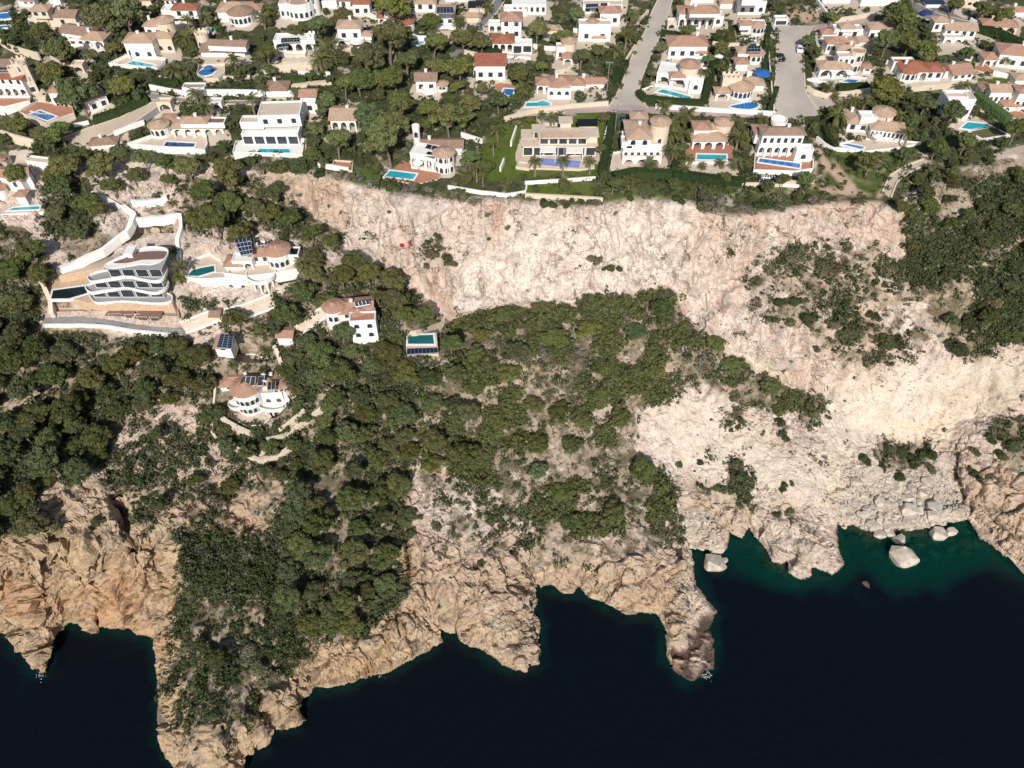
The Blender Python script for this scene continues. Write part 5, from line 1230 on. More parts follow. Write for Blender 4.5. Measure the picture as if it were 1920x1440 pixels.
wave_slab(b, 'roof_deck', [(850,768),(940,735),(1030,692),(1240,685),(1220,738),(1060,747),(950,770)], 9.95, .1, 'brown_deck', 'brown_deck')
b.block(960,1000,735,700,690,9.9,'pwhite_render','w','')
pool(T5, [(385,1042),(400,978),(640,945),(655,1000),(520,1040)], 'long black-bottomed pool beside the wave-balcony villa', 'pool_water_black', b.zg + .0, dz=.1)
b.terrace([(430,870),(540,850),(800,790),(960,690),(1240,650),(1330,650),(1320,545),(1120,545),(1000,575),(920,625),(700,745),(540,830)],2.2,'cobbles','s',4,0,'stone_terrace')
b.terrace([(395,1150),(420,1118),(800,1118),(1335,1125),(1345,1182),(1020,1166),(800,1150),(600,1142)],-3.4,'gravel','s',4,.45,'stone_terrace')
for (x0, x1, y) in ((830, 940, 1200), (955, 1012, 1205), (1045, 1125, 1222), (1140, 1212, 1224)): b.block(x0, x1, y, y - 40, y - 62, -4.6, 'pbrown_deck', 's', '', 2.0); b.opening(b.p((x0 + x1) / 2, y, -4.5) + Vector((0, -.02, 0)), Vector((1, 0, 0)), Vector((0, -1, 0)), (x1 - x0) * .25 / b.sc[0] * .86, 2.1, False, 'garage_door', 'dark_opening')
for i, (x, y) in enumerate(((430,1125),(490,1118),(545,1112),(598,1108),(655,1105),(715,1106),(772,1108))): pass
wall_line(tp(T5, [(430,835),(560,795),(680,735),(780,695),(840,645),(900,595),(960,560),(1000,490),(1022,430)]), 'broad white curving wall up the hill behind the wave-balcony villa', 1.1, 1.2, 'white_render')
wall_line(tp(T5, [(1022,430),(950,385),(830,320),(700,270)]), 'straight white stair wall climbing left above the wave-balcony villa', 1.2, 1.1, 'white_render')
wall_line(tp(T5, [(1010,355),(1120,345),(1215,325),(1260,300)]), 'white terrace wall under bare garden beds', 1.6, .8, 'white_render')
wall_line(tp(T5, [(1040,475),(1200,470),(1370,450),(1380,560),(1350,640),(1345,760)]), 'white boundary wall right of the wave-balcony villa', 1.5, .9, 'white_render')
wall_line(tp(T5, [(290,900),(340,960),(400,1100),(410,1190)]), 'pale pillar wall at the left end of the stone terraces', 2.0, 1.0, 'cream_render')
wall_line(tp(T5, [(340,1250),(600,1250),(820,1262),(1000,1292),(1200,1312),(1290,1322)]), 'low white kerb wall of the lane below the wave-balcony villa', .9, .5, 'white_render')

b = Bv(T6, 'white villa with rose roofs, blue solar bank and round balcony on pillars', 600, 400, 'the white villa with the solar bank', dz=1.0)
b.terrace([(105,450),(135,335),(270,288),(340,330),(420,420),(370,455),(200,462)],-.6,'paving_cream','w',3.6,.6).terrace([(370,420),(400,330),(880,300),(880,390),(720,420),(540,440)],0,'paving_cream','w',3.4,.5)
b.block(385,500,395,365,295,0,'hr','w','').block(565,700,350,298,225,0,'hr','w','w2').tower(747,84,395,305,0,'cr','w','A5').block(440,580,390,340,280,0,'f','w','a2').panels((487,292),(568,276),(550,165),(438,182),5.0,7.6,4,4).panels((605,222),(695,212),(690,190),(600,202),4.6,5.4,4,1).dish(545,195,6.5,.7).dish(640,190,6,.6)
b.block(820,900,360,300,240,0,'fblack_collector','w','').block(130,560,(530,545),465,430,-4.6,'f','w','A5',3).balcony(630,425,100,-.3,5,5.5).terrace([(730,470),(880,430),(880,470),(760,500)],-3,'hedge_leaves','w',3,0,'planter')
pool(T6, [(120,432),(150,395),(210,378),(300,362),(304,402),(190,436)], 'green-blue free-form pool on the white villa terrace', 'pool_water_green', b.zg - .6)
b = Bv(T6, 'small stone gate shelter with brown roof on the pale ramp', 310, 745, 'the gate shelter', 'gatehouse', 'gatehouse'); b.block(285,345,745,715,685,.4,'gb','c','a1')
b = Bv(T6, 'white villa with rose gable and solar panels beside a round pine', 1320, 860, 'the rose-gabled villa on the slope', dz=1.0)
b.block(1262,1440,(875,865),755,690,0,'fpaving_red','w','A2',4).block(1172,1405,(745,730),690,590,3.2,'gr','w','w2',4).tower(1135,70,770,692,2.6,'cr','w','A2',4).tower(1290,58,770,722,3.4,'cr','w','',3).panels((1280,648),(1382,628),(1372,598),(1270,616),7.2,8.1,4,1).block(1340,1420,(755,750),715,690,3.4,'fpaving_red','w','')
for (q, y) in ((1285, 780), (1290, 815), (1296, 850)): b.opening(b.p(q, y + 12, .4 + (850 - y) / 35 * 1.2), Vector((1, 0, 0)), Vector((0, -1, 0)), 1.5, .9, True)
b = Bv(T6, 'pool terrace with a row of dark solar panels along its lower edge', 1740, 900, 'the solar-edged pool terrace', 'pool_terrace', 'terrace', dz=.8)
b.terrace([(1630,935),(1632,830),(1840,825),(1850,930)],0,'paving_cream','c',5,0).panels((1635,978),(1850,966),(1846,928),(1635,935),.0,.3,8,1)
pool(T6, [(1642,905),(1646,846),(1816,841),(1824,905)], 'dark green rectangular pool above a row of solar panels', 'pool_water_green', b.zg)
b = Bv(T7, 'round-fronted white villa with rose roofs and black collectors on the lower slope', 450, 830, 'the round-fronted lower villa', dz=2.0)
b.block(228,480,(700,690),655,560,0,'hr','w','A2',4).block(480,640,690,650,570,.3,'hr','w','',4).tower(640,74,720,682,0,'cr','w','A3',4).tower(432,104,880,745,-4.2,'cr','w','A6',4).terrace([(300,900),(290,840),(420,800),(560,830),(600,905),(520,960),(400,960)],-4.3,'paving_cream','w',4,.6).block(470,700,(800,790),720,660,-3.4,'fpaving_cream','w','A3',4).balcony(335,800,58,-1.6,0,3,'w',.8).balcony(615,790,122,-2.6,5,4.0,'w',.62)
b.panels((352,650),(470,654),(480,582),(372,580),3.9,5.5,3,1,'black_collector','roof_collector').panels((485,655),(530,655),(545,580),(498,580),4.0,5.5,1,1,'black_collector','roof_collector').panels((562,688),(622,684),(628,622),(570,620),3.8,5.0,2,1,'black_collector','roof_collector').dish(545,610,6,.6).dish(535,560,6,.6)
b.terrace([(520,930),(560,830),(740,760),(780,850),(640,930)],-5.2,'paving_cream','w',4,.6).terrace([(230,520),(260,430),(470,420),(660,480),(640,520),(450,540)],1.0,'paving_cream','w',4,.4)
b = Bv(T7, 'white shed roofed with a grid of blue solar panels on the lower slope', 240, 405, 'the solar shed', 'shed', 'shed', dz=.6); b.block(185,300,405,368,275,0,'p','w','w1').panels((184,362),(298,372),(312,272),(214,262),4.0,5.8,3,6)
b = Bv(T7, 'small tiled garage roof in pine shade on the lane', 730, 330, 'the shaded garage', 'garage', 'garage', dz=.6); b.block(650,760,330,290,225,0,'gr','w','')
LOWWALLS = [([(180,860),(270,950),(370,1005),(450,1040)], 'curved cream terrace wall left below the round-fronted villa', 1.6, .8), ([(275,1115),(420,1195),(510,1240),(600,1215),(700,1175),(765,1130)], 'lowest pale terrace wall in the pine wood', 1.2, .9),
 ([(510,1240),(545,1180),(570,1075),(700,1050),(780,990),(860,930),(960,860),(1065,780)], 'long pale zigzag path wall below the round-fronted villa', .8, .9), ([(660,1010),(740,950),(850,855)], 'upper pale terrace wall right of the round-fronted villa', .9, .7),
 ([(190,650),(185,760),(180,830)], 'thin pale garden wall left of the round-fronted villa', 1.2, .4), ([(620,380),(655,440),(670,500),(740,560)], 'red-topped stair wall above the round-fronted villa', .8, .9), ([(170,940),(165,1030),(190,1065)], 'short hooked pale wall in the scrub', 1.0, .5)]
for pts, lab, h, th in LOWWALLS: wall_line(tp(T7, pts), lab, h + .6, th + .1, 'cream_render')
wall_line(tp(T7, [(700,1030),(790,990)]), 'short red-topped wall on the lower terraces', .8, .8, 'paving_red')

# ------------------------------------------------------------------ garden walls and hedges on the plateau
for pts, lab, h, th, m in (
 ([(945,228),(1000,212),(1060,204),(1140,198)], 'cream wall along the lane behind the lawn', 1.4, .5, 'cream_render'), ([(1228,203),(1300,208),(1380,213),(1452,217)], 'long white wall along the lane behind the front row', 1.3, .5, 'white_render'),
 ([(840,354),(900,364),(950,370),(985,364),(988,352)], 'white wall along the cliff edge below the lawn', 1.1, .35, 'white_render'), ([(984,346),(1050,342),(1116,337)], 'upper white wall across the lawn', 1.0, .35, 'white_render'),
 ([(985,370),(1060,374),(1130,378)], 'low cream wall on the cliff edge right of the lawn', 1.2, .6, 'cream_render'), ([(968,245),(958,275)], 'sloping white wing wall left of the modern house', 1.6, .4, 'white_render'), ([(945,305),(938,322)], 'short white wing wall on the lawn', 1.4, .4, 'white_render'),
 ([(1133,262),(1140,240)], 'white wing wall right of the modern house', 1.6, .4, 'white_render'),
 ([(1512,170),(1525,178),(1545,184),(1590,180),(1630,174)], 'cream wall round the road bend', 1.5, .5, 'cream_render'), ([(1705,172),(1765,166),(1800,160)], 'cream wall before the red fan roof lawn', 1.6, .5, 'cream_render'),
 ([(1552,45),(1600,38),(1640,30)], 'pale wall beside the bare orange plot', 1.5, .5, 'cream_render'), ([(1530,5),(1552,35)], 'white stepped wall right of the orange plot', 1.4, .5, 'white_render'), ([(1437,75),(1450,220)], 'pale wall along the left side of the wide road', 1.2, .4, 'cream_render'),
 ([(390,180),(440,180),(485,181)], 'long white garden wall above the dark lane', 2.0, .5, 'white_render'), ([(283,168),(322,176),(355,181)], 'white balustrade wall left of the low outbuilding', 1.6, .5, 'white_render'), ([(215,255),(245,243),(272,233)], 'white wall below the cobbled drive', 1.4, .4, 'white_render'),
 ([(10,262),(35,270),(72,280)], 'tall cream wall under the pines at the left', 3.0, .6, 'cream_render'), ([(100,118),(130,135),(142,138)], 'cream wall left of the arched gateway', 2.2, .5, 'cream_render'), ([(0,84),(30,100),(78,114)], 'long cream wall at the left edge', 2.4, .5, 'cream_render'),
 ([(140,238),(168,232)], 'white balustrade above the cobbled drive', 1.0, .4, 'white_render'), ([(495,138),(560,132),(623,125)], 'tall cream retaining wall of the curved pool garden', 2.4, .6, 'cream_render'), ([(535,165),(580,160),(622,156)], 'pale path wall above the cubic villa', .8, 1.6, 'cream_render'),
 ([(870,102),(895,108)], 'cream wall beside the pines at the street end', 1.5, .5, 'cream_render'), ([(865,257),(905,270)], 'white wall right of the castle-like villa', 1.5, .5, 'white_render'), ([(598,313),(655,323)], 'white cliff-edge wall under the pines', 1.4, .5, 'white_render'),
 ([(480,181),(560,180)], 'white wall before the narrow white house', 1.8, .5, 'white_render'), ([(1195,46),(1215,25)], 'cream wall at the top of the straight road', 1.2, .5, 'cream_render'), ([(1152,150),(1190,90)], 'cream verge wall left of the straight road', 1.1, .5, 'cream_render'),
 ([(1530,262),(1545,275),(1560,283),(1600,285)], 'white wall round the colonnade villa garden', 1.1, .4, 'white_render'), ([(1390,350),(1450,350),(1525,343)], 'cream wall under the solar bank', 1.2, .5, 'cream_render'), ([(1818,40),(1870,70),(1915,90)], 'white wall along the dark hedge', 1.2, .4, 'white_render')):
    wall_line(pts, lab, h, th, m)
for k, (x0, y0, x1, y1) in enumerate(((60,150,110,148),(118,75,170,82),(250,80,300,100),(405,85,455,82),(420,150,470,148),(560,140,620,142),(640,90,690,95),(770,70,800,75),(905,130,945,138),(1000,90,1050,95),(1040,140,1075,128),(1075,60,1105,62),(1250,75,1300,78),(1240,130,1300,135),(1335,85,1385,88),(1400,140,1435,145),(1520,110,1545,112),(1600,60,1650,68),(1660,120,1700,128),(1760,60,1800,75),(1840,110,1880,120),(1860,140,1915,150),(1700,200,1740,205),(1600,215,1660,222),(60,215,100,222),(20,160,60,155),(300,150,330,140),(690,30,720,40))):
    wall_line([(x0, y0), ((x0 + x1) / 2, (y0 + y1) / 2 + 2), (x1, y1)], f"{('low cream','low white')[k % 2]} garden wall {('left of','in front of','beside')[k % 3]} {min(HOUSES, key=lambda h: (h[1] - (x0 + x1) / 2) ** 2 + (h[2] - (y0 + y1) / 2) ** 2)[0]}", 1.3, .4, ('cream_render', 'white_render')[k % 2])
for pts, lab, w, h, tn in (
 ([(1196,178),(1208,190),(1255,195),(1318,199)], 'clipped hedge round the corner villa pool', 2.2, 1.8, 1.0), ([(1262,331),(1330,341),(1396,347)], 'dark clipped hedge on the cliff edge below the palms', 2.4, 2.0, .8), ([(1150,338),(1190,330),(1258,334)], 'grey-green cliff-edge hedge left of the dark hedge', 3.0, 2.2, 1.1),
 ([(1153,155),(1172,125)], 'tall dark hedge at the left of the straight road', 2.6, 2.4, .8), ([(1830,57),(1870,70),(1918,92)], 'thick dark hedge before the cream bungalow', 3.6, 2.2, .8), ([(1828,186),(1850,205),(1886,232)], 'yellow-green flowering hedge at the right', 3.0, 2.4, 2.2),
 ([(178,230),(222,215),(277,190)], 'hedge along the cobbled drive', 2.8, 1.8, 1.0), ([(388,174),(430,175),(476,175)], 'hedge on top of the long white wall', 2.0, 1.4, .9), ([(288,160),(338,157)], 'clipped hedge in front of the turret villa', 2.6, 1.6, .9),
 ([(1128,330),(1140,270),(1146,225)], 'tall hedge between the lawn and the three-tier villa', 2.2, 2.0, .9), ([(1440,50),(1436,100),(1430,160)], 'verge hedge on the left of the wide road', 1.8, 1.6, .9), ([(1320,195),(1330,150),(1342,110)], 'dark hedge between two pool gardens', 2.4, 2.4, .8),
 ([(700,205),(640,212)], 'low hedge among the pines', 2, 1.4, .9), ([(1545,245),(1550,262),(1565,280)], 'hedge left of the colonnade villa', 2.0, 1.8, .8), ([(1262,300),(1262,330)], 'narrow hedge left of the arched loggia garden', 1.8, 3.0, .8), ([(575,155),(535,158)], 'mixed flowering hedge above the pale path', 2.6, 2.0, 1.3), ([(1240,66),(1270,70)], 'low hedge before the large villa', 2.2, 1.6, .9),
 ([(1880,85),(1918,105)], 'second hedge row at the right edge', 2.2, 1.6, .9), ([(1568,168),(1625,165)], 'hedge below the drum-tower villa', 2.2, 1.6, .9), ([(880,95),(940,105)], 'dark hedge under the villa with red roofs', 2.2, 1.8, .9), ([(1455,170),(1440,215)], 'hedge beside the wide road foot', 1.5, 1.5, .9)):
    hedge(pts, lab, w, h, 'hedge_leaves', tn)

# ------------------------------------------------------------------ parasols and poles
def parasol(px, py, mat, label, r=1.6):
    p = at(px, py); o = thing('parasol', label, 'parasol', p); N = 10
    V = [Vector((r * math.cos(6.283 * i / N), r * math.sin(6.283 * i / N), 2.2)) for i in range(N)] + [Vector((0, 0, 2.9))] + [Vector((r * math.cos(6.283 * i / N), r * math.sin(6.283 * i / N), 2.02)) for i in range(N)]
    F = [(i, (i + 1) % N, N) for i in range(N)] + [(i, (i + 1) % N, N + 1 + (i + 1) % N, N + 1 + i) for i in range(N)]
    link('canopy', mesh('canopy', V, F, mat), o); v, f = tube([(0, 0, -.2), (0, 0, 2.85)], [.04, .04], 6); link('pole', mesh('pole', v, f, 'grey_metal'), o)
    v, f = tube([(0, 0, -.1), (0, 0, .12)], [.4, .35], 8); link('base', mesh('parasol_base', v, f, 'grey_metal'), o)
for px, py, m, lab, r_ in ((1427, 150, 'canvas_blue', 'large blue parasol behind the cream castle villa', 2.6), (1640, 268, 'canvas_white', 'white parasol on the colonnade villa terrace', 1.5), (1345, 118, 'canvas_white', 'white parasol by the entrance turret pool', 1.4), (1012, 262, 'canvas_white', 'white parasol left of the lilac pool', 1.4), (785, 318, 'canvas_white', 'white parasol on the red cliff terrace', 1.4), (395, 140, 'canvas_blue', 'blue parasol by the kidney-shaped pool', 1.3), (1590, 150, 'canvas_white', 'white parasol by the road bend pool', 1.3)): parasol(px, py, m, lab, r_)
def utility_pole(px, py, h, label):
    p = at(px, py); o = thing('utility_pole', label, 'pole', p)
    v, f = tube([(0, 0, -.5), (0, 0, h)], [.16, .09], 8); link('pole', mesh('pole', v, f, 'grey_metal'), o)
    v, f = tube([(-.9, 0, h - .5), (.9, 0, h - .5)], [.06, .06], 6); link('crossarm', mesh('crossarm', v, f, 'grey_metal'), o)
    for x in (-.8, 0, .8):
        v, f = tube([(x, 0, h - .44), (x, 0, h - .2)], [.06, .05], 6); link('insulator', mesh('insulator', v, f, 'white_paint'), o)
utility_pole(1137, 178, 10, 'tall grey utility pole left of the straight road'); utility_pole(1153, 245, 8, 'grey utility pole behind the three-tier villa'); utility_pole(1449, 150, 7, 'grey utility pole on the left verge of the wide road'); utility_pole(900, 60, 8, 'grey utility pole on the dark street')
# ------------------------------------------------------------------ cars
def car(px, py, rz, paint, label):
    p = at(px, py); o = thing('car', label, 'car', (p.x, p.y, p.z + .12), rz)
    prof = [(-2.0, .35), (-2.02, .75), (-1.75, .92), (-1.15, .98), (-.55, 1.42), (.85, 1.45), (1.55, 1.02), (2.0, .9), (2.05, .4), (1.9, .28), (-1.9, .28)]
    V = [Vector((x, y * (1 if z < 1.0 else .78), z)) for y in (-.86, .86) for x, z in prof]; n = len(prof)
    F = [(i, (i + 1) % n, n + (i + 1) % n, n + i) for i in range(n)] + [tuple(range(n)), tuple(range(2 * n - 1, n - 1, -1))]
    link('body', mesh('car_body', V, F, paint), o)
    for nm, a, b_ in (('windscreen', 3, 4), ('rear_window', 5, 6)):
        (x0, z0), (x1, z1) = prof[a], prof[b_]; nrm = Vector((-(z1 - z0), 0, x1 - x0)).normalized() * .012
        V = [Vector((x0 * .9 + x1 * .1, -.74, z0 * .9 + z1 * .1)) + nrm, Vector((x0 * .9 + x1 * .1, .74, z0 * .9 + z1 * .1)) + nrm, Vector((x1 * .9 + x0 * .1, .62, z1 * .9 + z0 * .1)) + nrm, Vector((x1 * .9 + x0 * .1, -.62, z1 * .9 + z0 * .1)) + nrm]
        link(nm, mesh(nm, V, [(0, 1, 2, 3)], 'window_glass'), o)
    for sd in (-1, 1):
        V = [Vector((-.95, sd * .82, 1.02)), Vector((1.25, sd * .82, 1.04)), Vector((.8, sd * .70, 1.36)), Vector((-.5, sd * .70, 1.36))]; link('side_window', mesh('side_window', V, [(0, 1, 2, 3)], 'window_glass'), o)
        for x in (-1.3, 1.3):
            v, f = tube([(x, sd * .70, .31), (x, sd * .88, .31)], [.31, .31], 12); m = len(v); v += [Vector((x, sd * .88, .31))]; f += [(12 + i, 12 + (i + 1) % 12, m) for i in range(12)]
            link('wheel', mesh('wheel', v, f, 'rubber'), o)
        V = [Vector((-2.03, sd * .62 - .16, .62)), Vector((-2.03, sd * .62 + .16, .62)), Vector((-2.0, sd * .62 + .16, .78)), Vector((-2.0, sd * .62 - .16, .78))]; link('headlight', mesh('headlight', V, [(0, 1, 2, 3)], 'white_paint'), o)
car(1463, 112, R(95), 'car_black', 'small black car on the left side of the wide road'); car(1498, 96, R(80), 'car_white', 'white car parked in tree shade on the wide road')
car(1735, 28, R(200), 'car_blue', 'dark blue car on the grey street at the top right'); car(310, 266, R(200), 'car_black', 'black car on the ramp by the white garage') if False else None

cut_ground()

# ------------------------------------------------------------------ plants
rng = np.random.default_rng(11)

def tube(path, radii, sides=6):
    V, F = [], []
    for k, (p, r) in enumerate(zip(path, radii)):
        p = Vector(p); d = (Vector(path[min(k + 1, len(path) - 1)]) - Vector(path[max(k - 1, 0)])).normalized()
        a = d.orthogonal().normalized(); b_ = d.cross(a)
        for s in range(sides):
            t = 2 * math.pi * s / sides
            V.append(p + (a * math.cos(t) + b_ * math.sin(t)) * r)
        if k:
            o = (k - 1) * sides
            for s in range(sides): F.append((o + s, o + (s + 1) % sides, o + sides + (s + 1) % sides, o + sides + s))
    return V, F

def join(parts):
    V, F = [], []
    for v, f in parts:
        o = len(V); V += list(v); F += [tuple(i + o for i in q) for q in f]
    return V, F

ICO = None
def ico():
    global ICO
    if ICO is None:
        bm = bmesh.new(); bmesh.ops.create_icosphere(bm, subdivisions=1, radius=1.0)
        bm.verts.ensure_lookup_table()
        ICO = (np.array([v.co[:] for v in bm.verts]), np.array([[v.index for v in f.verts] for f in bm.faces])); bm.free()
    return ICO

def clumps(C, Rr, n, size, flat=0.75, up=0.25, core=0.72):
    """leaf-sized triangles over clumps at C with radii Rr; returns V, F, tint"""
    Vs, Fs, Ts = [], [], []; o = 0
    iv, if_ = ico()
    for c, r in zip(C, Rr):
        t = rng.random()
        k = max(6, int(n * (r / np.mean(Rr)) ** 1.6))
        d = rng.normal(size=(k, 3)); d[:, 2] = d[:, 2] + up * 1.2; d /= np.linalg.norm(d, axis=1, keepdims=True)
        p = c + d * r * np.array([1, 1, flat]) * (0.78 + 0.34 * rng.random((k, 1)))
        nn = d + rng.normal(size=(k, 3)) * 0.55 + np.array([0, 0, .25]); nn /= np.linalg.norm(nn, axis=1, keepdims=True)
        a = np.cross(nn, rng.normal(size=(k, 3))); a /= np.linalg.norm(a, axis=1, keepdims=True) + 1e-9; b_ = np.cross(nn, a)
        s = size * (0.6 + 0.8 * rng.random((k, 1)))
        tri = np.stack([p - a * s * .55 - b_ * s * .4, p + a * s * .55 - b_ * s * .4, p + b_ * s * .75], 1).reshape(-1, 3)
        Vs.append(tri); Fs.append(np.arange(len(tri)).reshape(-1, 3) + o); Ts.append(np.repeat(np.clip(t * .7 + .3 * rng.random(k), 0, 1), 3)); o += len(tri)
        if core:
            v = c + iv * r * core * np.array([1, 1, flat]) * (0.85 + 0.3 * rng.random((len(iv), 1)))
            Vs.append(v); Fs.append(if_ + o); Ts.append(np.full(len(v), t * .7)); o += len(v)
    return np.concatenate(Vs), np.concatenate(Fs), np.concatenate(Ts)

def pine_proto(k, flat):
    """crown radius 1, height about 2"""
    r = np.random.default_rng(100 + k); C, Rr = [], []
    lobes = [(r.uniform(-.45, .45), r.uniform(-.45, .45), r.uniform(1.0, 1.55), r.uniform(.42, .62)) for _ in range(6 + k % 3)] + [(0, 0, 1.45, .6)]
    for (x, y, z, rr) in lobes:
        for q in range(7):
            d = r.normal(size=3); d[2] = abs(d[2]) * .9 - .25; d /= np.linalg.norm(d)
            C.append((x + d[0] * rr * .8, y + d[1] * rr * .8, z * (0.8 + .2 * flat) + d[2] * rr * .62 * flat)); Rr.append(r.uniform(.14, .25))
    C = np.array(C); m = np.hypot(C[:, 0], C[:, 1]).max() + .12; C[:, :2] /= m
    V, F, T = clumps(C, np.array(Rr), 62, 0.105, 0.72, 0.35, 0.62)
    crown = fast_mesh('pine_crown', V, F, 'pine_needles', T)
    lean = r.uniform(-.18, .18, 2)
    tr = [tube([(0, 0, -.25), (lean[0] * .3, lean[1] * .3, .45), (lean[0], lean[1], 1.0), (lean[0] * .8, lean[1] * .8, 1.5)], [.075, .06, .045, .015])]
    for (x, y, z, rr) in lobes[:5]:
        tr.append(tube([(lean[0] * .6, lean[1] * .6, .7), (x * .55, y * .55, z * .72), (x, y, z * .92)], [.035, .025, .01], 5))
    v, f = join(tr)
    return mesh('pine_trunk', v, f, 'bark'), crown

def bush_proto(k, mat, n, cl, size):
    r = np.random.default_rng(200 + k); C, Rr = [], []
    for q in range(cl):
        a = r.uniform(0, 6.28); d = math.sqrt(r.random()) * .62
        C.append((d * math.cos(a), d * math.sin(a), r.uniform(.22, .62) * (1 - .5 * d))); Rr.append(r.uniform(.26, .46))
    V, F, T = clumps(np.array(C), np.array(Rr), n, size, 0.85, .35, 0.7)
    return fast_mesh('bush', V, F, mat, T)

def palm_proto(k, tall, nf, droop):
    """crown radius 1"""
    r = np.random.default_rng(300 + k); V, F, T = [], [], []
    for q in range(nf):
        az = 2 * math.pi * (q / nf * 2.618 * 3 % 1) + r.uniform(-.2, .2); el = r.uniform(-.35, 1.25); L = r.uniform(.85, 1.1); t = r.random()
        ca, sa = math.cos(az), math.sin(az); pts = []
        x, z, e = 0.0, tall, el
        for s in range(8):
            pts.append((x, z)); x += L / 7 * math.cos(e); z += L / 7 * math.sin(e); e -= droop * (0.12 + .045 * s)
        for s in range(1, 8):
            w = .17 * math.sin(math.pi * (s + .6) / 8.6) + .02
            (x0, z0), (x1, z1) = pts[s - 1], pts[s]
            for sd in (-1, 1):
                o = len(V)
                tip = (x1 + .05, sd * w, z1 - .07)
                for (a, b_, c) in ((x0, 0, z0), ((x0 + x1) / 2 + (x1 - x0) * .3, 0, (z0 + z1) / 2), tip):
                    V.append((a * ca - b_ * sa, a * sa + b_ * ca, c)); T.append(t)
                F.append((o, o + 1, o + 2))
                o = len(V); tip = (x1 + .12, sd * w * .9, z1 - .05)
                for (a, b_, c) in (((x0 + x1) / 2, 0, (z0 + z1) / 2), (x1, 0, z1), tip):
                    V.append((a * ca - b_ * sa, a * sa + b_ * ca, c)); T.append(t * .8)
                F.append((o, o + 1, o + 2))
    crown = mesh('palm_crown', V, F, 'palm_fronds', T)
    b_ = r.uniform(-.1, .1)
    v, f = tube([(0, 0, -.2), (b_, 0, tall * .5), (0, 0, tall * .92), (0, 0, tall + .05)], [.13, .095, .10, .15], 7)
    return mesh('palm_trunk', v, f, 'palm_bark'), crown

PINES = [pine_proto(k, (1.0, .8, 1.15, .9, .7, 1.05)[k]) for k in range(6)]
PALMS = [palm_proto(0, 0.85, 34, .9), palm_proto(1, 1.15, 30, 1.1), palm_proto(2, 2.0, 26, 1.0), palm_proto(3, 1.5, 20, .8)]
LEAFY = []
for k in range(3):
    r_ = np.random.default_rng(400 + k); C_ = [(math.cos(a) * d, math.sin(a) * d, 1.15 + z) for a, d, z in zip(r_.uniform(0, 6.28, 26), np.sqrt(r_.random(26)) * .75, r_.uniform(-.45, .55, 26))]
    V_, F_, T_ = clumps(np.array(C_), r_.uniform(.2, .34, 26), 90, 0.13, .85, .3, .66); LEAFY.append(fast_mesh('leafy_crown', V_, F_, 'broad_leaves', T_))
BUSH = [bush_proto(k, ('broad_leaves', 'dry_scrub')[k % 2], 90, 7, 0.17) for k in range(6)]
GREY = [bush_proto(10 + k, 'grey_twigs', 60, 6, 0.15) for k in range(2)]
REDB = [bush_proto(20, 'red_blossom', 70, 5, 0.17)]

PLANTS = []     # (object, px, py, kind word, size word, tone word) for the labels

def base_under(px, py, hm):
    """the ground point of a plant whose middle, hm metres up, shows at this pixel"""
    y = py
    for k in range(5):
        p = at(px, y); s, su, sg = scale_at(px, y, p.z)
        q = to_px((p.x, p.y, p.z + hm)); y += py - q[1]
    x = px
    for k in range(4):
        p = at(x, y); q = to_px((p.x, p.y, p.z + hm)); x += px - q[0]; y += py - q[1]
    return at(x, y), x, y

def put_pine(px, py, dpx, tone=1.0, stretch=1.0, kind='pine_tree'):
    s = scale_at(px, py, at(px, py).z)[0]; r_ = dpx / s / 2 * 1.02
    p, bx, by = base_under(px, py, r_ * 1.25 * stretch)
    k = rnd.randrange(6); tr, cr = PINES[k]
    o = link(kind, None, None, p, rnd.uniform(0, 6.28)); o.scale = (r_, r_, r_ * stretch * rnd.uniform(.9, 1.08))
    g = rnd.uniform(.78, 1.2) * tone; c = (g * rnd.uniform(.84, 1.16), g, g * rnd.uniform(.75, 1.2), 1)
    link('trunk', tr, o); co = link('crown', cr, o); co.color = c
    o['category'] = 'pine tree'; o['group'] = 'pine trees'
    PLANTS.append((o, px, py, 'pine', 'broad' if r_ > 4.6 else ('small' if r_ < 2.8 else 'mid-sized'), 'dark green' if g < .95 else ('bright green' if g > 1.06 else 'green')))
    return o

def put_palm(px, py, dpx, kind=None):
    s = scale_at(px, py, at(px, py).z)[0]; r_ = dpx / s / 2 * 1.05
    k = rnd.choice((0, 1, 1, 2)) if kind is None else kind
    tall = (.85, 1.15, 2.0, 1.5)[k]
    p, bx, by = base_under(px, py, r_ * tall); tr, cr = PALMS[k]
    o = link('palm_tree', None, None, p, rnd.uniform(0, 6.28)); o.scale = (r_, r_, r_)
    g = rnd.uniform(.85, 1.15)
    link('trunk', tr, o); co = link('crown', cr, o); co.color = (g, g, g * rnd.uniform(.8, 1.1), 1)
    o['category'] = 'palm tree'; o['group'] = 'palm trees'
    PLANTS.append((o, px, py, 'palm', 'tall' if k == 2 else 'squat' if k == 0 else 'mid-height', 'feathery'))
    return o

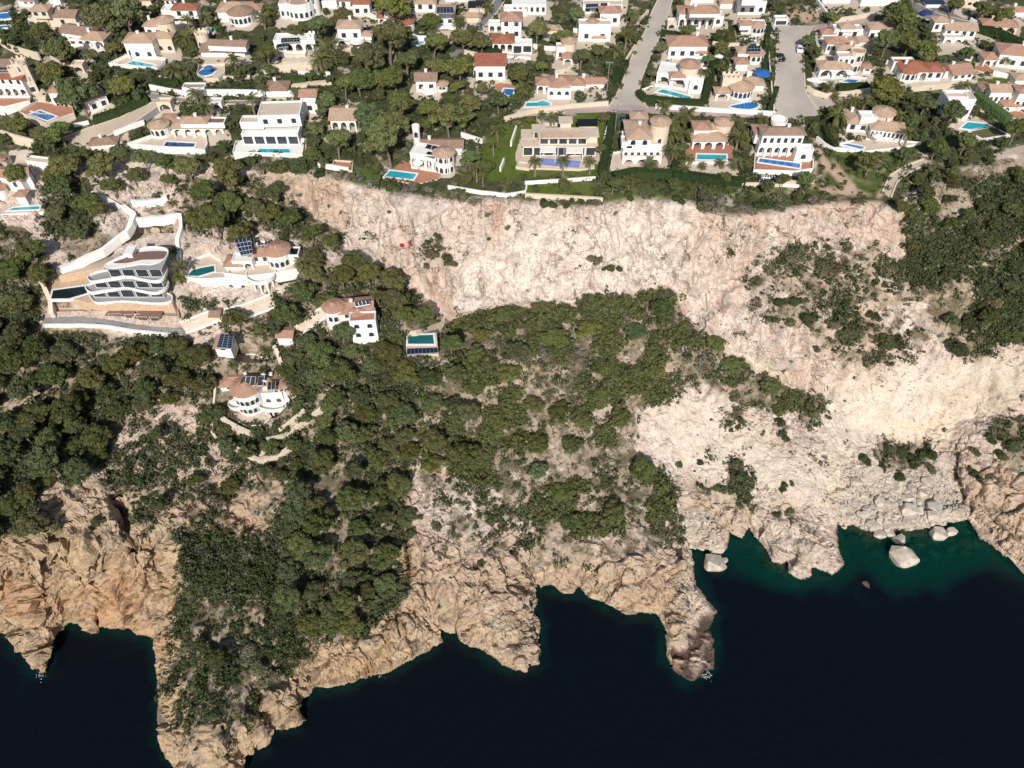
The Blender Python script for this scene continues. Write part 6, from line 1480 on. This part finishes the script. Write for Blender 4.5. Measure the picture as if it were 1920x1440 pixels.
def put_bush(px, py, dpx, fam=None, name='shrub', flat=1.0):
    s = scale_at(px, py, at(px, py).z)[0]; r_ = dpx / s / 2
    p, bx, by = base_under(px, py, r_ * .4)
    fam = BUSH if fam is None else fam
    me = rnd.choice(fam); o = link(name, me, None, p - Vector((0, 0, r_ * .12)), rnd.uniform(0, 6.28))
    o.scale = (r_ * rnd.uniform(.9, 1.2), r_ * rnd.uniform(.9, 1.2), r_ * rnd.uniform(.75, 1.05) * flat)
    g = rnd.uniform(.8, 1.2); o.color = (g * rnd.uniform(.9, 1.15), g, g * rnd.uniform(.85, 1.05), 1)
    o['category'] = 'shrub'; o['group'] = 'shrubs'
    PLANTS.append((o, px, py, 'shrub', 'large' if r_ > 2.3 else 'small' if r_ < 1.4 else 'mid-sized', 'crimson' if fam is REDB else 'grey leafless' if fam is GREY else 'olive' if 'dry' in me.materials[0].name else 'dark green'))
    return o

TREES = """190 32 75;235 25 80;105 92 60;90 132 55;145 175 78;228 163 55;172 103 32;75 65 50;212 90 35;95 270 36;120 312 62;75 250 50;32 238 50;110 245 55;198 312 62;225 290 50;270 297 45;
305 300 45;350 312 55;430 325 65;315 336 30;250 330 40;642 28 50;592 50 55;555 58 38;502 105 45;502 127 35;730 8 80;725 65 88;805 42 45;812 82 60;868 72 52;902 78 46;688 110 70;645 162 52;672 150 62;
705 142 55;742 148 62;762 118 60;815 120 45;860 125 62;612 185 42;588 240 40;630 265 66;697 218 76;732 225 70;750 200 60;727 265 86;802 205 45;840 220 76;870 225 50;880 190 50;935 190 45;902 170 30;
855 162 35;880 296 46;905 310 40;585 287 40;600 212 32;1007 58 50;975 135 45;1060 70 40;1082 32 40;1042 68 28;1017 125 28;1090 110 45;1120 92 35;1357 92 40;1287 60 34;1222 140 27;1242 92 30;1330 112 30;
1350 130 30;1132 220 28;1127 282 28;970 230 22;996 225 20;1690 30 78;1665 75 52;1705 78 56;1740 95 52;1665 160 74;1737 190 56;1787 207 54;1840 15 42;1790 10 42;1880 30 40;1632 305 48;1757 277 46;1812 265 46;
1907 245 46;1515 75 32;1515 335 34;1700 290 40;1560 30 34;20 500 60;55 470 55;25 560 60;75 520 50;160 380 50;105 400 40;150 430 45;185 400 40;120 350 44;95 335 40;210 350 40;
380 370 62;430 380 66;405 420 60;450 430 55;365 410 50;480 390 50;500 400 45;640 520 48;690 515 50;665 490 44;740 560 56;790 590 46;540 590 56;610 560 40;575 545 46;520 610 42;575 640 40;640 625 58;
455 630 44;600 660 60;640 700 56;600 705 50;660 660 40;700 600 30;780 290 20;1470 340 30;1440 350 28;1360 330 24;30 330 50;1180 340 34;1150 345 36;1060 345 30""".replace('\n', '')
PALMLIST = """350 37 26;347 70 42;325 130 42;350 127 30;437 110 32;365 175 34;385 200 34;470 185 32;30 47 26;227 67 32;385 32 30;492 32 34;615 92 62;600 112 46;491 165 22;552 172 20;562 185 20;807 52 32;
860 38 30;915 12 24;982 162 36;1120 30 30;1187 28 30;1152 92 36;1175 65 32;1170 85 28;1245 197 30;1290 212 38;1257 232 38;1275 222 34;1260 250 36;1282 252 36;1262 282 36;1220 307 32;1282 315 30;1292 297 24;1352 305 24;
1382 305 30;1380 230 40;1385 257 40;1405 255 28;1430 222 26;1320 135 26;1317 311 18;1570 217 42;1557 160 22;1567 180 20;1690 217 26;1705 250 32;1717 222 24;1887 110 24;1810 160 30;1600 187 30;1580 195 26;
564 492 34;336 500 34;336 519 30;707 552 30;748 633 28;496 649 30;436 684 26;1640 190 24;1550 165 22;320 380 18;500 20 30;1625 185 24;460 690 20;325 470 24""".replace('\n', '')
TALLPALM = "1017 215 22;1034 220 24;1050 217 24;1004 302 28;1057 300 28;1107 302 25;933 242 28;925 269 22;893 315 26;905 330 20;270 415 16;292 415 17;310 417 17;230 435 15;215 447 15;200 462 15;180 472 15"
def numbers(s): return [tuple(float(a) for a in q.split()) for q in s.split(';') if q.strip()]

for (x, y, d) in numbers(TREES): put_pine(x, y, d * (.94 if y < 300 else 1.04), tone=1.32 if y < 340 else 1.1, stretch=rnd.uniform(.85, 1.1))
for (x, y, d) in numbers(PALMLIST): put_palm(x, y, d * 1.05)
for (x, y, d) in numbers(TALLPALM): put_palm(x, y, d * 1.1, 2 if y > 240 or y < 225 else 3)

# single bushes on the bare cliffs
CLIFF = """1490 470 58;1545 492 60;1565 500 50;1370 465 32;1420 520 30;1440 500 30;1470 560 40;1500 560 44;1520 590 40;1560 600 36;1480 600 30;1600 620 50;1650 635 60;1690 640 44;1530 650 26;1640 590 34;1660 505 46;1700 490 40;
1378 762 34;1380 740 30;1520 765 44;1470 815 34;1460 790 24;1270 870 26;1310 865 18;1382 868 26;1388 888 28;1393 925 34;1348 915 32;1312 908 22;1470 912 26;1480 958 28;1462 962 22;1485 905 16;1625 862 30;1650 872 30;1690 885 34;
1700 850 44;1740 850 36;1665 840 30;1720 870 34;1745 875 26;185 975 34;265 900 26;100 985 36;265 960 20;560 720 20;665 910 16;905 1055 22;905 1110 10;820 980 34;770 1000 26;785 970 20;450 1230 60;480 1240 50;430 1260 40;
500 1265 44;395 1340 34;378 1312 16;365 1410 12;350 1200 50;330 1080 16;345 1040 14;200 1060 10;40 1075 12;1115 485 30;1140 500 28;1165 500 22;820 440 24;840 475 36;810 470 36;850 490 26;1250 545 40;1240 560 40;800 495 24;915 400 16;
560 365 14;685 445 12;730 395 12;915 445 14;953 425 16;1030 380 36;1005 350 24;1320 370 60;1345 380 50;1275 372 34;1400 395 50;1430 380 44;1470 375 50;1495 368 40;1530 372 34;1580 372 30;1610 375 26;1080 370 34;1110 375 30;1060 380 24;
1020 372 24;970 362 26;890 375 26;860 360 40;830 360 30;800 355 30;770 350 34;740 345 34;700 338 34;670 330 30;640 325 34;600 318 34;560 312 40;520 308 44;490 310 40;1210 360 30;1250 358 26;1180 365 30;
1880 810 40;1905 830 46;1880 850 34;1860 820 30;1830 845 20;1825 880 30;1840 900 18;1860 890 20;1790 640 34;1830 630 30;1800 660 26;1840 600 40;1860 560 40""".replace('\n', '')
for (x, y, d) in numbers(CLIFF):
    gy_ = rnd.random()
    put_bush(x, y, d, GREY if (gy_ < .25 and y < 400) else BUSH)
for (x, y, d) in ((752, 458, 16), (770, 456, 16), (845, 630, 14), (590, 70, 8), (1050, 110, 8)): put_bush(x, y, d, REDB, 'flowering_shrub')
for (x, y, d) in ((1075, 665, 46), (1010, 660, 34), (1090, 655, 36), (1325, 670, 30), (1175, 590, 24)): put_bush(x, y, d, GREY)

OCC = np.zeros(GX.shape, bool)
for poly in KEEPOUT: OCC |= inside(poly)

# the woods on the slopes: pines placed apart from each other
placed = [(a, b_, c) for (a, b_, c) in numbers(TREES)]
def scatter(polys, dens_d, tries, dmin, dmax, gap=.62, tone=1.0, limit=999, st=(.75, 1.05)):
    n = 0
    xs = [a for p in polys for a, b_ in p]; ys = [b_ for p in polys for a, b_ in p]
    for _ in range(tries):
        if n >= limit: break
        x = rnd.uniform(min(xs), max(xs)); y = rnd.uniform(min(ys), max(ys))
        if not any(inside(p, np.array([x]), np.array([y]))[0] for p in polys): continue
        j, i = gidx(x, y)
        if sea[j, i]: continue
        d = rnd.uniform(dmin, dmax)
        if any(OCC[gidx(x + q * d, y + w * d)] for q, w in ((0, 0), (.45, 0), (-.45, 0), (0, -.4), (0, .5), (.3, .35), (-.3, .35))): continue
        if any((x - a) ** 2 + ((y - b_) * 1.25) ** 2 < (gap * .5 * (d + c)) ** 2 * 1.9 for a, b_, c in placed): continue
        placed.append((x, y, d)); n += 1
        put_pine(x, y, d, tone * rnd.uniform(.85, 1.1), rnd.uniform(*st))
    return n
counts = [scatter([WOODS[0][1]], 0, 1500, 40, 72, .5, .9, 74), scatter([WOODS[2][1], WOODS[3][1]], 0, 1300, 38, 66, .52, 1.0, 58), scatter([WOODS[4][1]], 0, 500, 38, 56, .75, 1.2, 30, (.5, .75)),
          scatter([WOODS[5][1]], 0, 700, 30, 46, .6, .95, 40), scatter([WOODS[1][1]], 0, 100, 30, 44, .9, .9, 6), scatter([[(-160,400),(60,430),(130,560),(60,600),(-160,600)], [(80,300),(170,290),(180,420),(210,480),(130,490),(85,430)], [(330,330),(480,330),(520,360),(600,410),(650,450),(640,480),(560,450),(440,440),(350,440)]], 0, 300, 34, 50, .6, .95, 14),
          scatter([[(390,640),(560,640),(700,690),(640,760),(600,860),(560,900),(480,890),(415,830),(400,760)]], 0, 300, 26, 44, .7, 1.05, 14)]
print('pines', len(placed), counts)

# broad-leaved garden trees filling the plots on the plateau
def garden_tree(x, y, d):
    s_ = scale_at(x, y, at(x, y).z)[0]; r_ = d / s_ / 2; p, bx, by = base_under(x, y, r_ * 1.1)
    k = rnd.randrange(6); tr, cr = PINES[k]; o = link('garden_tree', None, None, p, rnd.uniform(0, 6.28)); o.scale = (r_, r_, r_ * rnd.uniform(.8, 1.15))
    g = rnd.uniform(1.0, 1.7); link('trunk', tr, o); co = link('crown', LEAFY[k % 3], o); co.color = (g * rnd.uniform(.9, 1.2), g, g * rnd.uniform(.8, 1.1), 1)
    o['category'] = 'tree'; o['group'] = 'broad-leaved garden trees'
    PLANTS.append((o, x, y, 'broad-leaved tree', 'large' if r_ > 2.6 else 'small' if r_ < 1.9 else 'mid-sized', 'dark green' if g < 1.3 else 'light green'))
ng = 0
for _ in range(9000):
    if ng >= 170: break
    x = rnd.uniform(0, 1920); y = rnd.uniform(2, 350); d = rnd.uniform(13, 28) * (1 if y > 60 else .8)
    j, i = gidx(x, y)
    if plateau[j, i] < .5 or lawn[j, i] > .3 or dirt[j, i] > .3: continue
    if any(OCC[gidx(x + q * d, y + w * d)] for q, w in ((0, 0), (.4, 0), (-.4, 0), (0, -.3), (0, .55), (.3, .4), (-.3, .4))): continue
    if any((x - a) ** 2 + ((y - b_) * 1.4) ** 2 < (.42 * (d + c)) ** 2 for a, b_, c in placed): continue
    placed.append((x, y, d)); garden_tree(x, y, d); ng += 1
print('garden trees', ng)

# low scrub in between: too many to tell apart
def scrub(name, n, dens, rmin, rmax, mat, seed, label, leaf=.3, cl=3, per=13):
    r = np.random.default_rng(seed)
    w = np.clip(dens, 0, None) * ~OCC; w = w.copy(); w[:, gx < -120] = 0
    cell = np.gradient(gy)[:, None] * np.ones((1, NX)); w = w * cell
    cum = np.cumsum(w.ravel()); idx = np.searchsorted(cum, r.random(n) * cum[-1])
    base = PF.reshape(-1, 3)[idx] + np.stack([r.uniform(-.4, .4, n), r.uniform(-.4, .4, n), np.full(n, -.1)], -1)
    rad = rmin + (rmax - rmin) * r.random(n) ** 2.2
    m = n * cl
    C = np.repeat(base, cl, 0) + np.stack([r.normal(size=m), r.normal(size=m), np.abs(r.normal(size=m)) * .45 + .15], -1) * np.repeat(rad, cl)[:, None] * .42
    rr = np.repeat(rad, cl) * r.uniform(.4, .65, m)
    K = m * per; d = r.normal(size=(K, 3)); d[:, 2] += .45; d /= np.linalg.norm(d, axis=1, keepdims=True)
    p = np.repeat(C, per, 0) + d * np.repeat(rr, per)[:, None] * np.array([1, 1, .8]) * (.7 + .4 * r.random((K, 1)))
    nn = d + r.normal(size=(K, 3)) * .5; nn /= np.linalg.norm(nn, axis=1, keepdims=True)
    a = np.cross(nn, r.normal(size=(K, 3))); a /= np.linalg.norm(a, axis=1, keepdims=True) + 1e-9; b_ = np.cross(nn, a)
    s = leaf * (np.repeat(rr, per) / .6)[:, None] ** .6 * r.uniform(.7, 1.4, (K, 1))
    V = np.stack([p - a * s * .6 - b_ * s * .45, p + a * s * .6 - b_ * s * .45, p + b_ * s * .8], 1).reshape(-1, 3)
    T = np.repeat(np.clip(np.repeat(r.random(n), cl * per) * .7 + .3 * r.random(K), 0, 1), 3)
    o = link(name, fast_mesh(name, V, np.arange(len(V)).reshape(-1, 3), mat, T)); tag(o, label, 'scrub', kind='stuff')
    return o
clump = fbm(P0 * .07, 4, 301); clump2 = fbm(P0 * .16, 3, 302)
bare = np.where(sea, 0, 1 - plateau) * (GY > 330) * (EE > 2.5)
inA = soft([WOODS[0][1], WOODS[2][1]], 2, 14, 21); dw = bare * wood * np.clip(.4 + .35 * inA + 2.0 * clump, .03, 1.4)
inD = soft([WOODS[4][1]], 2, 16, 21) * np.clip(wood * 1.3 - .1, 0, 1); inE = soft([WOODS[5][1]], 2, 10, 21)
scrub('scrub', 2700, bare * inD * np.clip(-.2 + 3.2 * clump2, 0, 1.2), .8, 2.6, 'pine_needles', 7, 'light green pine scrub under the pale cliff', .40, 4, 16)
scrub('scrub', 8200, dw * (1 - .78 * inD) * (1 + 1.2 * inE), .7, 2.3, 'broad_leaves', 1, 'dark green scrub covering the slopes between the pines', .36)
scrub('scrub', 6600, dw * (1 - .15 * inD) + bare * .02, .5, 1.9, 'dry_scrub', 2, 'olive and grey-green low scrub scattered over the slopes', .32)
inH = soft([[(345,1020),(480,1000),(520,1120),(640,1180),(560,1230),(430,1390),(350,1360),(335,1150)]], 3, 12, 25); scrub('scrub', 1500, bare * inH * np.clip(.35 + 1.5 * clump2, .1, 1), .5, 1.9, 'broad_leaves', 8, 'green scrub strip along the crest of the headland', .32)
spot = bare * (1 - wood) * np.clip(clump2 * 3 - .35, 0, 1) * np.clip(1.15 - PALE, .1, 1)
scrub('scrub_tuft', 6000, spot + bare * .04 * (1 - .5 * PALE) + .5 * soft([[(880,400),(1080,400),(1080,480),(940,500),(780,540),(740,470)], [(1380,560),(1560,640),(1540,720),(1440,680)]], 4, 14, 66) * np.clip(clump2 * 3, 0, 1), .25, .85, 'dry_scrub', 3, 'small tufts of scrub dotted over the bare rock', .22, 2, 9)
pg = plateau * (GY < 385) * (GY > -60) * np.clip(.5 + 1.5 * clump, .1, 1)
scrub('garden_greenery', 9000, pg * (1 - lawn), .45, 1.6, 'broad_leaves', 4, 'mixed low garden greenery between the villas on the plateau', .34)

# ------------------------------------------------------------------ boulders
def boulder_mesh(k, flat):
    r = np.random.default_rng(500 + k); bm = bmesh.new()
    for q in range(26):
        d = r.normal(size=3); d = np.sign(d) * np.abs(d) ** .6; d /= np.linalg.norm(d); d *= r.uniform(.8, 1.1) * np.array([1.25, .9, flat]); bm.verts.new(d)
    h = bmesh.ops.convex_hull(bm, input=bm.verts); bmesh.ops.delete(bm, geom=[v for v in bm.verts if not v.link_faces], context='VERTS')
    bmesh.ops.triangulate(bm, faces=bm.faces); bm.verts.index_update()
    P_ = np.array([v.co[:] for v in bm.verts]); F_ = np.array([[v.index for v in f.verts] for f in bm.faces]); bm.free()
    return P_, F_
BO = [boulder_mesh(k, .55 + .12 * (k % 3)) for k in range(6)]
BOM = {}
def put_boulder(px, py, dpx, mat='dry_limestone', sink=.3, rz=None, label=None, z=None, name='boulder'):
    k = rnd.randrange(6)
    if (k, mat) not in BOM: BOM[(k, mat)] = fast_mesh('boulder', BO[k][0], BO[k][1], mat)
    p = at(px, py) if z is None else wpt(px, py, z); s = scale_at(px, py, p.z)[0]; r_ = dpx / s / 2
    o = link(name, BOM[(k, mat)], None, (p.x, p.y, max(p.z, -.8 if z is None else -9) + r_ * (.5 - sink) - (r_ * .5 if mat == 'wet_rock' else 0)), rnd.uniform(-.5, .5) if rz is None else rz)
    o.scale = (r_ * .85, r_ * rnd.uniform(.8, 1.1), r_ * rnd.uniform(.8, 1.1)); o['category'] = 'boulder'; o['group'] = 'boulders'
    if label: o['label'] = label; del o['group']
    else: PLANTS.append((o, px, py, 'boulder', 'large' if r_ > 1.6 else 'small' if r_ < .8 else 'mid-sized', 'brown wet' if mat == 'wet_rock' else 'pale'))
    return o
for (x, y, d, lab) in ((1690, 1045, 56, 'largest pale boulder standing in the emerald cove'), (1685, 1012, 30, 'boulder behind the largest one in the emerald cove'), (1758, 1002, 34, 'pale boulder at the right side of the emerald cove'), (1782, 998, 26, 'rightmost pale boulder in the emerald cove'),
   (1668, 1000, 22, 'small boulder left of the largest one in the emerald cove'), (1650, 1003, 26, 'flat slab boulder at the water edge of the cove'), (1582, 988, 14, 'small pale stone at the left corner of the cove'), (1338, 1058, 44, 'long pale boulder in the narrow inlet'), (1344, 1030, 36, 'tilted pale boulder behind the long one in the narrow inlet'), (1358, 1052, 16, 'small pale stone beside the long inlet boulder'), (1705, 990, 20, 'half-wet boulder on the cove shore'), (1765, 980, 20, 'grey boulder on the right of the cove shore')):
    put_boulder(x, y, d, 'dry_limestone', .42, None, lab, .0)
for (x, y, d, z) in ((1725, 1016, 26, -.7), (1815, 1016, 30, -.5), (1622, 1098, 40, -.5), (1372, 1045, 16, -.6), (1700, 1025, 20, -.9), (1640, 1035, 24, -1.0), (1660, 1060, 22, -1.3), (1580, 1150, 40, -.9), (1690, 1075, 34, -.9), (1745, 1080, 34, -.9), (1880, 1140, 60, -1.2), (1700, 1160, 26, -1.0), (1430, 1085, 24, -.7), (1650, 1120, 20, -.9), (1600, 1010, 30, -.8), (1622, 1020, 22, -.8), (1580, 1030, 22, -1.0)):
    put_boulder(x, y, d, 'wet_rock', .5, None, None, z, 'sunken_rock')
BEACH = [(1570,950),(1590,925),(1640,905),(1700,890),(1770,905),(1800,960),(1790,985),(1730,992),(1640,995),(1575,985)]
nb = 0; bp = []
for _ in range(6000):
    if nb >= 210: break
    x = rnd.uniform(1560, 1815); y = rnd.uniform(885, 998)
    if not inside(BEACH, np.array([x]), np.array([y]))[0]: continue
    d = rnd.choice((5, 6, 6, 7, 8, 9, 11, 14, 19, 27)) * rnd.uniform(.8, 1.35) * (.75 + .4 * (y - 885) / 110)
    if any((x - a) ** 2 + ((y - b_) * 1.2) ** 2 < (.31 * (d + c)) ** 2 for a, b_, c in bp): continue
    bp.append((x, y, d)); put_boulder(x, y, d, rnd.choice(('dry_limestone', 'dry_limestone', 'grey_limestone')), .1, rnd.uniform(0, 6.28)); nb += 1
for _ in range(400):
    x = rnd.uniform(1285, 1350); y = rnd.uniform(955, 1032); d = rnd.uniform(5, 15)
    if x - 1285 > (y - 930) * .7 or any((x - a) ** 2 + (y - b_) ** 2 < (.42 * (d + c)) ** 2 for a, b_, c in bp): continue
    bp.append((x, y, d)); put_boulder(x, y, d, 'dry_limestone', .25); nb += 1
    if nb >= 240: break
for (x, y, d) in ((1575,925,22),(1600,905,26),(1640,885,20),(1620,930,18),(1665,895,18),(1700,935,24)): put_boulder(x, y, d, 'dry_limestone', .3)

# loose rubble between them, and on the other stony feet of the cliffs
def rubble(n, polys, seed):
    r = np.random.default_rng(seed); Vs, Fs = [], []; o = 0
    xs = [a for p in polys for a, b_ in p]; ys = [b_ for p in polys for a, b_ in p]; k = 0
    X = r.uniform(min(xs), max(xs), n * 4); Y = r.uniform(min(ys), max(ys), n * 4); m = np.zeros(len(X), bool)
    for p in polys: m |= inside(p, X, Y)
    for x, y in list(zip(X[m], Y[m]))[:n]:
        q = at(x, y)
        if q.z < .1: continue
        v, f = BO[r.integers(6)]; a = r.uniform(0, 6.28); c_, s_ = math.cos(a), math.sin(a); sz = r.uniform(.12, .5)
        Vs.append((v @ np.array([[c_, s_, 0], [-s_, c_, 0], [0, 0, 1]])) * sz + np.array(q) + np.array([0, 0, sz * .3])); Fs.append(f + o); o += len(v)
    ob = link('rubble', fast_mesh('rubble', np.concatenate(Vs), np.concatenate(Fs), 'dry_limestone')); tag(ob, 'loose pale rubble between the boulders of the cove', 'rubble', kind='stuff')
rubble(2600, [[(1560,960),(1580,900),(1640,880),(1760,885),(1800,930),(1812,975),(1730,992),(1575,985)], [(1285,960),(1330,960),(1350,1020),(1290,1030)], [(1540,880),(1580,850),(1620,880),(1580,930)]], 77)

# ------------------------------------------------------------------ labels of the plants and stones
ORD = ['first','second','third','fourth','fifth','sixth','seventh','eighth','ninth','tenth','eleventh','twelfth']
LAND = [(n, x, y) for n, x, y in HOUSES] + [('the headland at the lower left', 400, 1250), ('the headland top', 400, 1080), ('the orange sea cliff at the left edge', 120, 1060), ('the long gully', 250, 900), ('the bare patch in the left wood', 290, 790), ('the left edge of the wood', 40, 720), ('the lane edge above the left wood', 200, 650),
 ('the middle of the left wood', 170, 740), ('the lower end of the left wood', 60, 900), ('the dark central wood', 680, 860), ('the lower tip of the central wood', 640, 1080), ('the central wood edge', 740, 960), ('the wood right below the green pool', 820, 730), ('the foot of the pale cliff', 980, 610), ('the middle of the light green scrub slope', 1020, 740), ('the lower scrub slope', 950, 880),
 ('the scrub spur above the two rock points', 1120, 920), ('the right end of the scrub slope', 1220, 870), ('the cliff-foot scrub on the right', 1360, 700), ('the rock shelf above the inlet', 1390, 890), ('the crag at the right of the pale cliff', 1520, 540), ('the ledges under the crag', 1640, 630), ('the right-hand hillside', 1800, 420), ('the lower right-hand hillside', 1830, 580), ('the green clump in the sandy bay', 1690, 850),
 ('the rocks at the right edge', 1880, 840), ('the cliff edge below the lawn', 1000, 370), ('the cliff edge right of the lawn', 1340, 375), ('the middle of the pale cliff', 1120, 480), ('the red shrubs on the pale cliff', 800, 460), ('the cliff edge below the castle-like villa', 740, 350), ('the emerald cove', 1690, 1020), ('the upper left of the stony beach', 1600, 920), ('the upper middle of the stony beach', 1680, 915), ('the upper right of the stony beach', 1765, 930), ('the lower left of the stony beach', 1600, 970), ('the left middle of the stony beach', 1650, 955), ('the lower middle of the stony beach', 1690, 980), ('the right middle of the stony beach', 1725, 955), ('the lower right of the stony beach', 1775, 975), ('the narrow inlet', 1320, 1000), ('the pale rock pillar slope', 1480, 900), ('the left cliff head', 500, 330), ('the pine-filled bowl', 420, 390)]
buckets = {}
for (o, x, y, kind, size, tone) in PLANTS:
    n, lx, ly = min(LAND, key=lambda h: (h[1] - x) ** 2 + ((h[2] - y) * 1.3) ** 2)
    dx, dy = x - lx, y - ly
    if n.startswith('the') and kind == 'boulder': rel = 'at'
    elif abs(dx) > abs(dy) * 1.2: rel = 'left of' if dx < 0 else 'right of'
    else: rel = 'behind' if dy < 0 else 'in front of'
    buckets.setdefault((size, tone, kind, rel, n), []).append((x, y, o))
USED = set()
def give(L, size, tone, kind, rel, n, pre=''):
    if len(L) > 12:
        L = sorted(L, key=lambda q: q[1]); m = len(L) // 2
        give(L[:m], size, tone, kind, rel, n, 'upper ' + pre); give(L[m:], size, tone, kind, rel, n, 'lower ' + pre); return
    L = sorted(L, key=lambda q: q[0])
    for i, (x, y, o) in enumerate(L):
        od = '' if len(L) == 1 else ('left ' if i == 0 else 'right ') if len(L) == 2 else 'leftmost ' if i == 0 else 'rightmost ' if i == len(L) - 1 else ORD[i] + ' from left, '
        for base in (f'{size} {tone} {kind}', f'{size} {kind}', f'{tone} {kind}', kind):
            lab = f'{od}{pre}{base} {rel} {n}'
            if len(lab.split()) <= 16 and lab not in USED: break
        USED.add(lab); o['label'] = lab
for (size, tone, kind, rel, n), L in buckets.items(): give(L, size, tone, kind, rel, n)

# a little foam where the swell breaks on the points
def foam(cx, cy, sx, sy, n, seed):
    r = np.random.default_rng(seed); V, F = [], []
    for q in range(n):
        p = wpt(cx + r.normal() * sx, cy + r.normal() * sy, .04); k = len(V); m = 6; a0 = r.uniform(0, 6.28); rr = r.uniform(.04, .14)
        V += [p + Vector((math.cos(a0 + 6.283 * i / m) * rr * r.uniform(.4, 1.2), math.sin(a0 + 6.283 * i / m) * rr * r.uniform(.4, 1.2), 0)) for i in range(m)]; F.append(tuple(range(k, k + m)))
    return V, F
v, f = join([foam(1324, 1266, 6, 5, 60, 1), foam(76, 1264, 4, 5, 40, 2), foam(712, 1268, 4, 2, 8, 3)])
tag(link('sea_foam', mesh('sea_foam', v, f, 'sea_foam')), 'thin white foam at the tips of the rock points', 'foam', kind='stuff')
